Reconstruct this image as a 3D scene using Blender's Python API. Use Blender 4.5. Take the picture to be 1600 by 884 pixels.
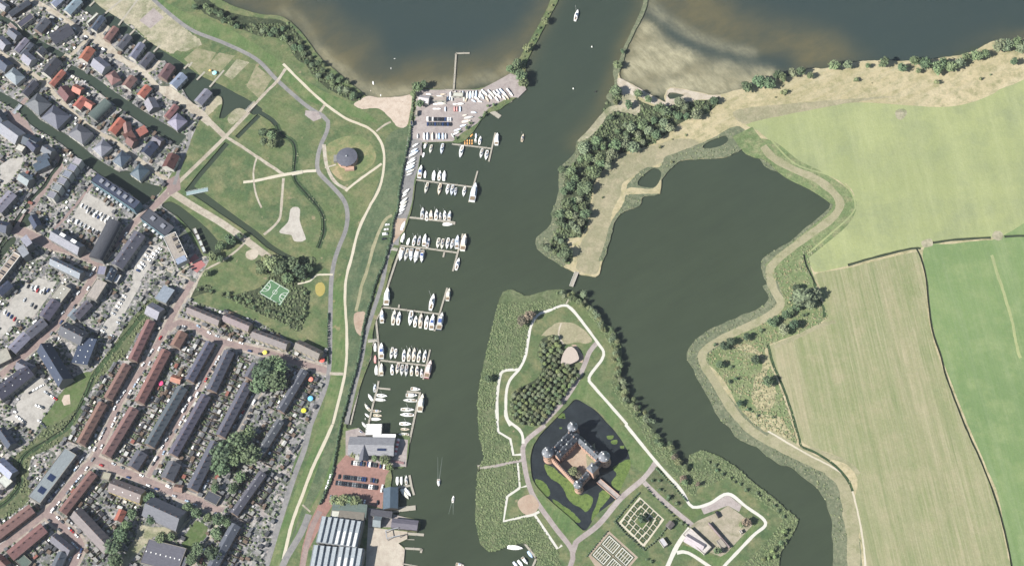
import bpy, bmesh, math, random
import numpy as np
from mathutils import Vector, Matrix, noise, geometry
R = math.radians
random.seed(7)
sc = bpy.context.scene
for o in list(bpy.data.objects): bpy.data.objects.remove(o)
col = sc.collection

# ---------------------------------------------------------------- camera
HF = R(30.0); TH = math.tan(HF/2)
CAMD = 1790.0
CP = Vector((0.10, -0.45, 0.885)).normalized()*CAMD
FW = (-CP).normalized()
UP = (Vector((0, 1, 0)) - FW*FW.y).normalized()
RT = FW.cross(UP).normalized()
cd = bpy.data.cameras.new('camera'); cam = bpy.data.objects.new('camera', cd); col.objects.link(cam)
m3 = Matrix((RT, UP, -FW)).transposed()
cam.matrix_world = Matrix.Translation(CP) @ m3.to_4x4()
cd.sensor_fit = 'HORIZONTAL'; cd.angle = HF; cd.clip_start = 10; cd.clip_end = 60000
sc.camera = cam

# ---------------------------------------------------------------- light
SUN_EL, SUN_AZ = 41.0, 206.0          # azimuth of the sun, counter-clockwise from +X
w = bpy.data.worlds.new('World'); sc.world = w; w.use_nodes = True
nt = w.node_tree; bg = nt.nodes['Background']; sky = nt.nodes.new('ShaderNodeTexSky')
sky.sky_type = 'NISHITA'; sky.sun_disc = False; sky.sun_elevation = R(SUN_EL)
sky.sun_rotation = R((90-SUN_AZ) % 360); sky.altitude = 0
sky.air_density = 1.3; sky.dust_density = 1.0; sky.ozone_density = 1.5
nt.links.new(sky.outputs[0], bg.inputs[0]); bg.inputs[1].default_value = 0.06
sd = bpy.data.lights.new('sun', 'SUN'); sun = bpy.data.objects.new('sun', sd); col.objects.link(sun)
sd.energy = 5.0; sd.angle = R(0.55); sd.color = (1.0, 0.955, 0.88)
ld = Vector((-math.cos(R(SUN_AZ))*math.cos(R(SUN_EL)), -math.sin(R(SUN_AZ))*math.cos(R(SUN_EL)), -math.sin(R(SUN_EL))))
sun.rotation_euler = ld.to_track_quat('-Z', 'Y').to_euler(); sun.location = (-600, -300, 900)
sc.view_settings.view_transform = 'Standard'; sc.view_settings.look = 'None'
sc.view_settings.gamma = 1; sc.view_settings.use_curve_mapping = False
sc.view_settings.exposure = 1.08
KEXP = 2.2
sc.cycles.max_bounces = 5; sc.cycles.diffuse_bounces = 3; sc.cycles.volume_bounces = 0

# ---------------------------------------------------------------- map helpers: tiles of the survey map -> metres
GZ = 1.0     # land level above the water
TILES = {'A': (0, 0, 4), 'B': (0, 221, 4), 'C': (0, 442, 4), 'D': (0, 663, 4), 'E': (400, 0, 4), 'F': (400, 221, 4),
         'G': (400, 442, 4), 'H': (400, 663, 4), 'I': (800, 0, 4), 'J': (800, 221, 4), 'K': (740, 442, 4), 'L': (740, 640, 3.623),
         'M': (950, 663, 4), 'N': (1200, 0, 4), 'O': (1200, 221, 4), 'P': (1080, 442, 4), 'Q': (1200, 663, 4),
         'a': (600, 140, 8), 'b': (590, 340, 8), 'c': (540, 580, 8), 'd': (500, 690, 8), 'e': (0, 220, 8), 'f': (0, 330, 8), 'g': (0, 600, 8),
         'k': (830, 640, 5.2), 'X': (0, 0, 1)}
def T(t, x, y):
    a, b, s = TILES[t]; return (a+x/s, b+y/s)
def at(px, py, z=GZ):
    d = FW + RT*((px-800)/800*TH) + UP*((442-py)/800*TH)
    t = (z-CP.z)/d.z
    p = CP + d*t
    return Vector((p.x, p.y, z))
def TT(t, pts, z=GZ):
    """list of numbers or of mixed (tile letter, x, y) -> world points"""
    out = []
    for p in pts:
        if len(p) == 3: t = p[0]; p = p[1:]
        out.append(at(*T(t, *p), z))
    return out
def P(t, x, y, z=GZ): return at(*T(t, x, y), z)

def srgb(r, g, b, k=None):
    f = lambda c: (c/12.92 if c <= .04045 else ((c+.055)/1.055)**2.4)
    k = KEXP if k is None else k
    return tuple(min(.9, f(v/255)/k) for v in (r, g, b))+(1,)

# ---------------------------------------------------------------- materials
MATS = {}
def nodes_of(name):
    m = bpy.data.materials.new(name); m.use_nodes = True
    n = m.node_tree.nodes; l = m.node_tree.links
    return m, n, l, n['Principled BSDF']
def tex_vec(n, l, rot=0, sc_=(1, 1, 1)):
    g = n.new('ShaderNodeNewGeometry'); mp = n.new('ShaderNodeMapping'); mp.vector_type = 'POINT'
    r = n.new('ShaderNodeVectorRotate'); r.rotation_type = 'Z_AXIS'; r.inputs['Angle'].default_value = rot
    l.new(g.outputs['Position'], r.inputs['Vector']); l.new(r.outputs[0], mp.inputs['Vector'])
    mp.inputs['Scale'].default_value = sc_
    return mp.outputs[0]
def noise_n(n, l, vec, scale, detail=3, rough=.6):
    t = n.new('ShaderNodeTexNoise'); t.inputs['Scale'].default_value = scale; t.inputs['Detail'].default_value = detail
    t.inputs['Roughness'].default_value = rough; l.new(vec, t.inputs['Vector']); return t.outputs['Fac']
def ramp(n, l, fac, stops):
    r = n.new('ShaderNodeValToRGB'); e = r.color_ramp.elements
    e[0].position, e[0].color = stops[0]; e[1].position, e[1].color = stops[-1]
    for p, c in stops[1:-1]:
        x = e.new(p); x.color = c
    l.new(fac, r.inputs[0]); return r.outputs[0]
def mixc(n, l, fac, a, b, mode='MIX'):
    m = n.new('ShaderNodeMix'); m.data_type = 'RGBA'; m.blend_type = mode
    for i, v in ((0, fac), (6, a), (7, b)):
        if hasattr(v, 'links') or hasattr(v, 'is_linked'): l.new(v, m.inputs[i])
        else: m.inputs[i].default_value = v
    return m.outputs[2]
def ground(name, c1, c2, c3=None, s1=.012, s2=.12, streak=None, fine=.18, rough=.95, spots=None):
    """layered noise ground: broad patches c1/c2, medium patches c3, fine mottling, optional streaks (angle, scale, stretch, strength, colour)"""
    m, n, l, b = nodes_of(name)
    v = tex_vec(n, l)
    base = ramp(n, l, noise_n(n, l, v, s1, 4, .65), [(.36, c1), (.64, c2)])
    if c3: base = mixc(n, l, ramp(n, l, noise_n(n, l, v, s2, 4, .7), [(.45, (0, 0, 0, 1)), (.68, (1, 1, 1, 1))]), base, c3)
    if streak:
        for (ang, sx, sy, st, cc) in streak:
            sv = tex_vec(n, l, ang, (sx, sy, 1))
            base = mixc(n, l, ramp(n, l, noise_n(n, l, sv, 1, 4, .75), [(.45, (0, 0, 0, 1)), (.45+.3, (st, st, st, 1))]), base, cc)
    if spots:
        thr, ss, cc = spots
        base = mixc(n, l, ramp(n, l, noise_n(n, l, v, ss, 2, .5), [(thr, (0, 0, 0, 1)), (thr+.04, (1, 1, 1, 1))]), base, cc)
    f = ramp(n, l, noise_n(n, l, v, .55, 5, .8), [(.3, (1-fine*1.6,)*3+(1,)), (.7, (1+fine,)*3+(1,))])
    base = mixc(n, l, 1.0, base, f, 'MULTIPLY')
    l.new(base, b.inputs['Base Color']); b.inputs['Roughness'].default_value = rough; b.inputs['Specular IOR Level'].default_value = .15
    bp = n.new('ShaderNodeBump'); bp.inputs['Strength'].default_value = .5; bp.inputs['Distance'].default_value = .5
    l.new(noise_n(n, l, v, .4, 4, .7), bp.inputs['Height']); l.new(bp.outputs[0], b.inputs['Normal'])
    return m
def plain(name, c, rough=.7, var=.2, s=.5, spec=.3, bump=0, metal=0):
    if name in MATS: return MATS[name]
    m, n, l, b = nodes_of(name); v = tex_vec(n, l)
    lo = tuple(x*(1-var) for x in c[:3])+(1,); hi = tuple(min(1, x*(1+var)) for x in c[:3])+(1,)
    l.new(ramp(n, l, noise_n(n, l, v, s, 4, .7), [(.3, lo), (.7, hi)]), b.inputs['Base Color'])
    b.inputs['Roughness'].default_value = rough; b.inputs['Specular IOR Level'].default_value = spec; b.inputs['Metallic'].default_value = metal
    MATS[name] = m; return m
def objcol(name, rough=.5, spec=.4, var=.15, s=.6):
    """colour comes from each object's own colour"""
    m, n, l, b = nodes_of(name); v = tex_vec(n, l)
    oi = n.new('ShaderNodeObjectInfo')
    f = ramp(n, l, noise_n(n, l, v, s, 4, .75), [(.3, (1-var,)*3+(1,)), (.7, (1+var,)*3+(1,))])
    l.new(mixc(n, l, 1.0, oi.outputs['Color'], f, 'MULTIPLY'), b.inputs['Base Color'])
    b.inputs['Roughness'].default_value = rough; b.inputs['Specular IOR Level'].default_value = spec
    return m

# ---------------------------------------------------------------- object helpers
def tag(o, label=None, cat=None, group=None, kind=None):
    if label: o['label'] = label
    if cat: o['category'] = cat
    if group: o['group'] = group
    if kind: o['kind'] = kind
    return o
def empty(name, loc, rz=0):
    o = bpy.data.objects.new(name, None); col.objects.link(o); o.location = loc; o.rotation_euler = (0, 0, rz); o.empty_display_size = .5
    return o
def link(name, me, parent=None, loc=None, rz=0, color=None, scale=None):
    o = bpy.data.objects.new(name, me); col.objects.link(o)
    if parent: o.parent = parent
    if loc is not None: o.location = loc
    if rz: o.rotation_euler = (0, 0, rz)
    if color: o.color = color
    if scale: o.scale = scale
    return o
class MB:
    def __init__(s): s.v = []; s.f = []; s.m = []
    def add(s, vs, fs, mi=0):
        k = len(s.v); s.v += [tuple(v) for v in vs]
        for f in fs: s.f.append([i+k for i in f]); s.m.append(mi)
        return s
    def box(s, x0, x1, y0, y1, z0, z1, mi=0, rz=0, c=(0, 0)):
        vs = [(x, y, z) for z in (z0, z1) for (x, y) in ((x0, y0), (x1, y0), (x1, y1), (x0, y1))]
        if rz:
            ca, sa = math.cos(rz), math.sin(rz)
            vs = [(c[0]+(x-c[0])*ca-(y-c[1])*sa, c[1]+(x-c[0])*sa+(y-c[1])*ca, z) for x, y, z in vs]
        return s.add(vs, [(0, 3, 2, 1), (4, 5, 6, 7), (0, 1, 5, 4), (1, 2, 6, 5), (2, 3, 7, 6), (3, 0, 4, 7)], mi)
    def prism(s, pts, z0, z1, mi=0, mt=None):
        n = len(pts)
        a = sum(pts[i][0]*pts[(i+1) % n][1]-pts[(i+1) % n][0]*pts[i][1] for i in range(n))
        if a < 0: pts = pts[::-1]
        vs = [(p[0], p[1], z0) for p in pts]+[(p[0], p[1], z1) for p in pts]
        s.add(vs, [tuple(range(n))[::-1]]+[(i, (i+1) % n, n+(i+1) % n, n+i) for i in range(n)], mi)
        s.add(vs[n:], [tuple(range(n))], mi if mt is None else mt)
        return s
    def lathe(s, prof, n=20, mi=0, c=(0, 0)):
        vs = [(c[0]+r*math.cos(2*math.pi*i/n), c[1]+r*math.sin(2*math.pi*i/n), z) for r, z in prof for i in range(n)]
        fs = [(j*n+i, j*n+(i+1) % n, (j+1)*n+(i+1) % n, (j+1)*n+i) for j in range(len(prof)-1) for i in range(n)]
        s.add(vs, fs, mi)
        s.add(vs[-n:], [tuple(range(n))], mi)
        return s
    def tube(s, a, b, r, n=6, mi=0):
        a = Vector(a); b = Vector(b); d = (b-a).normalized(); u = d.orthogonal().normalized(); w_ = d.cross(u)
        vs = [p+(u*math.cos(2*math.pi*i/n)+w_*math.sin(2*math.pi*i/n))*rr for p, rr in ((a, r), (b, r*.8)) for i in range(n)]
        s.add(vs, [(i, (i+1) % n, n+(i+1) % n, n+i) for i in range(n)]+[tuple(range(n))[::-1], tuple(range(n, 2*n))], mi)
        return s
    def mesh(s, name, mats, smooth=False):
        me = bpy.data.meshes.new(name); me.from_pydata(s.v, [], s.f)
        for m in (mats if isinstance(mats, (list, tuple)) else [mats]): me.materials.append(m)
        me.polygons.foreach_set('material_index', s.m)
        if smooth: me.polygons.foreach_set('use_smooth', [True]*len(s.f))
        me.update(); return me
    def build(s, name, mats, parent=None, **k): return link(name, s.mesh(name, mats, k.pop('smooth', False)), parent, **k)
ORD = ['first', 'second', 'third', 'fourth', 'fifth', 'sixth', 'seventh', 'eighth', 'ninth', 'tenth', 'eleventh', 'twelfth', 'thirteenth', 'fourteenth',
       'fifteenth', 'sixteenth', 'seventeenth', 'eighteenth', 'nineteenth', 'twentieth']
def ordw(i):
    if i >= 99: return 'hundred-and-'+ordw(i-100) if i > 99 else 'hundredth'
    if i < 20: return ORD[i]
    t = ['twenty', 'thirty', 'forty', 'fifty', 'sixty', 'seventy', 'eighty', 'ninety'][(i+1)//10-2]
    r = (i+1) % 10
    return (t+'-'+ORD[r-1]) if r else {'twenty': 'twentieth', 'thirty': 'thirtieth', 'forty': 'fortieth', 'fifty': 'fiftieth', 'sixty': 'sixtieth',
                                       'seventy': 'seventieth', 'eighty': 'eightieth', 'ninety': 'ninetieth'}[t]
def inpoly(pts, x, y):
    c = False; n = len(pts); j = n-1
    for i in range(n):
        xi, yi = pts[i][0], pts[i][1]; xj, yj = pts[j][0], pts[j][1]
        if (yi > y) != (yj > y) and x < (xj-xi)*(y-yi)/(yj-yi)+xi: c = not c
        j = i
    return c
# ================================================================ the ground: a planar partition of the land (anything unclaimed is water)
C_ = srgb
GM = {
 'park': ground('park_grass', C_(94,120,82), C_(120,138,92), C_(154,154,114), s1=.018, s2=.06, streak=[(.5, .02, .12, .4, C_(158,158,124)), (-.6, .25, .02, .35, C_(96,122,88))], fine=.22, spots=(.7, .09, C_(168,160,128))),
 'dike': ground('dike_grass', C_(94,128,78), C_(118,144,92), C_(146,154,110), s1=.02, s2=.05, streak=[(.2, .3, .015, .6, C_(150,162,116)), (.2, .12, .012, .5, C_(100,124,84))], fine=.2, spots=(.72, .07, C_(174,164,126))),
 'long': ground('long_grass_slope_shade', C_(92,114,86), C_(112,130,98), C_(136,144,112), s1=.02, s2=.08, fine=.24, streak=[(.2, .3, .02, .5, C_(126,140,108))]),  # long grass, its colour also darkened to paint the dike's shaded slope
 'rough': ground('rough_grass', C_(96,110,80), C_(114,126,92), C_(142,144,112), s2=.2, fine=.25),
 'scrub': ground('scrub_ground', C_(66,78,60), C_(88,100,76), C_(108,116,88), s2=.2, fine=.35),
 'reed': ground('reed_bed', C_(100,122,84), C_(124,138,100), C_(146,152,118), s1=.03, s2=.08, fine=.34, streak=[(.3, .08, .5, .4, C_(92,108,80))]),
 'fringe': ground('bank_reeds', C_(118,130,104), C_(138,146,118), C_(158,160,132), s2=.3, fine=.3),
 'dry': ground('dry_grass', C_(200,190,150), C_(224,210,172), C_(170,168,126), s1=.02, fine=.14, streak=[(-.45, .015, .12, .5, C_(234,222,194))]),
 'mound': ground('mound_grass', C_(128,146,100), C_(150,160,112), C_(184,172,132), s1=.05, s2=.05, fine=.2, spots=(.64, .05, C_(196,180,142))),
 'tip': ground('dry_tip', C_(162,162,130), C_(184,178,146), C_(200,190,160), s2=.08, fine=.16, streak=[(-1.2, .015, .2, .4, C_(196,186,158))]),
 'dikepath': ground('dike_top', C_(178,174,140), C_(194,188,156), C_(164,166,128), s2=.1, fine=.12),
 'field1': ground('field_pale', C_(172,182,130), C_(190,198,142), C_(166,176,132), s1=.006, s2=.03, fine=.07, streak=[(-.1, .06, .006, .5, C_(208,214,162)), (1.4, .05, .006, .3, C_(166,180,130)), (-.12, .35, .004, .25, C_(160,174,124))]),
 'field2': ground('field_mown', C_(150,162,114), C_(166,172,126), C_(184,180,142), s1=.006, s2=.04, fine=.09, streak=[(-.13, .035, .0022, .8, C_(196,186,154)), (-.13, .16, .006, .55, C_(210,200,168)), (-.13, .09, .004, .8, C_(140,156,108)), (-.13, .7, .012, .55, C_(218,208,176)), (-.13, .45, .01, .5, C_(136,150,102))]),
 'field3': ground('field_green', C_(130,158,104), C_(142,168,112), C_(156,176,122), s1=.008, s2=.05, fine=.06, streak=[(-.13, .15, .005, .4, C_(172,188,146)), (-.13, .6, .004, .3, C_(118,144,100))]),
 'marsh': ground('marsh_grass', C_(126,148,100), C_(142,160,112), C_(168,172,130), s2=.1, fine=.3),
 'deadreed': ground('dead_reeds', C_(196,188,148), C_(220,210,170), C_(136,142,104), s2=.4, fine=.35),
 'town': None,
 'lawn': ground('lawn', C_(98,122,74), C_(116,136,88), C_(132,140,104), s2=.15, fine=.2),
 'brick': ground('brick_paving', C_(172,152,148), C_(188,168,162), C_(158,142,140), s2=.2, fine=.1),
 'redbrick': ground('red_brick_paving', C_(178,138,128), C_(194,156,146), C_(164,130,122), s2=.2, fine=.1),
 'light': ground('light_road_surface', C_(204,194,176), C_(226,218,202), C_(186,174,158), s2=.15, fine=.12),
 'pave': ground('pavement_slabs', C_(196,184,172), C_(212,202,190), C_(172,160,150), s2=.3, fine=.15),
 'parking': ground('parking_surface', C_(204,200,192), C_(218,214,208), C_(188,184,178), s2=.15, fine=.08),
 'asphalt': ground('asphalt', C_(158,157,156), C_(174,172,170), C_(144,144,146), s2=.15, fine=.1),
 'yard': ground('yard_paving', C_(190,180,176), C_(206,196,192), C_(178,166,164), s2=.15, fine=.1),
 'concrete': ground('concrete_slab', C_(216,206,190), C_(232,222,206), C_(202,188,174), s2=.08, fine=.08, streak=[(.1, .02, .3, .3, C_(206,194,180))]),
 'cream': ground('shell_path', C_(228,218,194), C_(240,232,212), None, fine=.08),
 'white': ground('white_gravel_path', C_(238,236,224), C_(248,246,238), None, fine=.06),
 'sandy': ground('bare_sandy_soil', C_(204,196,170), C_(138,148,110), C_(224,214,190), s1=.035, s2=.09, fine=.2, streak=[(-.55, .03, .2, .6, C_(180,172,150))]),
 'plot': ground('garden_plot', C_(186,178,150), C_(162,162,126), C_(140,148,110), s1=.03, fine=.15),
 'sand': ground('beach_sand', C_(226,208,190), C_(236,220,204), C_(214,196,178), s2=.2, fine=.08, spots=(.72, .3, C_(160,140,128))),
 'wetsand': ground('wet_sand', C_(220,208,190), C_(234,224,208), C_(192,180,156), s2=.1, fine=.1),
 'yardg': ground('castle_yard_gravel', C_(186,176,156), C_(204,194,174), C_(160,158,130), s1=.05, s2=.12, fine=.12),
 'redsoil': ground('courtyard_gravel', C_(206,184,164), C_(216,196,176), C_(196,170,150), fine=.08),
 'whitesand': ground('playground_sand', C_(218,212,202), C_(228,222,212), C_(200,192,182), s2=.15, fine=.08),
 'yellowsand': ground('yellow_sand', C_(190,176,100), C_(204,188,116), None, fine=.1),
 'garden': ground('castle_garden_soil', C_(196,178,160), C_(208,192,174), C_(184,166,148), fine=.08),
 'court': ground('sports_court_surface', C_(106,146,108), C_(114,154,116), None, fine=.04),
 'bed': ground('hedge_parterre', C_(96,104,74), C_(116,122,86), C_(160,150,120), s2=.5, fine=.3),
 'ditch': ground('ditch_vegetation', C_(62,84,62), C_(80,104,72), C_(96,118,80), s2=.2, fine=.3),
 'redroad': ground('coloured_court', C_(196,128,128), C_(206,140,138), None, fine=.06),
}
def townmat():
    m, n, l, b = nodes_of('garden_ground'); v = tex_vec(n, l)
    rv = tex_vec(n, l, -1.05)
    def vor(sc_, seedoff):
        t = n.new('ShaderNodeTexVoronoi'); t.distance = 'CHEBYCHEV'; t.inputs['Scale'].default_value = sc_; t.inputs['Randomness'].default_value = .8
        l.new(rv, t.inputs['Vector']); s = n.new('ShaderNodeSeparateColor'); l.new(t.outputs['Color'], s.inputs[0]); return s.outputs[seedoff]
    def steps(fac, st):
        r = n.new('ShaderNodeValToRGB'); r.color_ramp.interpolation = 'CONSTANT'; e = r.color_ramp.elements
        e[0].position, e[0].color = st[0]; e[1].position, e[1].color = st[1]
        for p_, c_ in st[2:]: x = e.new(p_); x.color = c_
        l.new(fac, r.inputs[0]); return r.outputs[0]
    a = steps(vor(.16, 0), [(0, C_(166,164,166)), (.24, C_(108,116,102)), (.36, C_(200,194,188)), (.54, C_(132,132,136)), (.7, C_(96,104,92)), (.78, C_(186,176,172)), (.9, C_(116,126,106))])
    c = steps(vor(.38, 1), [(0, C_(136,136,138)), (.3, C_(92,102,86)), (.46, C_(172,168,168)), (.68, C_(84,88,88)), (.8, C_(212,208,204))])
    base = mixc(n, l, ramp(n, l, noise_n(n, l, v, .25, 3, .7), [(.42, (0, 0, 0, 1)), (.58, (1, 1, 1, 1))]), a, c)
    base = mixc(n, l, 1, base, ramp(n, l, noise_n(n, l, v, .8, 4, .8), [(.3, (.65, .65, .65, 1)), (.7, (1.25, 1.25, 1.25, 1))]), 'MULTIPLY')
    l.new(base, b.inputs['Base Color']); b.inputs['Roughness'].default_value = .95; return m
GM['town'] = townmat()
ZONES = []       # (object name, z, material key, polygon in world xy)
def smooth(pts, closed, step=4.0, amp=0.0):
    pts = [Vector((p.x, p.y)) for p in pts]; n = len(pts); out = []
    rng = range(n if closed else n-1)
    for i in rng:
        g = lambda k: pts[k % n] if closed else pts[max(0, min(n-1, k))]
        p0, p1, p2, p3 = g(i-1), g(i), g(i+1), g(i+2)
        m = max(1, int((p2-p1).length/step))
        for k in range(m):
            t = k/m
            out.append(.5*((2*p1)+(p2-p0)*t+(2*p0-5*p1+4*p2-p3)*t*t+(3*p1-p0-3*p2+p3)*t**3))
    if not closed: out.append(pts[-1])
    if amp:
        nf = lambda p, o: noise.noise((p.x*.11, p.y*.11, 3.3+o))+.7*noise.noise((p.x*.31, p.y*.31, 8+o))+.5*noise.noise((p.x*.8, p.y*.8, 5+o))
        out = [p+Vector((nf(p, 0), nf(p, 30)))*amp for p in out]
    return out
def Z(name, mat, t, pts, z=0.0, nat=0.0, step=2.5):
    w_ = TT(t, pts)
    poly = smooth(w_, True, step, nat) if nat else [Vector((p.x, p.y)) for p in w_]
    ZONES.append((name, GZ+z, mat, poly)); return poly
def S(name, mat, t, pts, width, z=0.01, sm=True, amp=0.0):
    """a strip (road, path, ditch) of a width in metres; width may be a list"""
    if mat in ('cream', 'light', 'dikepath', 'white') and sm and name != 'road': amp = max(amp, .22 if mat != 'white' else .1)
    c = TT(t, pts)
    c = smooth(c, False, 5.0 if not amp else 3.0, amp) if sm else [Vector((p.x, p.y)) for p in c]
    L_, Rr = [], []
    for i, p in enumerate(c):
        d = (c[min(i+1, len(c)-1)]-c[max(i-1, 0)]).normalized(); nn = Vector((-d.y, d.x))
        wd = width if not isinstance(width, (list, tuple)) else width[0]+(width[1]-width[0])*i/(len(c)-1)
        if amp: wd *= 1+.25*noise.noise((p.x*.1, p.y*.1, 5))
        L_.append(p+nn*wd/2); Rr.append(p-nn*wd/2)
    ZONES.append((name, GZ+z, mat, L_+Rr[::-1])); return c
WATER = None
# ---- west land
Z('ground', 'park', 'X', [(332,-60),(340,-10),(355,5),(400,21),(437,25),(457,37),(482,65),(500,90),(530,115),(562,142),(575,152),(595,155),(640,149),(648,137),
  (675,139),(710,140),(750,138),(775,127),(795,118),(803,100),(812,90),(820,76),(838,46),(852,20),(862,-5),(880,-60),(892,-60),(874,-5),(860,24),(847,49),(836,70),(828,85),(822,100),
  (822,118),(826,128),(815,146),(800,157),(780,171),(765,176),(752,188),(738,208),(722,222),(700,222),(657,224),(657,236),(655,258),(650,281),(644,321),(635,353),(625,383),
  (617,401),(607,431),(598,474),(588,499),(582,524),(580,554),(565,597),(550,642),(541,668),(560,668),(572,679),(597,679),(637,680),(640,690),(632,729),(612,728),
  (612,745),(611,762),(622,762),(622,793),(615,797),(612,803),(654,812),(652,830),(636,830),(636,842),(622,849),(632,856),(626,890),(620,960),(-100,960),(-100,-60)], nat=.5)
Z('ground', 'town', 'X', [(-100,-60),(150,-60),(175,-5),(215,50),(262,92),(300,130),(330,160),(315,180),(300,215),(270,268),(245,310),(262,322),(290,360),(318,400),(330,400),(310,440),(300,470),(330,480),(400,500),
  (475,545),(500,548),(514,548),(512,590),(495,650),(460,720),(440,800),(415,884),(400,960),(-100,960)])
# dike on the west side of the river
Z('dike', 'dike', 'X', [(520,442),(523,442),(560,400),(580,340),(598,300),(603,260),(607,215),(640,195),(637,221),(624,320),(612,345),(607,385),(588,442),(575,492),(565,540),(545,610),(530,680),(518,735),(500,770),(470,820),(440,884),(420,900),(440,820),(480,720),(505,640),(516,560)], nat=.3)
Z('dike', 'long', 'X', [(604,215),(640,197),(637,221),(626,300),(612,345),(604,395),(588,442),(575,492),(565,540),(545,610),(530,660),(522,705),(500,765),(470,815),(440,880),(446,860),(470,800),(495,735),(510,690),(522,640),(536,600),(540,545),(540,450),(556,380),(575,325),(596,270)], nat=.3)  # river side of the flat dike: unmown grass with slope shade in its colour
Z('dike', 'dike', 'X', [(232,-10),(290,20),(345,38),(400,70),(450,105),(500,140),(545,160),(590,190),(560,185),(500,165),(470,150),(430,110),(390,85),(330,62),(290,45),(240,10)], nat=.3)
Z('grass_bank', 'scrub', 'X', [(305,-20),(345,14),(400,28),(440,32),(466,52),(490,90),(520,118),(548,142),(566,152),(552,158),(500,130),(480,105),(462,90),(440,62),(400,55),(350,35),(318,20),(290,-20)], nat=1.0)
Z('grass_bank', 'scrub', 'G', [(1350,1400)] and [('F',0,750),('F',180,740),('F',330,720),('F',370,760),('F',300,884),('G',340,80),('G',320,170),('G',270,300),('G',180,260),('G',0,180),('C',1450,110),('C',1300,60),('C',1180,100),('C',1240,20),('C',1400,10),('F',60,884)], nat=.8)
Z('meadow', 'park', 'X', [(332,432),(372,402),(400,412),(420,432),(398,452),(340,462)], nat=.5)
Z('fort_mound', 'mound', 'F', [(450,20),(560,-30),(680,-20),(740,60),(740,130),(660,200),(560,250),(480,200),(440,110)], nat=.4)
Z('bare_soil', 'sandy', 'A', [(590,-10),(850,-10),(960,40),(1030,110),(960,180),(1100,240),(1120,310),(1060,330),(960,280),(860,190),(740,110),(650,60)], nat=2.6, step=2)
Z('bare_soil', 'sandy', 'A', [(1290,730),(1390,620),(1340,600),(1290,650),(1270,700)], nat=2.6, step=2)
Z('bare_soil', 'sandy', 'A', [(1430,740),(1490,670),(1540,700),(1450,780)], nat=2.6, step=2)
Z('allotments', 'plot', 'A', [(1150,370),(1230,300),(1350,330),(1290,430),(1250,470)])
Z('allotments', 'plot', 'A', [(1260,450),(1370,330),(1470,350),(1340,490)])
Z('allotments', 'sandy', 'A', [(1400,470),(1480,370),(1560,390),(1450,500)])
Z('allotments', 'plot', 'E', [(-60,540),(0,410),(100,490),(20,620)])
Z('bare_soil', 'sandy', 'A', [(860,150),(1000,60),(1110,120),(1180,200),(1250,250),(1230,300),(1130,330),(1050,300),(960,260)], nat=2.6, step=2)
Z('bare_soil', 'sandy', 'A', [(640,-20),(930,-20),(1000,50),(960,110),(800,120),(690,60)], nat=2.6, step=2)
Z('gravel_plaza', 'yard', 'A', [(870,130),(960,50),(1025,110),(940,180)])
# beach, boatyard, quay
Z('beach', 'sand', 'E', [(610,655),(640,630),(700,600),(780,612),(900,605),(985,590),(985,630),(965,700),(940,790),(885,792),(835,735),(765,680),(660,682)], nat=.5)
Z('boatyard', 'yard', 'E', [(1000,560),(1100,562),(1240,562),(1400,562),(1500,510),(1590,460),(1650,480),(1690,560),(1640,610),(1580,610),(1450,680),(1385,770),(1290,830),(1230,884),(1030,890),(1040,970),(930,970),(950,850),(1000,730)])
Z('quay_strip', 'asphalt', 'F', [(960,-20),(1040,-5),(1010,180),(990,240),(975,380),(945,480),(905,560),(890,650),(850,640),(860,520),(880,440),(905,280),(930,130)])
Z('gravel_plaza', 'redsoil', 'F', [(870,480),(940,480),(925,560),(870,620),(855,640)])
S('footpath', 'asphalt', 'X', [(613,380),(605,400),(597,442),(580,495),(570,530),(565,560),(552,612),(541,662)], 4.0)
Z('gravel_plaza', 'redsoil', 'G', [(615,190),(650,180),(682,185),(672,260),(665,330),(630,310),(612,250)], nat=.3)
# streets of the new quarter
def road(mat, t, pts, w_, name='road', z=.02, sm=True): return S(name, mat, t, pts, w_, z, sm)
road('light', 'A', [(160,-20),(340,80),(560,230),(720,350),(880,440),(1000,560),(1120,640),(1260,720),(1400,850)], 5.5)
Z('road', 'light', 'A', [(600,260),(700,330),(800,420),(900,470),(960,440),(1010,380),(985,370),(930,430),(860,430),(740,330),(650,230),(720,110),(690,110),(600,220)], z=.02)
Z('road', 'light', 'A', [(1000,540),(1060,540),(1160,610),(1280,700),(1330,760),(1300,790),(1240,740),(1120,660),(1020,600)], z=.02)
road('light', 'A', [(-20,320),(130,410),(280,520),(350,600),(450,700),(600,820),(720,884),(850,985),(1000,1094),(1080,1150)], 4.2)
road('light', 'A', [(560,240),(480,310),(280,520),(190,590)], 4.2)
road('brick', 'A', [(190,590),(90,700),(-20,800)], 5)
Z('road', 'brick', 'A', [(40,690),(110,700),(170,760),(240,884),(150,830),(60,760)], z=.02)
road('brick', 'B', [(1080,290),(970,400),(830,520),(640,745),(560,884),(430,1054),(290,1214),(0,1464)], 6.5)
road('light', 'B', [(1600,-230),(1380,0),(1070,300)], 4.0)
road('brick', 'B', [(-20,540),(130,560),(300,640),(480,690),(640,770)], 9)
road('brick', 'B', [(50,570),(160,460),(310,260),(380,150),(330,60)], 5)
road('brick', 'B', [(590,250),(480,390),(340,550)], 3)
road('light', 'B', [(1060,310),(1200,400),(1400,520),(1600,665),(1700,740)], 7.0)
Z('road', 'brick', 'B', [(1030,250),(1120,200),(1130,300),(1060,340)], z=.02)
road('asphalt', 'B', [(1190,-120),(1180,0),(1140,110),(1090,270)], 3.6)
Z('parking_lot', 'parking', 'B', [(540,320),(720,420),(690,480),(640,570),(440,490),(470,440)], z=.01)
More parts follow.
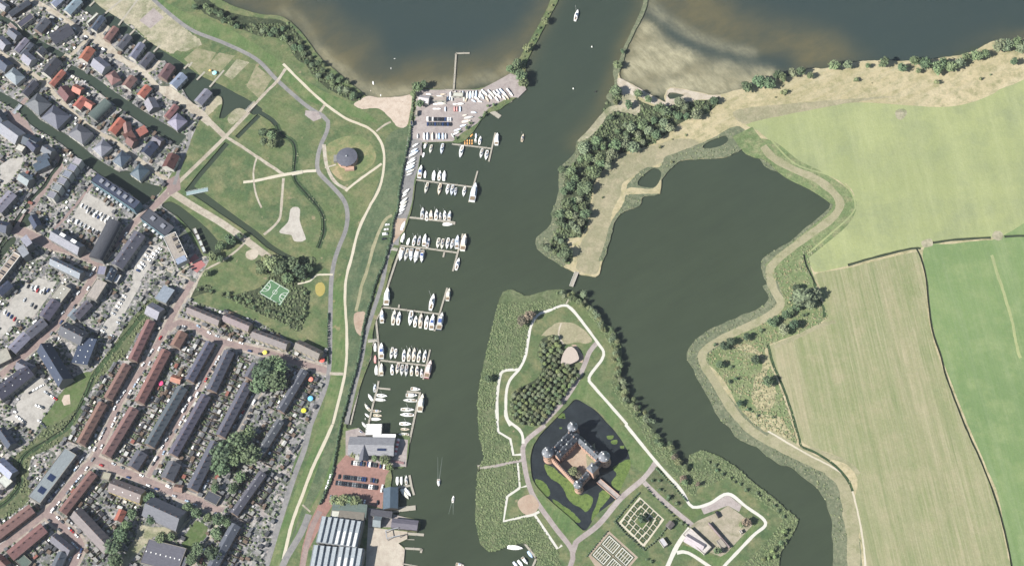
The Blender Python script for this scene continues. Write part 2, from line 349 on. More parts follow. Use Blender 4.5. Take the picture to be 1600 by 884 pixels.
Z('parking_lot', 'parking', 'B', [(870,650),(990,650),(1000,690),(930,790),(870,884),(820,884)], z=.01)
Z('parking_lot', 'parking', 'B', [(60,110),(150,100),(130,170),(60,250),(0,300),(0,150)], z=.01)
Z('parking_lot', 'parking', 'B', [(240,850),(300,870),(280,900),(200,884)], z=.01)
Z('parking_lot', 'parking', 'C', [(160,0),(355,-10),(300,90),(210,210),(130,230),(60,290),(0,345),(0,190)], z=.01)
Z('parking_lot', 'parking', 'C', [(200,600),(260,590),(350,720),(270,830),(220,940),(170,900),(140,880),(60,860),(20,850),(110,810),(100,760)], z=.01)
Z('parking_lot', 'parking', 'C', [(850,-10),(880,10),(800,150),(700,330),(620,310),(720,130)], z=.01)
Z('coloured_court', 'redroad', 'B', [(1220,700),(1285,770),(1230,820),(1190,790),(1170,750)], z=.03)
road('light', 'B', [(990,750),(1040,800),(1110,830),(1180,860),(1190,900)], 1.6, 'footpath')
road('light', 'B', [(1110,830),(1220,750),(1280,720)], 1.6, 'footpath')
# streets of the terraces, on pale pavements
for t_, p_, w_ in (('C', [(1200,-10),(1130,110),(1080,200),(1030,300),(900,520),(750,740),(690,880),(590,1090),(500,1180),(300,1420),(80,1600)], 11), ('C', [(1050,290),(1120,245),(1230,280),(1320,340),(1400,370),(1600,420),(1720,450),(1880,500),(2060,552)], 10.5),
  ('C', [(1400,380),(1260,630),(1100,900),(960,1150),(925,1210)], 9), ('D', [(590,215),(720,275),(880,340),(990,385),(1180,460),(1270,490),(1390,545)], 12), ('D', [(300,560),(400,650),(500,750),(450,884),(420,960)], 13), ('C', [(1620,680),(1480,900),(1330,1155),(1250,1320)], 8),
  ('B', [(-20,540),(130,560),(300,640),(480,690),(640,770)], 12), ('B', [(1080,290),(970,400),(830,520),(640,745),(560,884),(430,1054),(290,1214),(0,1464)], 9)):
    S('pavement', 'pave', t_, p_, w_, .015)
road('brick', 'C', [(1200,-10),(1130,110),(1080,200),(1030,300),(900,520),(750,740),(690,880),(590,1090),(500,1180),(300,1420),(80,1600),(-20,1680)], 6)
road('brick', 'C', [(1050,290),(1120,245),(1230,280),(1320,340),(1400,370),(1600,420),(1720,450),(1880,500),(2060,552)], 6)
road('brick', 'C', [(1400,380),(1260,630),(1100,900),(960,1150),(925,1210)], 4.5)
road('brick', 'D', [(590,215),(720,275),(880,340),(990,385),(1180,460),(1270,490),(1390,545)], 7.5)
road('asphalt', 'C', [(1620,680),(1480,900),(1330,1155),(1250,1320)], 4.5)
road('brick', 'D', [(300,560),(400,650),(500,750),(450,884),(420,960)], 8)
road('brick', 'D', [(-10,770),(110,690),(230,600),(300,530)], 4)
road('light', 'D', [(1380,545),(1350,640),(1250,800),(1200,900)], 3)
Z('gravel_yard', 'sandy', 'D', [(870,620),(950,640),(1100,640),(1180,590),(1210,570),(1100,700),(960,700),(880,780),(780,900),(740,884),(850,700)], z=.01)
Z('lawn', 'lawn', 'D', [(1150,700),(1220,600),(1280,620),(1210,740)], z=.01)
Z('lawn', 'lawn', 'D', [(1130,750),(1200,660),(1240,600),(1300,640),(1290,700),(1200,800)], z=.01)
# green strip with the ditch through the town
Z('green_bank', 'rough', 'C', [(880,160),(960,90),(1000,150),(880,290),(790,440),(720,500),(560,680),(500,830),(420,960),(300,1040),(200,1090),(180,1200),(190,1330),(110,1420),(0,1470),(-40,1400),(80,1290),(100,1200),(80,1100),(200,990),(330,830),(370,720),(480,640),(560,570),(700,400),(800,250)], nat=.4)
Z('lawn', 'lawn', 'C', [(480,580),(570,560),(520,680),(480,780),(330,884),(250,884),(340,750),(370,700)], z=.01, nat=.3)
Z('playground', 'sand', 'C', [(400,700),(435,695),(440,755),(400,765),(385,735)], z=.02)
S('ditch', 'ditch', 'C', [(900,190),(760,360),(600,560),(540,690),(440,880),(300,985),(150,1080),(120,1170),(125,1260),(60,1350),(-20,1410)], 5.0, z=-.4, amp=.3)
S('ditch', None, 'C', [(585,590),(545,690),(470,820),(400,905),(300,975),(170,1060),(128,1120),(118,1180),(125,1260),(60,1350),(-20,1410)], 1.6, z=-1, amp=.2)
# canals
def W_(t, pts, nat=.3): Z('water', None, t, pts, nat=nat)
W_('A', [(560,-10),(640,50),(750,120),(900,235),(1010,310),(1150,400),(1250,470),(1400,540),(1600,650),(1640,690),(1590,720),(1540,690),(1480,680),(1400,740),(1370,740),(1390,640),(1370,600),(1300,620),(1260,660),(1180,620),(1050,400),(1000,380),(900,330),(780,230),(640,140),(500,50),(480,-10)])
S('canal', None, 'A', [(-20,95),(100,170),(210,250),(300,300),(400,355)], 7, z=-1)
S('canal', None, 'A', [(430,425),(560,495),(700,600),(850,705),(1000,800),(1140,880)], [9, 14], z=-1)
S('canal', None, 'A', [(840,595),(790,680),(740,720),(700,800)], 4, z=-1)
S('canal', None, 'A', [(-20,590),(150,690),(230,770),(400,870),(600,1030),(800,1150),(920,1230)], [9, 14], z=-1)
W_('B', [(800,180),(900,250),(1005,280),(1000,320),(930,370),(880,400),(840,350),(760,270),(700,220)])
W_('B', [(1010,400),(1040,378),(1090,382),(1200,460),(1330,580),(1385,680),(1280,700),(1230,610),(1130,490),(1060,440)])
S('canal', None, 'B', [(1170,285),(1260,340),(1400,440),(1500,510),(1600,580),(1680,650),(1760,700),(1820,730)], [9, 5], z=-1)
S('ditch', None, 'B', [(1420,10),(1300,150),(1240,220),(1180,300)], 5.5, z=-1)
S('ditch', None, 'A', [(1620,720),(1550,790),(1480,860)], 5, z=-1)
S('canal', None, 'E', [(-40,670),(20,700),(100,750),(140,800)], 5, z=-1)
S('ditch', 'ditch', 'E', [(130,780),(160,840),(230,884),(250,960),(240,1050),(245,1120),(300,1190),(370,1270),(415,1340),(425,1420),(415,1480),(390,1550)], 5.5, z=-.3, amp=.3)
S('ditch', None, 'E', [(130,780),(160,840),(230,884),(250,960),(240,1050),(245,1120),(300,1190),(370,1270),(415,1340),(425,1420),(415,1480),(390,1550)], 1.6, z=-1, amp=.2)
S('canal', None, 'e', [(780,200),(740,300),(640,420),(560,560),(440,680),(300,860),(160,1060),(80,1200),(0,1320)], 4.2, z=-1)
W_('f', [(330,20),(400,60),(370,180),(300,200),(240,180)])
W_('f', [(0,480),(130,330),(200,330),(160,440),(60,540),(0,620)])
S('canal', None, 'L', [(0,0),(1,1)], .1, z=-1)
# park paths
S('path', 'asphalt', 'A', [(940,-20),(1050,80),(1200,190),(1400,270),(1600,370),(1730,500),(1900,650),(1990,710)], 4.0, z=.02)
S('path', 'asphalt', 'E', [(390,705),(450,760),(440,830),(415,884),(388,970),(385,1060),(420,1110),(480,1170),(550,1254),(572,1340),(560,1440),(520,1540),(488,1640),(470,1768),(465,1960),(460,2250),(440,2400),(380,2560),(340,2660)], 4.2, z=.02)
S('path', 'asphalt', 'H', [(340,0),(300,160),(240,320),(150,600),(60,900)], 5, z=.02)
S('path', 'light', 'F', [(425,20),(435,120),(455,190),(500,260),(570,300)], 3.2, z=.03)
S('path', 'cream', 'E', [(170,400),(300,530),(420,640),(560,740),(700,800),(770,870),(800,960),(795,1080),(765,1190),(700,1310),(640,1440),(600,1600),(568,1720),(556,1850),(568,2110),(560,2300),(530,2450),(480,2650)], 2.6, z=.04)
S('path', 'cream', 'H', [(478,0),(420,130),(350,280),(290,440),(230,600),(170,840)], 3.0, z=.04)
S('path', 'cream', 'F', [(785,140),(680,215),(600,275),(560,310)], 2.6, z=.03)
S('path', 'light', 'E', [(430,655),(400,700)], 2.6, z=.03, sm=False)
Z('gravel_plaza', 'yard', 'E', [(310,690),(390,700),(410,740),(360,760),(305,720)], z=.01)
S('path', 'light', 'E', [(185,430),(135,505),(60,580),(-50,700)], 3.2, z=.03)
S('path', 'light', 'A', [(1400,850),(1500,910),(1620,990),(1770,1090)], 3.0, z=.03)
S('path', 'cream', 'F', [(-80,255),(0,245),(170,210),(290,190),(375,183)], 3.2, z=.03)
S('path', 'light', 'F', [(172,230),(160,380),(148,480),(100,540),(50,582)], 2.6, z=.03)
S('path', 'light', 'B', [(1605,100),(1585,180),(1590,280),(1610,360),(1635,415)], 1.8, z=.03)
S('path', 'light', 'E', [(842,762),(790,790),(752,822)], 2, z=.03)
S('path', 'light', 'F', [(430,165),(500,145)], 1.6, z=.03, sm=False)
S('track', 'dikepath', 'F', [(850,462),(800,500),(740,640),(690,820),(665,884),(640,1000),(625,1060)], 3.2, z=.02)
S('path', 'cream', 'F', [(260,890),(340,870),(380,835),(480,832)], 1.8, z=.03)
S('path', 'light', 'G', [(460,565),(545,568)], 3, z=.02, sm=False)
S('path', 'light', 'H', [(290,500),(340,545)], 1.5, z=.02, sm=False)
S('path', 'light', 'B', [(1560,600),(1480,680),(1400,740),(1290,800),(1240,860),(1180,990)], 2, z=.02)
Z('playground', 'whitesand', 'F', [(215,425),(245,408),(275,425),(275,500),(312,612),(290,625),(240,622),(222,585),(190,580),(145,565),(200,500)], z=.03, nat=.2, step=2)
Z('playground', 'yellowsand', 'G', [(375,10),(410,-5),(430,20),(428,60),(400,85),(372,60)], z=.02, nat=.2, step=2)
Z('playground', 'wetsand', 'F', [(-60,690),(0,670),(15,710),(-20,740),(-60,725)], z=.02, nat=.2, step=2)
Z('sports_court', 'court', 'G', [(90,-25),(215,48),(152,142),(15,62)], z=.05)
# marina shore, car park
Z('car_park', 'redbrick', 'H', [(560,190),(850,262),(812,320),(800,400),(790,525),(705,500),(690,505),(480,500),(430,580),(400,640),(350,740),(270,890),(290,760),(330,620),(390,500),(440,400),(500,260)], z=.01)
road('brick', 'H', [(400,540),(360,620),(320,740),(290,890)], 5, z=.02)
S('road', 'asphalt', 'H', [(330,560),(280,680),(190,830),(160,900)], 6, z=.03)
Z('quay', 'yard', 'H', [(560,40),(640,20),(690,60),(950,95),(938,262),(850,262),(560,190)])
Z('boatyard_slab', 'concrete', 'H', [(700,640),(945,668),(945,712),(890,740),(930,778),(915,960),(680,960)], z=.01)
Z('quay', 'yard', 'H', [(700,520),(845,530),(860,560),(1015,600),(1010,640),(700,640)])
# ---- east land
Z('ground', 'dry', 'X', [(1008,-60),(1006,-5),(1000,20),(990,42),(980,62),(972,82),(966,98),(958,108),(959,122),(958,140),(947,150),(955,165),(937,182),(920,205),(902,221),(897,240),(875,264),(872,303),(862,333),(860,351),(838,373),(842,391),(867,408),(880,416),(900,426),(920,431),(935,430),(942,406),(952,376),
  (960,346),(975,331),(1000,321),(1005,308),(1030,301),(1034,281),(1050,261),(1065,251),(1100,248),(1132,246),(1150,238),(1167,228),(1180,236),(1197,261),(1230,272),(1260,286),(1285,298),(1297,318),(1287,333),(1262,353),(1240,373),(1200,398),(1190,411),(1197,438),(1207,464),(1200,482),(1155,500),(1105,524),(1082,545),(1090,572),
  (1112,612),(1122,640),(1135,660),(1170,688),(1215,723),(1240,728),(1260,735),(1282,753),(1300,773),(1310,808),(1317,863),(1305,890),(1290,960),(1720,960),(1720,40),(1650,52),(1600,60),(1550,65),(1517,82),(1460,92),(1425,95),(1375,95),(1335,97),(1292,107),(1270,107),(1235,118),(1200,128),(1150,141),(1125,148),(1107,147),(1075,140),(1047,137),(1037,150),(1040,160),(1025,152),(1000,140),(985,130),(970,124),
  (968,112),(974,95),(980,75),(992,50),(1005,25),(1013,-5),(1015,-60)], nat=.7)
Z('grass_bank', 'fringe', 'X', [(1190,411),(1197,438),(1207,464),(1200,482),(1155,500),(1105,524),(1082,545),(1090,572),(1112,612),(1122,640),(1135,660),(1170,688),(1215,723),(1240,728),(1260,735),(1282,753),(1300,773),(1310,808),(1317,863),(1305,890),(1290,960),(1345,960),(1345,860),(1325,780),(1290,730),(1200,670),(1140,620),(1110,560),(1180,515),(1225,480),(1215,400)], nat=.7)
Z('grass_bank', 'fringe', 'X', [(1150,238),(1167,228),(1180,236),(1197,261),(1230,272),(1260,286),(1285,298),(1297,318),(1287,333),(1262,353),(1240,373),(1200,398),(1190,411),(1197,438),(1215,430),(1212,405),(1262,372),(1310,325),(1300,300),(1260,272),(1210,245),(1180,215),(1150,215)], nat=.7)
Z('beach', 'wetsand', 'X', [(966,122),(985,131),(1005,142),(1025,153),(1040,160),(1040,150),(1047,138),(1075,141),(1107,148),(1126,149),(1120,156),(1090,156),(1050,165),(1035,168),(1015,160),(1000,152),(985,150),(975,150),(965,135)], nat=.4)
W_('I', [(970,600),(985,580),(1030,580),(1080,595),(1040,612),(985,620)])
Z('grass_bank', 'scrub', 'X', [(950,150),(958,140),(975,150),(990,152),(1005,160),(1035,168),(1060,162),(1110,155),(1125,152),(1110,175),(1080,185),(1060,195),(1020,225),(985,235),(960,250),(950,270),(935,275),(925,300),(920,340),(915,360),(905,370),(885,375),(895,400),(892,410),(875,408),(845,390),(840,374),(862,352),(864,333),(874,303),(877,264),(899,240),(904,221),(922,205),(938,183)], nat=1.0)
Z('grass_bank', 'fringe', 'X', [(1008,-60),(1006,-5),(1000,20),(990,42),(980,62),(972,82),(966,98),(958,108),(959,122),(958,140),(947,150),(955,165),(937,182),(920,205),(902,221),(897,240),(875,264),(872,303),(862,333),(860,351),(838,373),(842,391),(867,408),(880,416),(884,405),(860,388),(874,350),(880,310),(885,270),(905,245),(925,208),(945,184),(965,165),(955,152),(966,140),(964,126),(968,112),(974,95),(980,75),(992,50),(1005,25),(1013,-5),(1015,-60)], nat=.7)
Z('beach', 'sandy', 'I', [(640,660),(590,680),(520,760),(470,820),(410,884),(470,870),(560,780),(600,720),(680,700),(780,720),(800,650),(740,590),(690,600),(670,650)], nat=.5)
Z('dry_grass', 'tip', 'J', [(1010,100),(720,240),(680,330),(620,460),(600,600),(560,720),(525,825),(420,810),(400,760),(440,620),(480,560),(500,400),(540,220),(640,120),(900,20),(1100,-20),(1180,40)], nat=1.0)
Z('bank_reeds', 'fringe', 'X', [(942,408),(952,377),(960,346),(975,331),(1000,321),(1005,308),(1030,301),(1034,281),(1050,261),(1065,251),(1100,248),(1132,246),(1150,238),(1168,226),(1172,212),(1160,200),(1145,198),(1120,212),(1090,226),(1060,238),(1040,246),(1030,262),(1010,262),(985,282),(978,305),(970,325),(955,345),(945,380),(936,408)], nat=1.0)
Z('dry_grass', 'dry', 'J', [(930,240),(925,325),(900,325),(700,330),(740,290),(880,295)], nat=.6)
W_('J', [(785,270),(800,230),(870,175),(905,168),(932,190),(925,240),(890,285),(830,285)])
W_('J', [(1190,40),(1215,10),(1280,-20),(1340,-35),(1350,0),(1300,30),(1230,45)])
Z('dry_grass', 'tip', 'X', [(1145,175),(1200,165),(1400,150),(1350,158),(1200,186),(1165,194)], nat=.8)
# fields
F1 = Z('field', 'field1', 'N', [(-140,780),(-40,750),(0,742),(300,682),(560,642),(900,662),(1130,668),(1300,632),(1420,580),(1500,540),(1900,480),(2000,1440),(1600,1480),(1400,1485),(1150,1500),(1020,1540),(900,1555),(500,1660),(290,1700),(250,1640),(240,1580),(340,1495),(500,1375),(545,1285),(520,1180),(400,1100),(180,1030),(20,890),(-60,820)], nat=.4, step=6)
S('dike', 'marsh', 'O', [(-160,-60),(-90,30),(10,60),(150,170),(300,245),(430,330),(480,390),(440,480),(300,600),(150,720),(30,820)], 22, z=.0)
S('grass_edge', 'field1', 'O', [(10,-20),(170,140),(400,218),(500,290),(545,385),(520,460),(350,612),(250,700)], 1.6, z=.01)
Z('field', 'field2', 'O', [(290,830),(500,790),(930,690),(955,760),(985,884),(1000,1100),(1050,1300),(1120,1490),(1230,1768),(1330,2000),(1420,2220),(1500,2600),(1540,2800),(620,2800),(610,2650),(565,2400),(540,2250),(560,2110),(480,1990),(370,1940),(230,1890),(170,1768),(100,1560),(0,1350),(5,1280),(200,1200),(365,1110),(355,1050),(320,900)], nat=.4, step=6)
Z('field', 'field3', 'O', [(975,665),(1150,640),(1400,615),(1900,590),(1900,2800),(1560,2800),(1510,2600),(1440,2220),(1350,2000),(1250,1768),(1140,1490),(1070,1300),(1020,1100),(1000,884)], nat=.3, step=6)
Z('marsh', 'marsh', 'O', [(230,690),(270,800),(300,884),(330,1000),(355,1050),(365,1105),(200,1195),(0,1275),(-10,1350),(60,1500),(130,1700),(180,1880),(120,1870),(-20,1790),(-160,1690),(-270,1500),(-380,1370),(-350,1310),(-150,1180),(0,1080),(60,960),(20,800),(100,740)], nat=.6)
Z('dead_reeds', 'deadreed', 'P', [(270,400),(350,380),(440,440),(500,520),(470,560),(520,640),(530,720),(480,800),(420,790),(375,720),(400,600),(440,540),(420,450),(340,430)], nat=1.0)
Z('dead_reeds', 'deadreed', 'P', [(330,800),(450,820),(560,840),(600,900),(640,960),(560,960),(420,900)], nat=1.0)
S('dike', 'fringe', 'P', [(490,0),(530,90),(500,150),(400,210),(300,250),(170,310),(60,380),(20,440),(60,540),(140,680),(200,800),(270,870),(330,940),(480,1000),(600,1080),(720,1170),(830,1260),(905,1400),(935,1600),(930,1800)], 13, z=-.02, amp=.4)
S('dike_track', 'dikepath', 'O', [(-30,30),(30,100),(150,170),(300,235),(400,310),(450,390),(400,480),(250,590),(80,720),(10,800),(20,884),(50,950),(80,1010),(40,1065),(-60,1125),(-250,1215),(-390,1300),(-410,1370),(-340,1490),(-220,1680),(-120,1790),(0,1870),(200,1970),(380,2060),(490,2160),(520,2320),(530,2500),(540,2700)], 7.5, z=.02, amp=.2)
S('dike_track', 'dikepath', 'Q', [(0,65),(200,180),(380,280),(470,370),(510,560),(530,700),(540,950)], 11.5, z=.015, amp=.2)
S('track', 'cream', 'Q', [(0,40),(210,165),(400,265),(500,345),(550,500),(590,700),(610,900)], 1.6, z=.01, amp=.3)
S('track', 'dikepath', 'P', [(520,400),(650,340),(800,270),(900,240)], 4, z=.01, amp=.4)
S('track', 'dikepath', 'Q', [(260,150),(400,200),(500,240),(570,310)], 4, z=.01, amp=.4)
S('ditch', None, 'O', [(500,772),(700,715),(900,668),(955,668)], 2.6, z=-1, amp=.2)
S('ditch', None, 'O', [(930,670),(960,730),(990,850),(1005,1000),(1030,1180),(1080,1330),(1120,1480),(1240,1790),(1330,1990),(1420,2220),(1480,2430),(1535,2700)], 1.9, z=-1, amp=.2)
S('ditch', None, 'O', [(1030,632),(1150,615),(1280,606),(1395,600)], 2.6, z=-1, amp=.2)
S('ditch', None, 'O', [(1478,594),(1540,590),(1700,586)], 2.6, z=-1, amp=.2)
S('ditch', None, 'O', [(225,705),(245,780),(280,850),(300,900)], 2.0, z=-1, amp=.2)
S('ditch', 'ditch', 'P', [(770,0),(790,80),(830,160),(832,215)], 2.4, z=-.3, amp=.2)
S('ditch', 'ditch', 'P', [(480,380),(510,500),(570,640),(620,780),(650,884),(680,980),(690,1020),(780,1060),(900,1140),(980,1230),(1010,1300)], 2.4, z=-.3, amp=.2)
S('track', 'field1', 'O', [(1400,710),(1425,800),(1460,900),(1520,1100),(1560,1300),(1580,1350)], 2.6, z=.01, amp=.5)
Z('bare_soil', 'sandy', 'O', [(960,625),(1020,610),(1030,650),(970,660)], nat=.3)
Z('bare_soil', 'sandy', 'O', [(1400,595),(1420,560),(1450,560),(1475,595),(1440,620)], nat=.3)
Z('bare_soil', 'sandy', 'N', [(800,690),(850,680),(870,710),(830,750),(800,730)], nat=.3)
# ---- castle island
Z('ground', 'reed', 'X', [(782,462),(790,454),(800,452),(822,462),(840,458),(860,453),(880,452),(895,457),(907,460),(917,472),(930,486),(942,502),(955,514),(965,527),(971,552),(966,582),(971,607),(990,629),(1010,655),(1012,664),(1037,688),(1055,713),(1071,731),(1076,722),(1077,711),(1095,704),(1110,706),(1125,713),(1147,727),(1175,750),(1195,766),
  (1212,780),(1232,798),(1245,810),(1243,825),(1237,837),(1225,850),(1220,863),(1210,880),(1200,960),(830,960),(835,890),(838,872),(820,848),(790,855),(765,861),(752,850),(747,835),(743,806),(744,760),(748,731),(756,712),(750,690),(746,642),(750,595),(760,547),(768,515),(774,492)], nat=.9)
Z('castle_meadow', 'park', 'K', [(560,145),(470,180),(400,205),(360,265),(345,330),(325,450),(290,530),(180,550),(160,620),(145,720),(150,884),('L',125,120),('L',210,170),('L',220,250),('L',265,300),('L',262,420),('L',190,500),('L',170,620),('L',340,590),('L',470,780),('L',560,900),('M',520,900),('M',750,880),('M',1080,620),('M',900,480),('M',750,380),('M',560,450),('M',460,380),('M',300,180),('K',1000,850),('K',860,640),('K',900,480),('K',760,250),('K',640,120)], nat=.5)
Z('castle_meadow', 'dike', 'M', [('K',640,640),('K',720,600),('K',880,780),('M',100,40),('M',290,230),('M',200,290),('M',30,100),('K',840,860),('K',700,740),('K',600,720)], nat=.3)
Z('castle_meadow', 'dike', 'L', [(330,480),(430,520),(620,690),(560,780),(470,650),(340,500)], nat=.3)
Z('castle_meadow', 'tip', 'K', [(420,330),(520,250),(640,260),(740,350),(700,380),(640,370),(560,380),(450,330)], nat=.6)
Z('wood_floor', 'scrub', 'K', [(430,345),(520,330),(560,420),(560,520),(640,530),(660,570),(600,660),(560,730),(430,884),(250,850),(235,700),(320,640),(400,590),(430,520),(400,430)], nat=.5)
Z('castle_meadow', 'reed', 'M', [(510,240),(520,190),(580,165),(700,200),(780,260),(900,360),(1050,480),(1180,590),(1150,690),(1080,800),(1040,960),(800,960),(1100,640),(1060,590),(750,400),(560,420)], nat=.6)
Z('castle_meadow', 'park', 'M', [(560,400),(640,380),(760,330),(900,440),(1080,580),(1060,640),(940,780),(830,884),(730,884),(990,620),(990,600),(860,510),(750,430),(640,490),(560,510)], nat=.4)
Z('moat', None, 'X', [(900,623),(888,634),(880,642),(868,654),(843,680),(831,702),(829,730),(836,756),(860,782),(888,806),(912,828),(920,822),(934,802),(961,780),(973,756),(985,728),(982,708),(975,693),(960,672),(950,661),(935,644),(915,630)], nat=.3)
S('path', 'yard', 'K', [(770,375),(725,430),(690,520),(640,620),(560,740),(430,884),('L',400,90),('L',290,185),('L',285,290),('L',330,470),('L',450,650),('L',560,800),('L',540,900)], 4.4, z=.02)
road('yard', 'M', [(300,235),(230,330),(80,460),(-60,625),(-200,735),(-222,800)], 5.0, 'road', z=.03)
road('yard', 'M', [(225,360),(350,480),(530,630)], 4.2, 'road')
S('path', 'white', 'K', [(230,892),(205,830),(203,700),(225,610),(290,530),(325,450),(345,330),(360,265),(400,200),(470,172),(560,140),(610,160),(700,270),(780,380),(812,430),(800,480),(722,590),(755,650),(860,770),(960,884)], 2.6, z=.05)
S('path', 'white', 'L', [(180,0),(190,55),(258,110),(278,150),(280,190)], 2.6, z=.05)
S('path', 'white', 'K', [(284,540),(185,550),(160,610),(147,720),(148,860)], 2.6, z=.05)
S('path', 'white', 'L', [(127,0),(140,125),(208,165),(225,255),(270,252)], 2.2, z=.05, sm=False)
S('path', 'white', 'L', [(250,300),(262,440),(300,430)], 1.8, z=.05, sm=False)
S('path', 'white', 'L', [(262,440),(190,490),(170,630),(340,592),(372,575)], 2.4, z=.05, sm=False)
S('path', 'white', 'L', [(345,592),(475,785),(500,765)], 2.2, z=.05, sm=False)
S('path', 'yard', 'L', [(35,330),(120,318),(200,300),(275,285)], 2.5, z=.04)
S('path', 'white', 'M', [(110,0),(300,232),(450,400),(510,498),(555,516),(640,490),(750,433),(860,510),(985,612),(900,700),(720,890),(690,930)], 2.8, z=.05)
S('path', 'white', 'M', [(510,645),(430,760),(370,890)], 4.0, z=.04)
S('path', 'white', 'M', [(430,800),(500,800),(640,890)], 3.0, z=.05)
S('path', 'light', 'K', [(600,90),(580,130)], 1.5, z=.04, sm=False)
S('path', 'wetsand', 'K', [(548,250),(530,320),(560,380)], 1.4, z=.03)
Z('gravel_plaza', 'redsoil', 'K', [(610,385),(640,385),(690,460),(680,500),(650,490),(660,440)], z=.02)
Z('gravel_plaza', 'redsoil', 'L', [(250,520),(280,490),(330,480),(370,540),(330,600),(290,590),(260,560)], z=.02, nat=.3)
Z('yard_gravel', 'yardg', 'M', [(520,630),(560,600),(690,545),(750,505),(830,560),(905,625),(770,770),(720,830),(620,790),(540,660)], z=.01)
Z('yard_gravel', 'yard', 'M', [(580,520),(750,438),(835,505),(820,545),(750,505),(600,560)], z=.02)
Z('lawn', 'lawn', 'M', [(460,530),(580,500),(585,550),(530,600),(470,550)], z=.01)
Z('rampart', 'dike', 'M', [(905,625),(940,600),(970,610),(720,880),(680,840),(760,790)], z=.01)
Z('rampart', 'dike', 'M', [(430,790),(470,750),(620,800),(720,850),(700,884),(640,870),(500,780)], z=.01)
Z('garden_ground', 'park', 'M', [(180,430),(230,390),(450,590),(400,700),(300,884),(200,884),(0,690),(0,630)], z=.0)
Z('garden', 'cream', 'X', [(966.5,816.5),(999.3,775.5),(1038,811),(1006,854.5)], z=.01)
Z('garden', 'garden', 'X', [(919,867),(951,828.5),(997,870),(960,912),(940,900)], z=.01)
Z('garden_ground', 'rough', 'M', [(235,345),(300,270),(490,480),(450,520)], z=.0)


_wh = [z for z in ZONES if z[2] == 'white']; ZONES = [z for z in ZONES if z[2] != 'white']+_wh
_pv = [z for z in ZONES if z[0] == 'pavement']; _i = next(i for i, z in enumerate(ZONES) if z[0] == 'road')
ZONES = [z for z in ZONES[:_i]]+_pv+[z for z in ZONES[_i:] if z[0] != 'pavement']
# ---- triangulate the partition
def build_ground():
    vs = []; es = []
    for (nm, z, m, poly) in ZONES:
        k = len(vs); n = len(poly)
        vs += [Vector((p.x, p.y)) for p in poly]; es += [(k+i, k+(i+1) % n) for i in range(n)]
    BX = 9000
    k = len(vs); vs += [Vector(v) for v in ((-BX, -BX), (BX, -BX), (BX, BX), (-BX, BX))]
    ov, oe, of, *_ = geometry.delaunay_2d_cdt(vs, es, [], 0, 1e-3)
    V = np.array([(v.x, v.y) for v in ov]); Fc = np.array([f for f in of if len(f) == 3])
    cen = V[Fc].mean(1); zone = np.full(len(Fc), -1)
    for zi, (nm, z, m, poly) in enumerate(ZONES):
        p = np.array([(q.x, q.y) for q in poly]); lo, hi = p.min(0), p.max(0)
        cand = np.where((cen[:, 0] >= lo[0]) & (cen[:, 0] <= hi[0]) & (cen[:, 1] >= lo[1]) & (cen[:, 1] <= hi[1]))[0]
        if not len(cand): continue
        x = cen[cand, 0]; y = cen[cand, 1]; wn = np.zeros(len(cand), int)
        q = np.roll(p, 1, 0)
        for (x1, y1), (x2, y2) in zip(p, q):
            if y1 == y2: continue
            c_ = (y1 > y) != (y2 > y)
            wn += np.where(c_ & (x < (x2-x1)*(y-y1)/(y2-y1)+x1), 1 if y2 > y1 else -1, 0)
        ins = wn != 0
        zone[cand[ins]] = zi
    edge = {}
    for fi, f in enumerate(Fc):
        for a, b in ((f[0], f[1]), (f[1], f[2]), (f[2], f[0])): edge.setdefault((min(a, b), max(a, b)), []).append((fi, a, b))
    def zz(fi): return None if zone[fi] < 0 or ZONES[zone[fi]][2] is None else ZONES[zone[fi]][1]
    groups = {}
    for fi in range(len(Fc)):
        zi = zone[fi]
        if zi < 0 or ZONES[zi][2] is None: continue
        groups.setdefault((ZONES[zi][0], ZONES[zi][2]), []).append(fi)
    for (nm, mk), fl in groups.items():
        mb = MB(); vid = {}
        def gv(i, z):
            k_ = (i, round(z, 4))
            if k_ not in vid: vid[k_] = len(mb.v); mb.v.append((V[i, 0], V[i, 1], z))
            return vid[k_]
        for fi in fl:
            z = ZONES[zone[fi]][1]; f = list(Fc[fi])
            a, b, c = V[f[0]], V[f[1]], V[f[2]]
            if (b[0]-a[0])*(c[1]-a[1])-(b[1]-a[1])*(c[0]-a[0]) < 0: f = f[::-1]
            mb.f.append([gv(i, z) for i in f]); mb.m.append(0)
            for e0, e1 in ((f[0], f[1]), (f[1], f[2]), (f[2], f[0])):
                nb = [x[0] for x in edge[(min(e0, e1), max(e0, e1))] if x[0] != fi]
                zn = zz(nb[0]) if nb else None
                if zn is None or zn < z-1e-4:
                    zb = -1.5 if zn is None else zn
                    mb.f.append([gv(e1, z), gv(e0, z), gv(e0, zb), gv(e1, zb)]); mb.m.append(0)
        o = mb.build(nm, GM[mk]); tag(o, kind='structure')
build_ground()

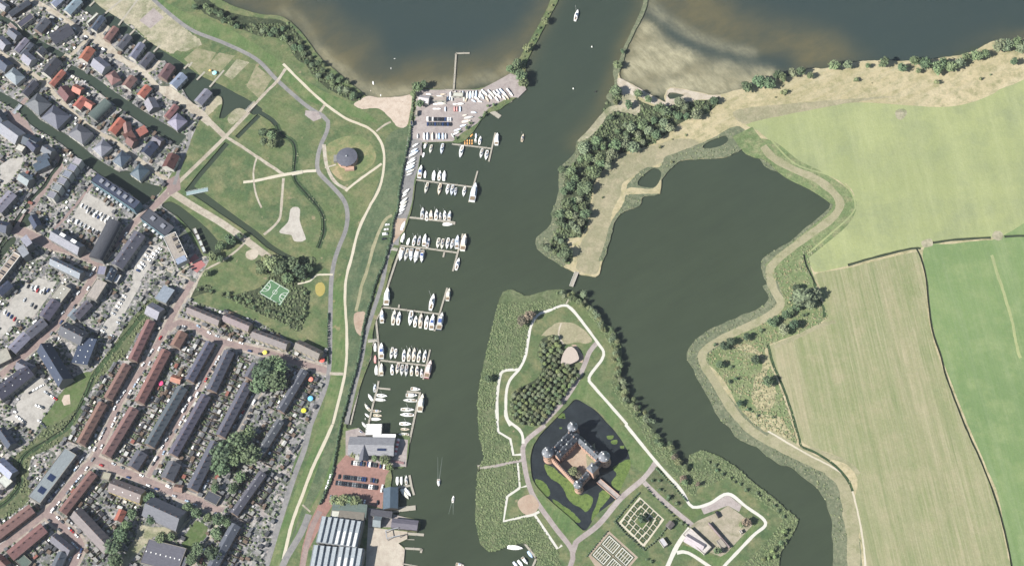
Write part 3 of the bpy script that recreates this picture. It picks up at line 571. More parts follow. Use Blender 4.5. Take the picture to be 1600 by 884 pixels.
# ================================================================ water
def water_mat(name, deep, shallow=None, attr=False):
    m, n, l, b = nodes_of(name); v = tex_vec(n, l)
    base = ramp(n, l, noise_n(n, l, v, .006, 4, .6), [(.3, tuple(x*.9 for x in deep[:3])+(1,)), (.7, tuple(x*1.1 for x in deep[:3])+(1,))])
    base = mixc(n, l, 1, base, ramp(n, l, noise_n(n, l, tex_vec(n, l, -.5, (.02, .09, 1)), 1, 5, .75), [(.3, (.93, .93, .94, 1)), (.7, (1.08, 1.08, 1.06, 1))]), 'MULTIPLY')
    if attr:
        for an, c_, s_ in (('blue', C_(64,80,82), .01), ('shallow', C_(128,120,88), .03), ('sand', C_(202,196,164), .05)):
            a = n.new('ShaderNodeAttribute'); a.attribute_name = an; a.attribute_type = 'GEOMETRY'
            sv = tex_vec(n, l, -.45, (s_*.6, s_, 1)) if an != 'sand' else tex_vec(n, l, .9, (s_*.5, s_*1.1, 1))
            mm = n.new('ShaderNodeMath'); mm.operation = 'MULTIPLY'
            l.new(a.outputs['Fac'], mm.inputs[0])
            f = ramp(n, l, noise_n(n, l, sv, 1 if an != 'sand' else 2.2, 6, .72), [(.38, ({'blue': .9, 'shallow': .5, 'sand': .45}[an],)*3+(1,)), (.62, (1, 1, 1, 1))])
            l.new(f, mm.inputs[1])
            base = mixc(n, l, mm.outputs[0], base, c_)
    l.new(base, b.inputs['Base Color']); b.inputs['Roughness'].default_value = .22; b.inputs['IOR'].default_value = 1.33
    b.inputs['Specular IOR Level'].default_value = .4
    bp = n.new('ShaderNodeBump'); bp.inputs['Strength'].default_value = .25; bp.inputs['Distance'].default_value = .3
    l.new(noise_n(n, l, v, .35, 3, .6), bp.inputs['Height']); l.new(bp.outputs[0], b.inputs['Normal'])
    return m
def seg_dist(X, Y, pts):
    d = np.full(X.shape, 1e9)
    for a, b in zip(pts[:-1], pts[1:]):
        vx, vy = b.x-a.x, b.y-a.y; L2 = vx*vx+vy*vy+1e-9
        t = np.clip(((X-a.x)*vx+(Y-a.y)*vy)/L2, 0, 1)
        d = np.minimum(d, np.hypot(X-a.x-t*vx, Y-a.y-t*vy))
    return d
def water():
    st = 4.0
    xs = np.concatenate([[-9000, -3000, -900], np.arange(-600, 600, st), [900, 3000, 9000]])
    ys = np.concatenate([[-9000, -3000, -700], np.arange(-420, 440, st), [700, 3000, 9000]])
    X, Y = np.meshgrid(xs, ys); ny, nx = X.shape
    nz = np.vectorize(lambda a, b: noise.fractal((a*.012, b*.012, 1.7), 1, 2, 4))(X, Y)
    ss = lambda e0, e1, x: np.clip((x-e0)/(e1-e0), 0, 1)**2*(3-2*np.clip((x-e0)/(e1-e0), 0, 1))
    # western lake basin
    spit = TT('X', [(880,-60),(862,-5),(838,46),(812,90),(800,118)])
    shoreW = TT('X', [(332,-60),(340,-10),(355,5),(400,21),(437,25),(457,37),(482,65),(500,90),(530,115),(562,142),(595,155),(640,149),(710,140),(775,127),(800,112)])
    basinW = [(p.x, p.y) for p in TT('X', [(300,-60),(340,-10),(355,5),(400,21),(437,25),(457,37),(482,65),(500,90),(530,115),(562,142),(595,155),(640,149),(710,140),(775,127),(800,118),(812,90),(838,46),(862,-5),(900,-90)])]
    inW = np.vectorize(lambda a, b: inpoly(basinW, a, b))(X, Y)
    shoreE = TT('X', [(1014,-60),(1013,-5),(992,50),(974,95),(970,124),(1025,152),(1047,137),(1107,147),(1150,141),(1200,128),(1270,107),(1335,97),(1460,92),(1550,65),(1700,50)])
    basinE = [(p.x, p.y) for p in TT('X', [(1015,-60),(1013,-5),(992,50),(974,95),(970,124),(1025,152),(1047,137),(1107,147),(1150,141),(1200,128),(1270,107),(1335,97),(1460,92),(1550,65),(1720,50),(1720,-60)])]
    inE = np.vectorize(lambda a, b: inpoly(basinE, a, b))(X, Y)
    dW = seg_dist(X, Y, shoreW)+nz*22; dE = seg_dist(X, Y, shoreE[4:])+nz*18
    dS = seg_dist(X, Y, spit)
    sh = np.zeros_like(X); sa = np.zeros_like(X)
    sh = np.where(inW, np.maximum(.65*(1-ss(15, 62, dW))+.35*(1-ss(0, 16, dW)), .6*(1-ss(0, 30, dS+nz*10))), sh)
    dEs = seg_dist(X, Y, shoreE[:5])+nz*15
    deepline = TT('X', [(1130,-40),(1180,0),(1240,22),(1300,32),(1340,52),(1400,80),(1500,70)])
    deeppoly = [(p.x, p.y) for p in TT('X', [(1095,-60),(1150,-5),(1240,25),(1310,38),(1350,62),(1385,84),(1470,78),(1560,50),(1740,30),(1740,-80)])]
    inD = np.vectorize(lambda a, b: inpoly(deeppoly, a, b))(X, Y)
    dd = seg_dist(X, Y, TT('X', [(1095,-60),(1150,-5),(1240,25),(1310,38),(1350,62),(1385,84),(1470,78),(1560,50)]))*np.where(inD, -1, 1)+nz*14
    sh = np.where(inE, .75*ss(-12, 40, dd), sh)
    def bump(x, y, px, py, rx, ry, a=0):
        c = P('X', px, py); ca, sn = math.cos(a), math.sin(a); u = (x-c.x)*ca+(y-c.y)*sn; v = -(x-c.x)*sn+(y-c.y)*ca
        return np.exp(-((u/rx)**2+(v/ry)**2))
    arc1 = seg_dist(X, Y, TT('I', [(860,20),(940,105),(1040,165),(1180,240),(1330,290),(1500,330)]))
    arc2 = seg_dist(X, Y, TT('I', [(830,140),(890,180),(980,270),(1100,320),(1200,365),(1400,400),(1600,430)]))
    arcd = seg_dist(X, Y, TT('I', [(900,90),(1000,190),(1120,280),(1300,330),(1500,380),(1700,400)]))
    sa += np.where(inE, .55*np.exp(-(arc1/5)**2)+.3*np.exp(-(arc2/5)**2), 0)
    sh = np.where(inE, np.clip(sh-.85*np.exp(-(arcd/12)**2), 0, 1), sh)
    inner = [(p.x, p.y) for p in TT('I', [(830,130),(890,180),(980,270),(1100,320),(1200,365),(1400,400),(1650,440),(1600,520),(1300,600),(1000,560),(900,600),(680,490),(740,250)])]
    inI = np.vectorize(lambda a, b: inpoly(inner, a, b))(X, Y)
    sa += np.where(inI, .85, 0)
    for a_ in ((1012, 95, 16, 6, 1.1), (1020, 86, 12, 4, .3), (1040, 102, 20, 8, .2), (1060, 118, 26, 9, .1), (1052, 108, 16, 5, .9), (1090, 128, 22, 8, 0), (1110, 135, 26, 6, -.2)): sa += np.where(inE, .7*bump(X, Y, *a_), 0)
    sa += np.where(inW, .35*(1-ss(0, 14, dW))+.3*np.exp(-(seg_dist(X, Y, TT('E', [(160,60),(260,100),(330,190),(380,280),(430,370),(540,440),(650,560)]))/4)**2), 0)
    sa += np.where(inW, .4*(1-ss(2, 20, seg_dist(X, Y, TT('E', [(700,610),(980,600)])))), 0)
    # river edges are a little shallower, open lake is bluer to the north
    riv = seg_dist(X, Y, TT('X', [(800,118),(838,46),(862,-5)]))
    sh = np.where(~inW & ~inE, np.maximum(sh, .4*(1-ss(2, 16, riv+nz*6))), sh)
    dr = seg_dist(X, Y, TT('X', [(902,221),(937,182),(947,150),(958,120),(972,82),(1000,20),(1008,-20)]))
    sh = np.where(~inW & ~inE, np.maximum(sh, .6*(1-ss(1, 14, dr+nz*6))), sh)
    bl = ss(-40, 330, Y+nz*30)*.4
    bl = np.where(inW | inE, .85, bl)
    def soft(a, k):
        for _ in range(k): a = (a+np.roll(a, 1, 0)+np.roll(a, -1, 0)+np.roll(a, 1, 1)+np.roll(a, -1, 1))/5
        return a
    sw = np.vectorize(lambda a, b: noise.noise((a*.03+2*noise.noise((a*.015, b*.015, 9)), b*.05+2*noise.noise((a*.02, b*.02, 4)), .5)))(X, Y)
    sa = np.where(inI, sa*(.75+1.1*sw)+.5*np.exp(-((sw-.12)/.05)**2)*(nz > -.1)*.8, sa); sh = soft(sh, 3); sa = soft(sa, 1)
    me = bpy.data.meshes.new('water')
    vs = [(float(x), float(y), 0.0) for x, y in zip(X.ravel(), Y.ravel())]
    fs = [(j*nx+i, j*nx+i+1, (j+1)*nx+i+1, (j+1)*nx+i) for j in range(ny-1) for i in range(nx-1)]
    me.from_pydata(vs, [], fs)
    for nm, arr in (('shallow', sh), ('sand', np.clip(sa, 0, 1)), ('blue', bl)):
        at_ = me.attributes.new(nm, 'FLOAT', 'POINT'); at_.data.foreach_set('value', arr.ravel().astype(np.float32))
    me.materials.append(water_mat('water_surface', C_(76,87,70), attr=True)); me.update()
    o = link('water', me); tag(o, kind='structure')
water()
def pond(name, mat, t, pts, z=.03, nat=.3):
    w_ = smooth(TT(t, pts), True, 3, nat); mb = MB(); mb.prism([(p.x, p.y) for p in w_], -.02, z)
    return tag(mb.build(name, mat), kind='structure')
# ================================================================ buildings
MT = {
 'wall': objcol('house_wall', .85, .2, .12), 'roof': None,
 'glass': plain('window_glass', (.03, .045, .06, 1), .12, .3, .3, .6), 'white': plain('white_paint', (.62, .62, .6, 1), .5, .06),
 'cream': plain('cream_paint', (.55, .5, .38, 1), .6, .08), 'brickred': plain('red_brick', (.28, .13, .09, 1), .9, .25, 1.2),
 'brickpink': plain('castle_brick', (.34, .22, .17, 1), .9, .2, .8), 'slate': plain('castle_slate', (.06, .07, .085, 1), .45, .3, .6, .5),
 'slatepale': plain('tower_slate', (.13, .14, .16, 1), .42, .3, .5, .5), 'timber': plain('grey_timber', (.2, .18, .15, 1), .85, .25, 1.5),  # tower_slate: a paler slate for tower roofs, gate roof and wing dormers
 'deck': plain('deck_timber', srgb(196, 190, 176), .85, .12, 1.2), 'steel': plain('steel', (.32, .34, .36, 1), .4, .2, .8, .5, metal=.4),
 'chim': plain('chimney_brick', (.12, .07, .055, 1), .9, .3, 2), 'dark': plain('dark_frame', (.03, .03, .035, 1), .5, .2), 'solar': plain('solar_glass', (.012, .02, .05, 1), .18, .3, .5, .6)}
def roofmat():
    m, n, l, b = nodes_of('roof_tiles'); oi = n.new('ShaderNodeObjectInfo'); tc = n.new('ShaderNodeTexCoord'); v = tc.outputs['Object']
    # worn patches and per-dwelling strips follow the building, not the picture
    def mp(sx, sy):
        q = n.new('ShaderNodeMapping'); q.inputs['Scale'].default_value = (sx, sy, 1); l.new(v, q.inputs['Vector']); return q.outputs[0]
    w1 = ramp(n, l, noise_n(n, l, mp(.35, .9), 1, 5, .75), [(.3, (.72, .72, .74, 1)), (.7, (1.28, 1.26, 1.24, 1))])
    w2 = n.new('ShaderNodeTexWave'); w2.inputs['Scale'].default_value = .9; w2.inputs['Distortion'].default_value = .4; w2.bands_direction = 'Y'; l.new(mp(.1, 1), w2.inputs['Vector'])
    c = mixc(n, l, 1, oi.outputs['Color'], w1, 'MULTIPLY')
    c = mixc(n, l, 1, c, ramp(n, l, w2.outputs['Fac'], [(.2, (.9, .9, .9, 1)), (.8, (1.08, 1.08, 1.08, 1))]), 'MULTIPLY')
    l.new(c, b.inputs['Base Color']); b.inputs['Roughness'].default_value = .62; b.inputs['Specular IOR Level'].default_value = .35
    return m
MT['roof'] = roofmat()
RC = dict(red=srgb(158,122,116), orange=srgb(198,126,108), gray=srgb(112,115,128), dark=srgb(82,84,96), navy=srgb(66,78,102), light=srgb(156,160,172), pale=srgb(190,192,194),
          blue=srgb(166,180,204), brown=srgb(138,128,126), beige=srgb(190,182,168), green=srgb(102,122,114), purple=srgb(132,104,108), white=srgb(226,226,224), steel=srgb(172,182,190), bluegrey=srgb(96,112,130), darkred=srgb(120,82,80))
WC = dict(red=srgb(150,120,106), white=srgb(220,218,210), brick=srgb(158,140,130), beige=srgb(196,186,164), yellow=srgb(226,208,150), dark=srgb(90,84,80), glass=srgb(120,150,165), grey=srgb(160,160,158))
FOOT = []      # occupied ground: (cx, cy, ux, uy, half length, half width)
def frame2(t, x1, y1, x2, y2, z):
    a, b = P(t, x1, y1, z), P(t, x2, y2, z); d = (b-a); L_ = d.length; d.normalize()
    return (a+b)/2, d, L_
def gable_mb(L, W, h, rh, over=.35):
    r = MB(); a, b = L/2+over, W/2+over; e = over*rh/(W/2)
    for s in (1, -1):
        r.add([(-a, s*b, h-e), (a, s*b, h-e), (a, 0, h+rh), (-a, 0, h+rh), (-a, s*b, h-e-.18), (a, s*b, h-e-.18), (a, 0, h+rh-.18), (-a, 0, h+rh-.18)],
              [(0, 1, 2, 3) if s < 0 else (3, 2, 1, 0), (4, 5, 1, 0), (7, 6, 5, 4), (0, 3, 7, 4), (1, 5, 6, 2)])
    return r
def house(t, x1, y1, x2, y2, wpx, roof='gray', walls='brick', h=6.3, rh=None, kind='gable', name='terraced_houses', cat='terraced houses', label='', chim=None, group=None,
          win=True, par=None, skyl=0, dorm=0, split=None):
    """ridge or long axis in map tile coordinates; wpx is the width in tile pixels"""
    s = TILES[t][2]; W = wpx/s*.61
    if rh is None: rh = W*.36
    c, d, L = frame2(t, x1, y1, x2, y2, h+(rh*.6 if kind == 'gable' else 0))
    rz = math.atan2(d.y, d.x); root = empty(name, (c.x, c.y, GZ), rz); tag(root, label, cat, group)
    FOOT.append((c.x, c.y, d.x, d.y, L/2+.6, W/2+.6))
    g = MB(); g.box(-L/2, L/2, -W/2, W/2, 0, h)
    if kind == 'gable':
        for sx in (-1, 1): g.add([(sx*L/2, -W/2, h), (sx*L/2, W/2, h), (sx*L/2, 0, h+rh-.2)], [(0, 1, 2) if sx > 0 else (2, 1, 0)])
    o = g.build('wall', MT['wall'], root); o.color = WC[walls]
    if kind == 'gable': r = gable_mb(L, W, h+.02, rh)
    elif kind == 'hip':
        a, b = L/2+.4, W/2+.4; k = max(.2, a-b); r = MB()
        r.add([(-a, -b, h), (a, -b, h), (a, b, h), (-a, b, h), (-k, 0, h+rh), (k, 0, h+rh)], [(0, 1, 5, 4), (2, 3, 4, 5), (1, 2, 5), (3, 0, 4), (3, 2, 1, 0)])
    elif kind == 'flat':
        r = MB(); r.box(-L/2+.25, L/2-.25, -W/2+.25, W/2-.25, h+.02, h+.2)
        p = MB()
        for q in ((-L/2, L/2, -W/2, -W/2+.3), (-L/2, L/2, W/2-.3, W/2), (-L/2, -L/2+.3, -W/2+.3, W/2-.3), (L/2-.3, L/2, -W/2+.3, W/2-.3)): p.box(*q, h+.01, h+.6)
        p.build('parapet', MT[par or 'timber'], root)
    elif kind == 'mono':
        r = MB(); a, b = L/2+.3, W/2+.3
        r.add([(-a, -b, h+.05), (a, -b, h+.05), (a, b, h+rh), (-a, b, h+rh), (-a, -b, h-.1), (a, -b, h-.1), (a, b, h+rh-.15), (-a, b, h+rh-.15)], [(0, 1, 2, 3), (4, 7, 6, 5), (0, 4, 5, 1), (1, 5, 6, 2), (2, 6, 7, 3), (3, 7, 4, 0)])
    elif kind == 'barrel':
        r = MB(); n = 10; a = L/2+.2; b = W/2+.2
        vs = [(x, b*math.cos(math.pi*i/n)*-1, h+rh*math.sin(math.pi*i/n)) for x in (-a, a) for i in range(n+1)]
        r.add(vs, [(i, n+1+i, n+2+i, i+1) for i in range(n)]+[tuple(range(n+1)), tuple(range(n+1, 2*n+2))[::-1]])
    ro = r.build('roof', MT['roof'], root); ro.color = tuple(min(.9, x*random.uniform(.92, 1.08)) for x in RC[roof][:3])+(1,)
    # chimneys or roof vents, one per party wall
    zt = h+rh if kind in ('gable', 'hip') else h
    n = chim if chim is not None else (max(1, int(L/5.6)) if kind == 'gable' and L > 16 else (1 if kind == 'gable' else 0))
    for i in range(n):
        x = -L/2+(i+.5)*L/n; mb = MB(); mb.box(x-.33, x+.33, .25, .95, zt-1.0, zt+.8); mb.build('chimney', MT['chim'], ro)
    for i in range(skyl):
        x = -L/2+(i+.5)*L/skyl+random.uniform(-.5, .5); sd_ = -1 if i % 2 else 1
        mb = MB()
        if kind == 'gable':
            y = sd_*W*.25; z = h+rh*.5
            sl = -sd_*rh/(W/2)
            mb.add([(x-.35, y-.4, z-.4*sl+.1), (x+.35, y-.4, z-.4*sl+.1), (x+.35, y+.4, z+.4*sl+.1), (x-.35, y+.4, z+.4*sl+.1)], [(0, 1, 2, 3)])
            mb.add([(x-.5, y-.6, z-.6*sl-.05), (x+.5, y-.6, z-.6*sl-.05), (x+.5, y+.6, z+.6*sl-.05), (x-.5, y+.6, z+.6*sl-.05)], [(3, 2, 1, 0)])
        else: mb.box(x-.45, x+.45, -.6, .6, h+.2, h+.5)
        mb.build('skylight', MT['white'], ro)
    for i in range(dorm):
        x = -L/2+(i+.5)*L/dorm; mb = MB(); mb.box(x-1.3, x+1.3, -W*.34, -W*.05, h+rh*.2, h+rh*.72); q = mb.build('dormer', MT['wall'], ro); q.color = WC['grey']
    if win:
        nw = max(1, min(12, int(L/5.2)))
        for sd_ in (-1, 1):
            for fl in range(max(1, int(h/2.7))):
                for i in range(nw):
                    x = -L/2+(i+.5)*L/nw; mb = MB(); z0 = .9+fl*2.75
                    mb.box(x-1.0, x+1.0, sd_*W/2-.06, sd_*W/2+.06, z0, z0+1.3); mb.build('window', MT['glass'], root)
    return root
TERR = []
def terrace(t, x1, y1, x2, y2, w_, roof, label, **k):
    r = house(t, x1, y1, x2, y2, w_, roof, label=label, **k); TERR.append((r, label)); return r

terrace('C', 940,235, 825,478, 58, 'red', 'long red-tiled terrace just north of the second red one, beside the green ditch')
terrace('C', 790,508, 672,718, 58, 'red', 'red-tiled terrace along the ditch, middle of the three beside the green strip')
terrace('C', 640,748, 500,1000, 58, 'red', 'southern red-tiled terrace of the three beside the green strip')
terrace('C', 1035,420, 868,740, 64, 'red', 'longest red-tiled terrace, east of the street facing the ditch terraces')
terrace('C', 1140,305, 1090,392, 66, 'red', 'short red-tiled terrace at the street corner north of the longest red row')
terrace('C', 835,782, 660,1072, 66, 'red', 'red-tiled terrace continuing south of the longest red row')
terrace('C', 1312,370, 1180,605, 58, 'gray', 'grey-roofed terrace east of the longest red row with bare corner plot')
terrace('C', 1138,650, 930,1010, 66, 'gray', 'grey-roofed terrace south-east of the magenta parasol')
terrace('C', 1430,425, 1318,668, 66, 'gray', 'grey-roofed terrace in the middle of the estate, north half')
terrace('C', 1285,700, 1078,1068, 62, 'gray', 'long grey-roofed terrace in the middle of the estate, south half')
terrace('C', 1545,628, 1375,950, 62, 'gray', 'grey-roofed terrace west of the big green trees, northern one')
terrace('D', 1345,110, 1198,400, 70, 'gray', 'grey-roofed terrace west of the big green trees, southern one')
terrace('C', 1600,505, 1550,590, 62, 'gray', 'short grey-roofed block at the end of the back lane near the big trees')
terrace('D', 885,170, 825,265, 74, 'gray', 'short grey-roofed block opposite the main estate road, western one')
terrace('D', 1088,235, 1040,335, 82, 'gray', 'short grey-roofed block opposite the main estate road, eastern one')
terrace('C', 1175,158, 1372,240, 56, 'brown', 'brown-roofed terrace north of the street, western of four', walls='beige')
terrace('C', 1400,208, 1560,275, 56, 'brown', 'brown-roofed terrace north of the street, second from the west', walls='beige')
terrace('G', -20,310, 195,388, 58, 'brown', 'brown-roofed terrace north of the street, third from the west', walls='beige')
solt = terrace('G', 252,378, 400,448, 62, 'brown', 'brown-roofed terrace with dark solar panels beside the dike road', walls='beige')
for k in range(2):
    mb = MB(); mb.add([(-9+k*6, -3.6, 6.7), (-5+k*6, -3.6, 6.7), (-5+k*6, -1.0, 8.4), (-9+k*6, -1.0, 8.4), (-9+k*6, -3.6, 6.4), (-5+k*6, -3.6, 6.4), (-5+k*6, -1.0, 8.1), (-9+k*6, -1.0, 8.1)], [(0, 1, 2, 3), (4, 7, 6, 5), (0, 4, 5, 1), (3, 2, 6, 7)]); mb.build('solar_panel', MT['solar'], solt)
terrace('G', 300,545, 150,795, 50, 'gray', 'grey-roofed terrace with white roof vents beside the big green trees', skyl=8, chim=0)
terrace('H', 150,-25, 5,205, 50, 'gray', 'dark terrace with pale roof vents, second of four along the dike gardens', skyl=8, chim=0)
terrace('D', 1640,300, 1460,555, 50, 'gray', 'dark terrace with pale roof vents, third of four along the dike gardens', skyl=8, chim=0)
terrace('D', 1470,625, 1300,930, 62, 'gray', 'dark terrace with pale roof vents, southernmost of the four along the dike gardens', skyl=6, chim=0)
terrace('D', 580,300, 388,545, 58, 'red', 'narrow red-tiled terrace south of the estate road junction')
terrace('D', 195,520, -40,700, 66, 'red', 'red-tiled terrace in the bottom left corner beside the green strip')
terrace('D', 270,640, 60,815, 74, 'red', 'wide red-tiled terrace in the bottom left corner, nearer the lower edge')
terrace('D', 470,545, 680,770, 84, 'brown', 'brown-roofed terrace running south-east from the lower street')
terrace('D', 690,372, 885,445, 84, 'brown', 'brown-roofed terrace with cream back walls and pale vents', walls='yellow', skyl=8, chim=2)
# larger flat or odd buildings
def bld(t, x1, y1, x2, y2, w_, roof, label, kind='gable', name='building', cat='building', **k):
    k.setdefault('walls', 'grey'); return house(t, x1, y1, x2, y2, w_, roof, kind=kind, name=name, cat=cat, label=label, **k)
b_ = bld('D', 445,170, 215,475, 92, 'light', 'long pale grey flat-roofed block with two dark roof patches beside the ditch', 'flat', h=7, walls='grey')
for x in (2, 16):
    mb = MB(); mb.box(x-3, x+3, -3, 4, 7.22, 7.4); mb.build('solar_panel', MT['solar'], b_)
bld('D', 915,500, 1125,595, 128, 'gray', 'broad dark-roofed hall south of the estate road', h=7)
bld('D', 905,790, 1140,850, 150, 'gray', 'big grey school building at the bottom edge with pale rooflights', 'flat', h=5, skyl=8)
bld('D', 1000,830, 1150,900, 130, 'gray', 'lower grey wing of the school at the bottom edge', 'flat', h=4, skyl=4)
bld('D', 765,535, 735,600, 50, 'orange', 'small orange-roofed garden house behind the brown terrace', h=2.8, name='house', cat='house')
bld('D', 1090,392, 1140,400, 44, 'red', 'small red-roofed annex at the end of the long grey row', h=2.8, name='house', cat='house')
bld('C', 1072,590, 1130,608, 44, 'orange', 'small bright red-roofed shed house between two grey rows', h=2.6, name='house', cat='house')
bld('D', 640,318, 690,330, 46, 'beige', 'small white flat-roofed garage at the street junction', 'flat', h=3)
bld('D', 1290,440, 1370,480, 60, 'dark', 'dark flat-roofed kiosk between paving beds by the trees', 'flat', h=3)
bld('D', 330,700, 440,790, 60, 'gray', 'grey-roofed house with long shadow in the bottom left gardens', h=5)
bld('D', 390,800, 350,884, 60, 'gray', 'grey-roofed house at the lower edge left of the small street', h=5)
bld('D', 120,830, 180,884, 60, 'green', 'greenish flat-roofed extension at the bottom left', 'flat', h=3)
bld('D', -20,830, 40,884, 60, 'darkred', 'dark red-roofed house in the very bottom left corner', h=5)
# old town side, left
eb = bld('C', 265,390, 400,610, 96, 'navy', 'large dark blue-roofed hall with pale roof vents by the green strip', h=8, rh=8, skyl=6, chim=1)
bl2 = bld('C', 560,350, 500,508, 108, 'navy', 'dark blue-roofed building covered with small rooflights next to the parking street', 'mono', h=6, rh=2)
for i in range(10):
    mb = MB(); x = -12+(i % 5)*6; y = -4+(i//5)*8; mb.box(x-.4, x+.4, y-.4, y+.4, 6.4, 8.2 if y > 0 else 7.2); mb.build('rooflight', MT['white'], bl2)
bld('C', 385,275, 520,345, 90, 'dark', 'dark gabled apartment block with pale side walls near the blue-roofed hall', h=8, skyl=5)
bld('C', 415,25, 350,110, 84, 'beige', 'beige flat-roofed house where the pink street bends north', 'flat', h=7, skyl=3)
bld('C', 345,110, 270,215, 78, 'gray', 'grey gabled house beside the large car park, north one', h=7)
bld('C', 275,235, 175,320, 66, 'gray', 'grey gabled house along the pink street, middle one', h=7)
bld('C', 165,320, 70,415, 72, 'light', 'pale grey gabled house along the pink street, south one', h=7)
bld('C', 60,440, -40,490, 90, 'beige', 'beige flat-roofed building at the left edge of the pink street', 'flat', h=6)
bld('C', 640,-10, 570,100, 78, 'beige', 'beige-topped shop building on the pink street near the parking', 'flat', h=8)
bld('C', 555,120, 470,210, 62, 'gray', 'small grey house with cream gable south of the beige shop', h=6)
bld('C', 480,170, 440,215, 60, 'light', 'little pale-roofed house at the pink street corner', h=5)
bld('C', 1060,35, 1005,115, 84, 'light', 'pale grey villa roof beside the trees at the street end', 'mono', h=6, rh=1.5)
bld('C', 925,150, 1000,190, 84, 'light', 'pale grey-roofed villa south of the other villa', h=6, name='house', cat='house')
bld('C', 180,535, -20,690, 96, 'dark', 'dark long roof block at the left edge below the pink street', h=8, skyl=8)
bld('C', 110,500, 200,545, 70, 'gray', 'grey roof block joined to the long dark one at the left edge', h=7)
bld('D', 0,30, 70,130, 60, 'navy', 'dark blue terrace roof at the left edge above the pale houses', h=7)
bld('D', -10,230, 80,310, 70, 'blue', 'pale blue-roofed house at the left edge beside the ditch', h=6, name='house', cat='house')
bld('D', 10,330, 60,380, 60, 'white', 'white flat-roofed house at the left edge beside the ditch', 'flat', h=5)
bld('C', -10,60, 60,0, 60, 'navy', 'dark blue roof cut by the left edge above the car park', h=8)
# tile B
for i, (x, y, c_) in enumerate([(955,275,'pale'), (895,352,'light'), (832,432,'light'), (768,515,'light'), (705,600,'light'), (640,690,'light')]):
    hb = house('e', x-45+10, y-28, x+45+10, y+8, 92, c_, 'white', h=10, kind='flat', par='steel', name='town_house', cat='house', group='stepped canal houses', win=True,
          label=['northernmost stepped grey flat-roofed house at the canal junction', 'second stepped grey canal house from the north', 'third stepped grey canal house from the north', 'fourth stepped grey canal house from the north', 'fifth stepped grey canal house from the north', 'southernmost stepped grey flat-roofed canal house'][i])
bb = bld('B', 590,225, 860,405, 66, 'navy', 'dark canal apartment row with six pale roof boxes and bright glass terraces', 'flat', h=10, walls='glass', name='apartment_row', cat='apartments', par='dark')
for i in range(6):
    mb = MB(); x = -19+i*8.0; mb.box(x-2, x+2, -1.5, 2.4, 10.3, 11.8); q = mb.build('roof_box', MT['roof'], bb); q.color = RC['light']
for i in range(9):
    mb = MB(); x = -22+i*5.3; mb.box(x-1.4, x+1.4, -7.6, -5.4, 0, 2.7); mb.build('conservatory', MT['white' if i % 3 == 0 else 'steel'], bb)
bld('f', 1440,140, 1200,600, 190, 'dark', 'curved dark slate apartment roof beside the small parking lot', 'barrel', h=8, rh=4.5, name='apartment_block', cat='apartments', skyl=0)
bq = bld('f', 650,270, 1000,470, 150, 'light', 'apartment block with steep dark back roof and pale front slope on the brick street', h=8, rh=5.5, name='apartment_block', cat='apartments', chim=0)
for x in (-6, 8):
    mb = MB(); mb.box(x-3, x+3, 1.0, 4.6, 9.3, 12.2); mb.build('roof_box', MT['white'], bq)
bld('B', 870,572, 725,775, 84, 'gray', 'dark-roofed terrace with grey vents east of the brick lane', h=8, skyl=6, chim=5)
bb = bld('B', 905,450, 1065,570, 84, 'dark', 'dark apartment row with two pale roof boxes south of the bridge', 'flat', h=9, walls='glass', name='apartment_row', cat='apartments', par='dark')
for x in (-6, 8):
    mb = MB(); mb.box(x-2.4, x+2.4, -1.5, 2.4, 9.3, 10.6); q = mb.build('roof_box', MT['roof'], bb); q.color = RC['light']
for i in range(5):
    mb = MB(); x = -12+i*5.6; mb.box(x-1.4, x+1.4, -9.0, -6.7, 0, 2.7); mb.build('conservatory', MT['white' if i % 2 == 0 else 'steel'], bb)
nb = bld('B', 1060,585, 1135,745, 84, 'beige', 'modern white building with beige flat roof, white rim and glass south end', 'flat', h=11, walls='white', par='white', name='modern_building', cat='building')
mb = MB(); mb.box(12.5, 19, -5, 5, 11.22, 11.7); q = mb.build('glass_roof', MT['roof'], nb); q.color = RC['blue']
for i in range(5):
    mb = MB(); mb.box(-14+i*4.6, -11+i*4.6, 1, 4.6, 11.22, 12.6); mb.build('roof_box', MT['dark' if i % 2 else 'timber'], nb)
for i in range(4): house('B', 1215+i*17, 548+i*38, 1228+i*17, 580+i*38, 22, 'white', 'white', h=2.5, kind='flat', name='houseboat', cat='houseboat', label=ordw(i)+' small white flat-roofed houseboat from the north along the pond wall', group='white houseboats by the pond', win=False, chim=0)
for i, (x, y, x2, y2, w_, c_, lb) in enumerate([
  (250,430,370,510,130,'light','pale square slate roof facing the dark canal shadow'), (540,80,650,150,120,'gray','grey gabled villa at the canal end'),
  (430,330,600,250,120,'bluegrey','row of blue-grey gables over the canal lane, south'), (470,250,600,180,110,'bluegrey','row of blue-grey gables over the canal lane, north'), (360,10,450,100,110,'navy','dark blue roof with white wings near the top canal')]):
    bld('e', x, y, x2, y2, w_, c_, lb, h=8, name='town_house', cat='house')
bld('e', 150,650, -40,860, 150, 'light', 'pale grey roof with dark dormer gaps at the left edge', 'gable', h=9, rh=3, skyl=0, chim=5)
bld('e', 210,80, 300,120, 90, 'white', 'white-roofed house with terrace at the left near the canal', 'flat', h=7, name='town_house', cat='house')
bld('f', 300,330, 370,430, 90, 'light', 'narrow pale block with dark shadow on the brick square, north half', 'mono', h=11, rh=1)
bld('f', 260,450, 330,560, 90, 'light', 'narrow pale block with dark shadow on the brick square, south half', 'mono', h=11, rh=1)
fb = bld('f', 220,540, -60,900, 110, 'beige', 'long beige flat roof with dark slot rooflights at the left edge', 'flat', h=8, par='white')
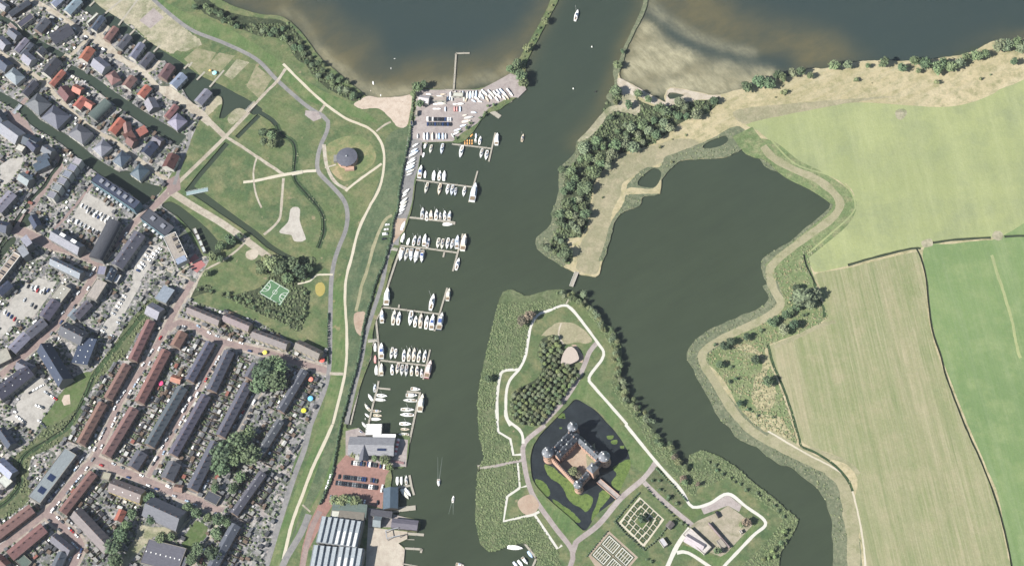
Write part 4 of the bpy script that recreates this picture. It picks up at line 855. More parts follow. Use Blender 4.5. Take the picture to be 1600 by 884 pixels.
for i in range(6):
    mb = MB(); mb.box(-22+i*8.5, -20.6+i*8.5, -2.6, 2.6, 8.22, 8.6); mb.build('rooflight', MT['dark'], fb)
    mb = MB(); mb.box(-19.6+i*8.5, -18.2+i*8.5, -2.6, 2.6, 8.22, 8.6); mb.build('rooflight', MT['dark'], fb)
bld('f', 640,610, 1010,790, 110, 'light', 'pale-fronted apartment row with dark rear roofs south of the brick square', h=8, rh=4, skyl=5)
bld('f', 400,60, 470,190, 110, 'navy', 'dark blue gabled house with white gable edge near the brick square', h=8, name='town_house', cat='house')
bld('f', 1290,690, 1260,800, 110, 'light', 'striped pale rooftop house at the street fork', 'flat', h=7, name='town_house', cat='house')
bld('f', 1420,720, 1350,860, 90, 'navy', 'dark teal roof with white vents at the street fork', h=8, skyl=4, name='town_house', cat='house')
bld('f', 1500,800, 1440,900, 60, 'white', 'small white-rimmed flat roof beside the teal roof', 'flat', h=4, name='town_house', cat='house')
bld('f', -30,170, 90,200, 150, 'navy', 'dark roof cut by the left edge beside the brick square', h=9)
for i, (t, x, y, x2, y2, w_, c_, k, wl, lb) in enumerate([
  ('B',615,20,670,70,92,'light','hip','white','grey hipped villa on the canal with white gable front, northern one'), ('B',735,95,790,130,92,'bluegrey','hip','white','grey hipped villa on the canal, middle one'),
  ('B',845,175,905,215,92,'bluegrey','hip','white','grey hipped villa with terrace where the canal widens'), ('B',960,10,905,75,76,'navy','gable','grey','dark blue-roofed house with pale side strip near the path junction'),
  ('B',1085,80,1045,160,80,'darkred','gable','white','dark red-roofed white house at the path junction'), ('B',800,-20,840,10,60,'darkred','gable','brick','dark red roof house east of the canal lane'),
  ('A',490,-5,415,75,66,'blue','gable','white','pale blue waterfront house, second from the top edge'), ('A',385,-20,330,30,54,'blue','gable','white','pale blue waterfront house at the top edge'),
  ('A',640,105,580,185,50,'bluegrey','gable','white','blue-grey waterfront house with long white side roof'), ('A',612,88,545,150,20,'white','flat','white','narrow white flat-roofed wing beside the blue-grey waterfront house'),
  ('A',722,172,664,248,52,'red','gable','brick','bright red-roofed waterfront house'), ('A',805,222,742,298,54,'gray','gable','grey','grey waterfront house next to the red one'),
  ('A',885,272,822,360,54,'light','gable','white','pale grey waterfront house with dark roof slots'), ('A',945,335,882,410,58,'gray','gable','grey','grey waterfront house before the curved jetty'),
  ('A',1065,405,1010,485,70,'purple','gable','brick','purple-brown waterfront house with rounded roof'), ('A',1145,465,1078,535,66,'blue','gable','white','light blue waterfront house with dark stripe'),
  ('A',1300,565,1235,640,66,'light','gable','grey','grey waterfront house at the east end of the row'),
  ('A',180,10,60,90,46,'dark','gable','dark','dark-roofed house in the top left corner, northern one'), ('A',205,100,120,165,50,'dark','flat','white','dark flat roof with white edges in the top left'),
  ('A',290,120,230,190,70,'gray','gable','brick','grey roof house on the top left lane'), ('A',440,170,320,240,100,'dark','gable','white','dark slate house with orange terrace at the left lane'),
  ('A',565,300,515,372,72,'orange','gable','white','orange-roofed house at the lane corner'), ('A',590,375,660,430,84,'light','gable','white','pale blue-grey roofed house beside the orange one'),
  ('A',690,460,730,520,70,'red','hip','white','red hipped house between the pale one and the canal'), ('A',830,480,785,540,66,'red','gable','white','red-roofed house with dark skylight'),
  ('A',925,540,875,600,60,'orange','gable','white','orange-roofed house east of the hedge'), ('A',930,620,960,680,76,'light','gable','grey','grey-roofed house with red parasol roof'),
  ('A',1100,660,1040,735,46,'red','gable','brick','narrow red-roofed house near the light lane end'), ('A',1080,740,1140,790,90,'light','hip','grey','wide grey hipped roof at the canal end'),
  ('A',-10,240,40,290,70,'light','gable','grey','grey roof house at the left edge'), ('A',165,245,100,320,46,'light','gable','grey','narrow pale grey twin roofs by the light lane'),
  ('A',195,275,135,345,40,'gray','gable','grey','narrow grey roof next to the pale twin roofs'), ('A',150,345,200,385,70,'light','gable','white','pale grey roofed house south of the twin roofs'),
  ('A',355,370,280,460,84,'dark','gable','white','dark gabled house beside the canal bend'), ('A',395,445,320,530,44,'orange','gable','brick','thin orange-roofed row at the lane end'),
  ('A',60,450,130,510,80,'light','hip','white','grey roofed white house west of the bridge'), ('A',220,510,150,590,60,'dark','gable','grey','dark gabled house facing the grey bridge'),
  ('A',385,550,435,610,76,'darkred','gable','brick','dark red-roofed house in the green garden'), ('A',460,545,510,570,54,'orange','gable','brick','small orange-red hipped house in the green garden'),
  ('A',525,610,475,670,64,'orange','gable','white','orange-red double roof house west of the reed canal'), ('A',540,640,580,665,50,'orange','gable','brick','small orange wing beside the double roof house'),
  ('A',680,645,580,740,84,'green','barrel','grey','green rounded roof house with dark ridge by the side canal'), ('A',760,745,695,825,64,'orange','gable','brick','orange-roofed house below the side canal'),
  ('A',790,770,800,830,50,'red','gable','brick','small red roofed wing beside the orange house'), ('A',780,860,830,830,70,'darkred','gable','brick','dark red house near the canal end'),
  ('A',860,830,910,800,60,'orange','gable','brick','red-orange house on the canal edge'), ('A',200,620,285,690,110,'gray','hip','grey','broad grey hipped villa beside the dark canal, north'),
  ('A',300,700,400,770,120,'gray','hip','grey','broad grey hipped villa beside the dark canal, middle'), ('A',460,810,550,870,100,'gray','hip','white','broad grey hipped villa beside the dark canal, south'),
  ('A',10,780,120,860,100,'light','gable','white','white-edged pale house west of the pink bridge'), ('A',150,860,230,900,80,'navy','gable','grey','dark blue roof south of the pale house'),
  ('A',-20,700,20,760,60,'navy','gable','grey','blue-grey roof at the left edge above the white house'), ('A',-10,370,50,420,80,'navy','gable','grey','dark roof at the left edge south of the light lane'),
  ('A',-20,10,40,50,50,'light','gable','white','pale roof in the very top left corner'), ('A',960,860,1010,890,50,'gray','gable','brick','grey roof by the canal lane south side'),
  ('A',60,190,110,230,60,'gray','gable','grey','grey roof between canal and lane at top left'), ('A',240,330,270,300,50,'dark','gable','white','small dark roof by the pale twin roofs')]):
    house(t, x, y, x2, y2, w_, c_, wl, h=5.5, kind=k, name='house', cat='house', label=lb, chim=1 if k == 'gable' else 0, win=True)
# balcony-like jetties of the waterfront houses
for i, (x, y, x2, y2) in enumerate([(560,40,590,10),(640,100,760,0),(740,160,860,0),(800,230,850,180),(890,270,910,250),(960,325,1000,285),(1180,420,1200,390),(1230,500,1280,450),(1310,545,1400,440),(1150,430,1180,400)]):
    a, b = P('A', x, y), P('A', x2, y2); d = (b-a).normalized(); n_ = Vector((-d.y, d.x, 0)); mb = MB(); mb.prism([(a+n_*1)[:2], (b+n_*1)[:2], (b-n_*1)[:2], (a-n_*1)[:2]], .7, 1.06)
    for k in (0.1, .5, .9):
        q = a.lerp(b, k); mb.box(q.x-.15, q.x+.15, q.y-.15, q.y+.15, -1.2, .7)
    tag(mb.build('footbridge', MT['deck']), ordw(i)+' narrow plank footbridge from the top edge behind the waterfront houses', 'footbridge', 'footbridges over the canal')
# ---- round fort
def fort():
    z = 5.0; c = P('F', 568, 98, z+GZ); root = empty('round_fort', (c.x, c.y, GZ)); tag(root, 'round brick fort tower with dark roof on the grassy mound', 'fort')
    R_ = 65/4*.61
    MB().lathe([(R_+.4, 0), (R_+.2, 3), (R_, z)], 48).build('wall', MT['brickpink'], root)
    r = MB().lathe([(R_+.5, z+.02), (R_+.5, z+.4), (R_*.5, z+1.4), (.3, z+2.0)], 32).build('roof', MT['roof'], root); r.color = RC['gray']
    MB().lathe([(.8, z+1.9), (.8, z+2.7), (.1, z+3)], 12).build('roof_vent', MT['steel'], r)
    mb = MB(); mb.box(-R_-3.5, -R_+.3, -3, 4, 0, 3.8); q = mb.build('entrance_block', MT['wall'], root); q.color = WC['grey']
    mb = MB(); mb.box(-2, 7, -R_-3.2, -R_+.6, 0, 2.6); mb.build('gun_ledge', MT['brickpink'], root)
    for i in range(12):
        a = i*math.pi/6; mb = MB(); mb.box(R_-.1, R_+.35, -.5, .5, 2.8, 4.2, rz=0)
        q = mb.build('gun_port', MT['dark'], root); q.rotation_euler = (0, 0, a)
fort()
# ---- castle
def castle():
    zc = 15.0
    N_, W_c, E_, S_ = (P('k', 337, 137, zc), P('k', 135, 345, zc), P('k', 592, 375, zc), P('k', 378, 600, zc))
    cen = (N_+W_c+E_+S_)/4; root = empty('castle', (cen.x, cen.y, GZ)); tag(root, 'moated brick castle with four round corner towers around a courtyard', 'castle')
    o = Vector((cen.x, cen.y, 0))
    def L2(p): return Vector((p.x-cen.x, p.y-cen.y, 0))
    n_, w__, e_, s_ = map(L2, (N_, W_c, E_, S_))
    for nm, p, rad, eav in (('t', n_, 4.4, 14), ('t', w__, 4.9, 14), ('t', e_, 4.9, 13), ('t', s_, 3.6, 12)):
        tw = MB().lathe([(rad+.5, -1.5), (rad, 2), (rad, eav)], 28, c=p[:2]).build('tower', MT['brickpink'], root)
        rf = MB().lathe([(rad+.5, eav+.01), (rad+.4, eav+.4), (rad*.55, eav+3.4), (rad*.3, eav+5), (rad*.28, eav+6)], 16, c=p[:2]).build('tower_roof', MT['slatepale'], tw)
        MB().lathe([(.7, eav+6), (.9, eav+6.8), (.1, eav+8.6)], 10, c=p[:2]).build('lantern', MT['white'], tw)
        for i in range(8):
            a = i*math.pi/4
            for z0 in (4, 9):
                mb = MB(); mb.box(rad-.2, rad+.12, -.45, .45, z0, z0+1.6)
                q = mb.build('window', MT['glass'], tw); q.rotation_euler = (0, 0, a); q.location = (p.x, p.y, 0)
        for i in range(4):
            a = i*math.pi/2+.5; mb = MB(); mb.add([(rad*.9, -.5, eav+.8), (rad*.9, .5, eav+.8), (rad*.9, .5, eav+2.2), (rad*.9, -.5, eav+2.2), (rad*.5, -.5, eav+2.2), (rad*.5, .5, eav+2.2)], [(0, 1, 2, 3), (3, 2, 5, 4), (0, 3, 4), (1, 5, 2)])
            q = mb.build('dormer', MT['white'], tw); q.rotation_euler = (0, 0, a); q.location = (p.x, p.y, 0)
    def wing(nm, a, b, off, W, h, rh, roofm, wallm, inset=3.0, double=False, chim=3):
        d = (b-a); L = d.length-inset*2; d.normalize(); nn = Vector((-d.y, d.x, 0)); c = (a+b)/2+nn*off; rz = math.atan2(d.y, d.x)
        g = MB(); g.box(-L/2, L/2, -W/2, W/2, -1.5, h)
        parts = [(0, W)] if not double else [(-W/4, W/2), (W/4, W/2)]
        for (oy, ww) in parts:
            for sx in (-1, 1): g.add([(sx*L/2, oy-ww/2, h), (sx*L/2, oy+ww/2, h), (sx*L/2, oy, h+rh)], [(0, 1, 2) if sx > 0 else (2, 1, 0)])
        q = g.build(nm, wallm, root); q.location = c; q.rotation_euler = (0, 0, rz)
        for (oy, ww) in parts:
            r = gable_mb(L, ww, h+.02, rh, .15); r.v = [(x, y+oy, z) for x, y, z in r.v]; r.build('wing_roof', roofm, q)
            for i in range(chim):
                x = -L/2+(i+.5)*L/chim; mb = MB(); mb.box(x-.4, x+.4, oy-.4, oy+.4, h+rh-1, h+rh+1.5); mb.build('chimney', MT['white' if i % 2 else 'brickpink'], q)
            for i in range(4):
                for sd_ in (-1, 1):
                    x = -L/2+(i+.5)*L/4; mb = MB(); mb.box(x-.5, x+.5, oy+sd_*ww*.3-.5, oy+sd_*ww*.3+.5, h+rh*.35, h+rh*.72); mb.build('dormer', MT['slatepale'], q)
        for sd_ in (-1, 1):
            for i in range(int(L/3.2)):
                for z0 in ((3, 7.5) if h > 8 else (3,)):
                    x = -L/2+(i+.5)*3.2; mb = MB(); mb.box(x-.55, x+.55, sd_*W/2-.08, sd_*W/2+.08, z0, z0+2); mb.build('window', MT['glass'], q)
        return q
    wing('residential_wing', w__, n_, -5.2, 12, 11, 4.6, MT['slate'], MT['brickpink'], 2.6, True)
    wing('side_wing', n_, e_, -3.0, 6.5, 8.5, 3.6, MT['slate'], MT['brickpink'], 4.2)
    q = wing('gate_wing', s_, e_, 2.0, 4.6, 7.0, 2.6, MT['slate'], MT['brickpink'], 3.5)
    # gate tower
    gp = s_.lerp(e_, .56); d = (e_-s_).normalized(); rz = math.atan2(d.y, d.x)
    g = MB(); g.box(-3.6, 3.6, -3.6, 3.6, -1.5, 15); gt = g.build('gate_tower', MT['brickpink'], root); gt.location = gp; gt.rotation_euler = (0, 0, rz)
    r = MB(); r.add([(-4, -4, 15.02), (4, -4, 15.02), (4, 4, 15.02), (-4, 4, 15.02), (-1.5, 0, 20.5), (1.5, 0, 20.5)], [(0, 1, 5, 4), (2, 3, 4, 5), (1, 2, 5), (3, 0, 4), (3, 2, 1, 0)]); r.build('gate_roof', MT['slatepale'], gt)
    mb = MB(); mb.lathe([(.8, 19.5), (.8, 21.6), (.1, 23.2)], 10); mb.build('lantern', MT['white'], gt)
    mb = MB(); mb.box(-1.3, 1.3, -3.72, -3.5, 0, 4); mb.build('gate', MT['dark'], gt)
    # south-west curtain wall with wall walk
    d = (s_-w__).normalized(); L = (s_-w__).length-6; c = (s_+w__)/2; rz = math.atan2(d.y, d.x)
    g = MB(); g.box(-L/2, L/2, -.8, .8, -1.5, 8.6); cw = g.build('curtain_wall', MT['brickpink'], root); cw.location = c; cw.rotation_euler = (0, 0, rz)
    mb = MB(); mb.box(-L/2, L/2, .8, 2.2, 6.6, 7.0); mb.build('wall_walk', MT['timber'], cw)
    for i in range(int(L/1.6)):
        pass
    mb = MB()
    for i in range(int(L/1.8)): x = -L/2+(i+.5)*1.8; mb.box(x-.55, x+.55, -.8, -.2, 8.62, 9.5)
    mb.build('battlement', MT['brickpink'], cw)
    # courtyard paving and plinth
    ins = [w__.lerp(e_, .06), s_.lerp(n_, .06), e_.lerp(w__, .06), n_.lerp(s_, .06)]
    mb = MB(); mb.prism([tuple(p[:2]) for p in ins], -1.5, .25); mb.build('courtyard', GM['redsoil'], root)
    mb = MB(); q0 = s_.lerp(e_, .35)+(n_-s_)*.15; mb.prism([tuple((q0+u)[:2]) for u in (Vector((0, 0, 0)), (e_-s_)*.35, (e_-s_)*.35+(n_-s_)*.33, (n_-s_)*.33)], .25, .32)
    mb.build('courtyard_garden', GM['sandy'], root)
    # bridge over the moat
    a = P('k', 545, 575, GZ); b = P('k', 705, 712, GZ); d = (b-a).normalized(); L = (b-a).length; c = (a+b)/2
    br = empty('castle_bridge', (c.x, c.y, GZ), math.atan2(d.y, d.x)); tag(br, 'brick bridge over the moat to the castle gate', 'bridge')
    mb = MB(); mb.box(-L/2, L/2, -2.2, 2.2, -.2, .5)
    for i in range(5): x = -L/2+(i+.5)*L/5; mb.box(x-.7, x+.7, -2.0, 2.0, -2.5, -.2)
    mb.build('deck', GM['yard'], br)
    for sd_ in (-1, 1): mb = MB(); mb.box(-L/2, L/2, sd_*2.35-.14, sd_*2.35+.14, -.2, 1.4); mb.build('parapet', MT['brickpink'], br)
castle()
# castle moat water, duckweed
moat = [z for z in ZONES if z[0] == 'moat'][0][3]
mm = plain('moat_water', (.017, .021, .024, 1), .25, .35, .08, .25)
mb = MB(); mb.prism([(p.x, p.y) for p in smooth([Vector((p.x, p.y, 0)) for p in moat][::3], True, 3)], .01, .05); tag(mb.build('moat', mm), kind='structure')
weed = ground('duckweed', C_(112,138,74), C_(134,156,88), C_(92,116,66), s2=.3, fine=.2, spots=(.68, .35, C_(40,52,50)))
def weedp(t, pts):
    w_ = smooth(TT(t, pts), True, 1.5, .9); mb = MB(); mb.prism([(p.x, p.y) for p in w_], .04, .09); tag(mb.build('duckweed', weed), kind='stuff')
weedp('k', [(110,440),(180,470),(260,540),(340,600),(390,690),(440,680),(490,700),(500,740),(450,820),(400,790),(340,760),(300,720),(270,650),(220,590),(160,560),(120,500)])
weedp('k', [(30,560),(90,570),(150,650),(140,700),(80,670),(40,620)])
weedp('k', [(170,720),(240,760),(330,820),(400,900),(340,900),(230,830)])
weedp('k', [(560,660),(600,650),(640,700),(560,800),(540,890),(490,900),(500,820),(540,740)])
weedp('k', [(790,400),(720,430),(660,470),(690,520),(650,590),(690,650),(740,640),(800,580),(900,440)])
for q in ((240,45,30),(240,148,12),(640,220,24),(670,260,26),(740,300,20),(265,60,14)):
    x, y, r = q; weedp('k', [(x-r,y-r*.5),(x+r,y-r*.6),(x+r*.8,y+r*.5),(x-r*.7,y+r*.6)])
# ---- boatyard buildings, sheds
yb = bld('H', 580,130, 862,135, 112, 'light', 'yacht club building with grey roof and blue panels on the quay', h=6, rh=3.0, name='club_building', cat='building', chim=0)
mb = MB(); mb.box(-14, -9, -13, 0, 0, 6); q = mb.build('cross_wing', MT['wall'], yb); q.color = WC['white']
r = gable_mb(14, 8, 6.05, 3.2); r.v = [(-6+y*1.0, x-7.5, z) for x, y, z in r.v]; q = r.build('cross_roof', MT['roof'], yb); q.color = RC['gray']
mb = MB(); mb.add([(6, -5, 7.9), (14, -5, 7.9), (14, -3, 8.6), (6, -3, 8.6)], [(0, 1, 2, 3)]); mb.add([(6, -5, 7.7), (14, -5, 7.7), (14, -3, 8.4), (6, -3, 8.4)], [(3, 2, 1, 0)]); mb.build('solar_panel', MT['solar'], yb)
mb = MB(); mb.box(0, 21, 8.2, 12.5, 4.5, 4.9); mb.build('white_canopy', MT['white'], yb)
for x in (1, 20): mb = MB(); mb.box(x-.2, x+.2, 11.8, 12.2, 0, 4.5); mb.build('canopy_post', MT['steel'], yb)
cv = bld('c', 360,665, 350,795, 190, 'white', 'white boat canopy with four roof bays on the inner jetty', 'flat', h=5, name='boat_canopy', cat='canopy', par='white', chim=0, win=False)
for i in range(4): mb = MB(); mb.add([(-5.2+i*2.6, -6.5, 5.22), (-5.2+i*2.6+2.4, -6.5, 5.22), (-5.2+i*2.6+2.4, 6.5, 5.22), (-5.2+i*2.6, 6.5, 5.22), (-5.2+i*2.6+1.2, -6.5, 5.9), (-5.2+i*2.6+1.2, 6.5, 5.9)], [(0, 1, 4), (2, 3, 5), (0, 4, 5, 3), (1, 2, 5, 4)]); mb.build('roof_bay', MT['white'], cv)
bld('H', 842,395, 840,522, 84, 'bluegrey', 'blue-grey roofed boathouse beside the small jetty', h=5.5, rh=2.5, name='boathouse', cat='boathouse', walls='dark', chim=0)
bld('H', 480,530, 692,545, 74, 'green', 'low green-roofed hall next to the car park trees', h=6, rh=2, kind='mono', name='yard_hall', cat='hall', chim=0)
bld('H', 520,570, 675,585, 60, 'brown', 'brown striped lean-to roof below the green hall', h=6.5, rh=.5, kind='mono', name='yard_hall', cat='hall', chim=0)
bld('H', 470,560, 520,565, 44, 'white', 'white flat box beside the brown lean-to', h=6.5, kind='flat', name='yard_hall', cat='hall', chim=0, win=False)
def sawhall(t, x1, y1, x2, y2, wd, lb, n, white):
    root = house(t, x1, y1, x2, y2, wd, 'steel', 'grey', h=9, kind='flat', name='shipyard_hall', cat='hall', label=lb, par='steel', chim=0)
    L = P(t, x1, y1, 10)-P(t, x2, y2, 10); L = L.length; W = wd/4*.61
    for i in range(n):
        w0 = L/n; x0 = -L/2+i*w0+.3; w1 = w0-.4; mb = MB(); y0, y1_ = -W/2+.4, W/2-.4
        mb.add([(x0, y0, 9.22), (x0+w1, y0, 9.22), (x0+w1, y1_, 9.22), (x0, y1_, 9.22), (x0+w1*.8, y0, 11.2), (x0+w1*.8, y1_, 11.2)], [(0, 1, 4), (2, 3, 5), (0, 4, 5, 3), (1, 2, 5, 4)])
        q = mb.build('roof_bay', MT['roof'], root); q.color = RC['steel']
        mb = MB(); mb.add([(x0+w1*.97+.02, y1_*.35, 9.62), (x0+w1*.97+.02, y1_*.97, 9.62), (x0+w1*.86+.06, y1_*.97, 10.72), (x0+w1*.86+.06, y1_*.35, 10.72)], [(0, 1, 2, 3)])
        mb.build('roof_window', MT['glass'], q)
        if i in white:
            mb = MB(); mb.add([(x0+w1*.25, y0+.3, 9.87), (x0+w1*.62, y0+.3, 10.82), (x0+w1*.62, y1_*.05, 10.82), (x0+w1*.25, y1_*.05, 9.87)], [(0, 1, 2, 3)]); mb.build('light_panel', MT['white'], q)
    return root
sawhall('H', 395,655, 650,690, 160, 'large pale blue-grey shipyard hall with sawtooth roof and white strips', 7, (3, 4, 5, 6))
sawhall('H', 350,820, 505,835, 130, 'western pale shipyard hall on the bottom edge', 4, ())
sawhall('H', 508,835, 665,850, 140, 'eastern shipyard hall on the bottom edge with white roof strips', 4, (0, 1, 2))
bld('H', 720,550, 850,565, 34, 'dark', 'long thin dark roof beside the shipyard jetty', h=4, kind='mono', rh=.5, name='yard_shed', cat='shed', chim=0)
bld('H', 735,600, 780,605, 60, 'light', 'small grey shed on the shipyard quay', h=4, name='yard_shed', cat='shed', chim=0)
bld('H', 850,615, 1010,630, 56, 'gray', 'long grey floating boathouse moored off the shipyard', h=4.5, rh=1.2, kind='gable', name='floating_boathouse', cat='boathouse', chim=0, walls='dark')
bld('a', 440,110, 560,125, 100, 'white', 'white and pale blue boat club hall beside the beach', h=5, rh=2.5, name='boat_hall', cat='hall', chim=0, walls='white')
bld('a', 385,300, 420,300, 70, 'beige', 'small pink-beige flat hut at the beach fence', h=3, kind='flat', name='hut', cat='hut', chim=0, walls='white')
bld('a', 345,400, 350,450, 30, 'navy', 'small blue container hut at the beach fence', h=2.8, kind='flat', name='hut', cat='hut', chim=0, walls='glass')
bld('a', 860,70, 990,75, 60, 'white', 'row of white container cabins at the north edge of the boatyard', h=2.8, kind='flat', name='cabin_row', cat='cabins', chim=0, walls='white')
bld('a', 610,120, 780,125, 60, 'beige', 'beige open store shed at the north edge of the boatyard', h=3, kind='flat', name='yard_shed', cat='shed', chim=0, walls='white')
# castle island pavilion, yard buildings
def pavilion():
    pts = [P('K', x, y, 5) for x, y in ((545,500),(560,440),(590,400),(612,396),(640,420),(655,455),(655,480),(600,508),(560,510))]
    c = sum(pts, Vector((0, 0, 0)))/len(pts); root = empty('pavilion', (c.x, c.y, GZ)); tag(root, 'curved white-roofed pavilion set into the castle wood', 'pavilion')
    w_ = smooth([Vector((p.x, p.y, 0)) for p in pts], True, 2); lp = [(p.x-c.x, p.y-c.y) for p in w_]
    mb = MB(); mb.prism([(x*.93, y*.93) for x, y in lp], 0, 3.6); mb.build('wall', MT['timber'], root)
    mb = MB(); mb.prism(lp, 3.62, 4.1); mb.build('roof', plain('pale_roof', srgb(216, 202, 190), .8, .06), root)
pavilion()
bld('M', 492,668, 625,790, 60, 'white', 'white stacked marquee boxes in the castle yard', h=3, kind='flat', name='marquee', cat='marquee', chim=0, win=False, walls='white')
bld('M', 490,700, 600,765, 56, 'pale', 'lower pale tent roof beside the white marquee', h=2.6, kind='gable', name='marquee', cat='marquee', chim=0, win=False, walls='white')
bld('M', 330,715, 362,760, 30, 'white', 'small bright white van-like hut beside the castle gardens', h=2.8, kind='flat', name='hut', cat='hut', chim=0, walls='white', win=False)
bld('M', 630,615, 760,765, 9, 'brown', 'long thin wall-like shed roof across the castle yard', h=3, rh=.5, kind='gable', name='lean_to', cat='shed', chim=0, win=False, walls='brick')
bld('M', 375,640, 400,610, 34, 'brown', 'small brown garden shed by the parterre', h=3, name='garden_shed', cat='shed', chim=0, win=False)
bld('M', 690,720, 730,770, 30, 'beige', 'small beige ticket hut in the castle yard corner', h=3, kind='flat', name='hut', cat='hut', chim=0, win=False)
bld('M', 825,660, 838,680, 12, 'white', 'tiny white kiosk beside the autumn bushes', h=2.4, kind='flat', name='kiosk', cat='kiosk', chim=0, win=False, walls='white')
# parterres: clipped hedges with beds
hedge = plain('box_hedge', (.035, .06, .025, 1), .9, .4, 1.2)
def beds(t, quad, nx, ny, lb, gap=.22, h=.6, fill='bed'):
    q = [P(t, *p) for p in quad]; cnt = 0
    for i in range(nx):
        for j in range(ny):
            def U(u, v): return (q[0].lerp(q[1], u)).lerp(q[3].lerp(q[2], u), v)
            u0, u1, v0, v1 = (i+gap/2)/nx, (i+1-gap/2)/nx, (j+gap/2)/ny, (j+1-gap/2)/ny
            o_ = [U(u0, v0), U(u1, v0), U(u1, v1), U(u0, v1)]; c = sum(o_, Vector((0, 0, 0)))/4
            root = empty('hedged_bed', (c.x, c.y, GZ)); cnt += 1
            tag(root, ordw(i*ny+j)+' '+lb.replace('lower edge', 'lower rim').replace('upper edge', 'upper rim'), 'garden bed', lb.split(' in ')[-1])
            r = [((p.x-c.x), (p.y-c.y)) for p in o_]; mb = MB(); k = .72
            for a in range(4):
                b = (a+1) % 4; mb.prism([r[a], r[b], (r[b][0]*k, r[b][1]*k), (r[a][0]*k, r[a][1]*k)], 0, h)
            mb.build('hedge', hedge, root)
            mb = MB(); mb.prism([(x*(k-.02), y*(k-.02)) for x, y in r], 0, .2); mb.build('planting', GM[fill], root)
def one_bed(q4, lb, grp, hw=.7, h=.6, fill='bed', frame=None):
    c = sum(q4, Vector((0, 0, 0)))/4; root = empty('hedged_bed', (c.x, c.y, GZ)); tag(root, lb, 'garden bed', grp)
    r = [(p.x-c.x, p.y-c.y) for p in q4]; m_ = min((q4[1]-q4[0]).length, (q4[2]-q4[1]).length); k = max(.3, 1-2*hw/m_); mb = MB()
    for a in range(4):
        b = (a+1) % 4; mb.prism([r[a], r[b], (r[b][0]*k, r[b][1]*k), (r[a][0]*k, r[a][1]*k)], 0, h)
    mb.build('hedge' if frame is None else 'edging', frame or hedge, root)
    mb = MB(); mb.prism([(x*(k-.02), y*(k-.02)) for x, y in r], 0, .2); mb.build('planting', GM[fill], root); return root
TILES['m'] = (900, 720, 5.39)
def quadU(pts):
    L_, T_, R_, B_ = [P('m', *p) for p in pts]
    return lambda a, b: (L_.lerp(T_, a)).lerp(B_.lerp(R_, a), b)
U = quadU([(366,518), (535,306), (734,490), (570,714)])
cell = lambda U, a0, a1, b0, b1: [U(a0, b0), U(a0, b1), U(a1, b1), U(a1, b0)]
SD = {'nw': 'north-west', 'se': 'south-east', 'sw': 'south-west', 'ne': 'north-east'}
def ring(lo, th, n, nm):
    hi = 1-lo; g = .022
    for sd in ('sw', 'ne'):
        a0, a1 = (lo, lo+th) if sd == 'sw' else (hi-th, hi)
        for i in range(n): w0 = (hi-lo)/n; one_bed(cell(U, a0, a1, lo+i*w0+g, lo+(i+1)*w0-g), f'{ordw(i)} hedged bed of the {nm} ring on its {SD[sd]} side', f'hedged beds of the {nm} ring')
    for sd in ('nw', 'se'):
        b0, b1 = (lo, lo+th) if sd == 'nw' else (hi-th, hi); n2 = n-1
        for i in range(n2): w0 = (hi-lo-2*th)/n2; one_bed(cell(U, lo+th+i*w0+g*1.4, lo+th+(i+1)*w0-g*.4, b0, b1), f'{ordw(i)} hedged bed of the {nm} ring on its {SD[sd]} side', f'hedged beds of the {nm} ring')
ring(.035, .125, 5, 'outer parterre'); ring(.205, .105, 3, 'inner parterre')
mb = MB(); q = cell(U, .345, .655, .345, .655); mb.prism([p[:2] for p in q], GZ, GZ+.12); tag(mb.build('lawn_square', GM['lawn']), kind='structure')
V = quadU([(112,790), (275,600), (508,812), (345,1000)])
for i, (a0, b0, nm) in enumerate([(.54,.06,'northern'),(.06,.06,'western'),(.54,.53,'eastern'),(.06,.53,'southern')]):
    a1, b1 = a0+.4, b0+.41; q = cell(V, a0, a1, b0, b1)
    r = empty('vegetable_square', sum(q, Vector((0, 0, 0)))/4); r.location.z = GZ; tag(r, f'{nm} white-edged vegetable square of the castle kitchen garden', 'garden square', 'vegetable squares'); c = r.location
    mb = MB(); mb.prism([(p-c)[:2] for p in q], 0, .1); mb.build('pale_path', GM['white'], r)
    fr = cell(V, a0-.018, a1+.018, b0-.018, b1+.018); mb = MB()
    for k in range(4):
        x0, x1, y1, y0 = fr[k], fr[(k+1) % 4], q[(k+1) % 4], q[k]; mb.prism([(p-c)[:2] for p in (x0, x1, y1, y0)], 0, .5)
    mb.build('clipped_edge', hedge, r)
    cols = 2 if i in (1, 2) else 1; rows = 6 if i != 2 else 5
    for cx_ in range(cols):
        for k in range(rows):
            w_, l_ = (b1-b0-.05)/rows, (a1-a0-.06)/cols
            qq = cell(V, a0+.03+cx_*l_+.012, a0+.03+(cx_+1)*l_-.012, b0+.025+k*w_+.012, b0+.025+(k+1)*w_-.012)
            mb = MB(); mb.prism([(p-c)[:2] for p in qq], .1, .35); mb.build('planted_row', GM['bed' if (k+i) % 3 else 'scrub'], r)
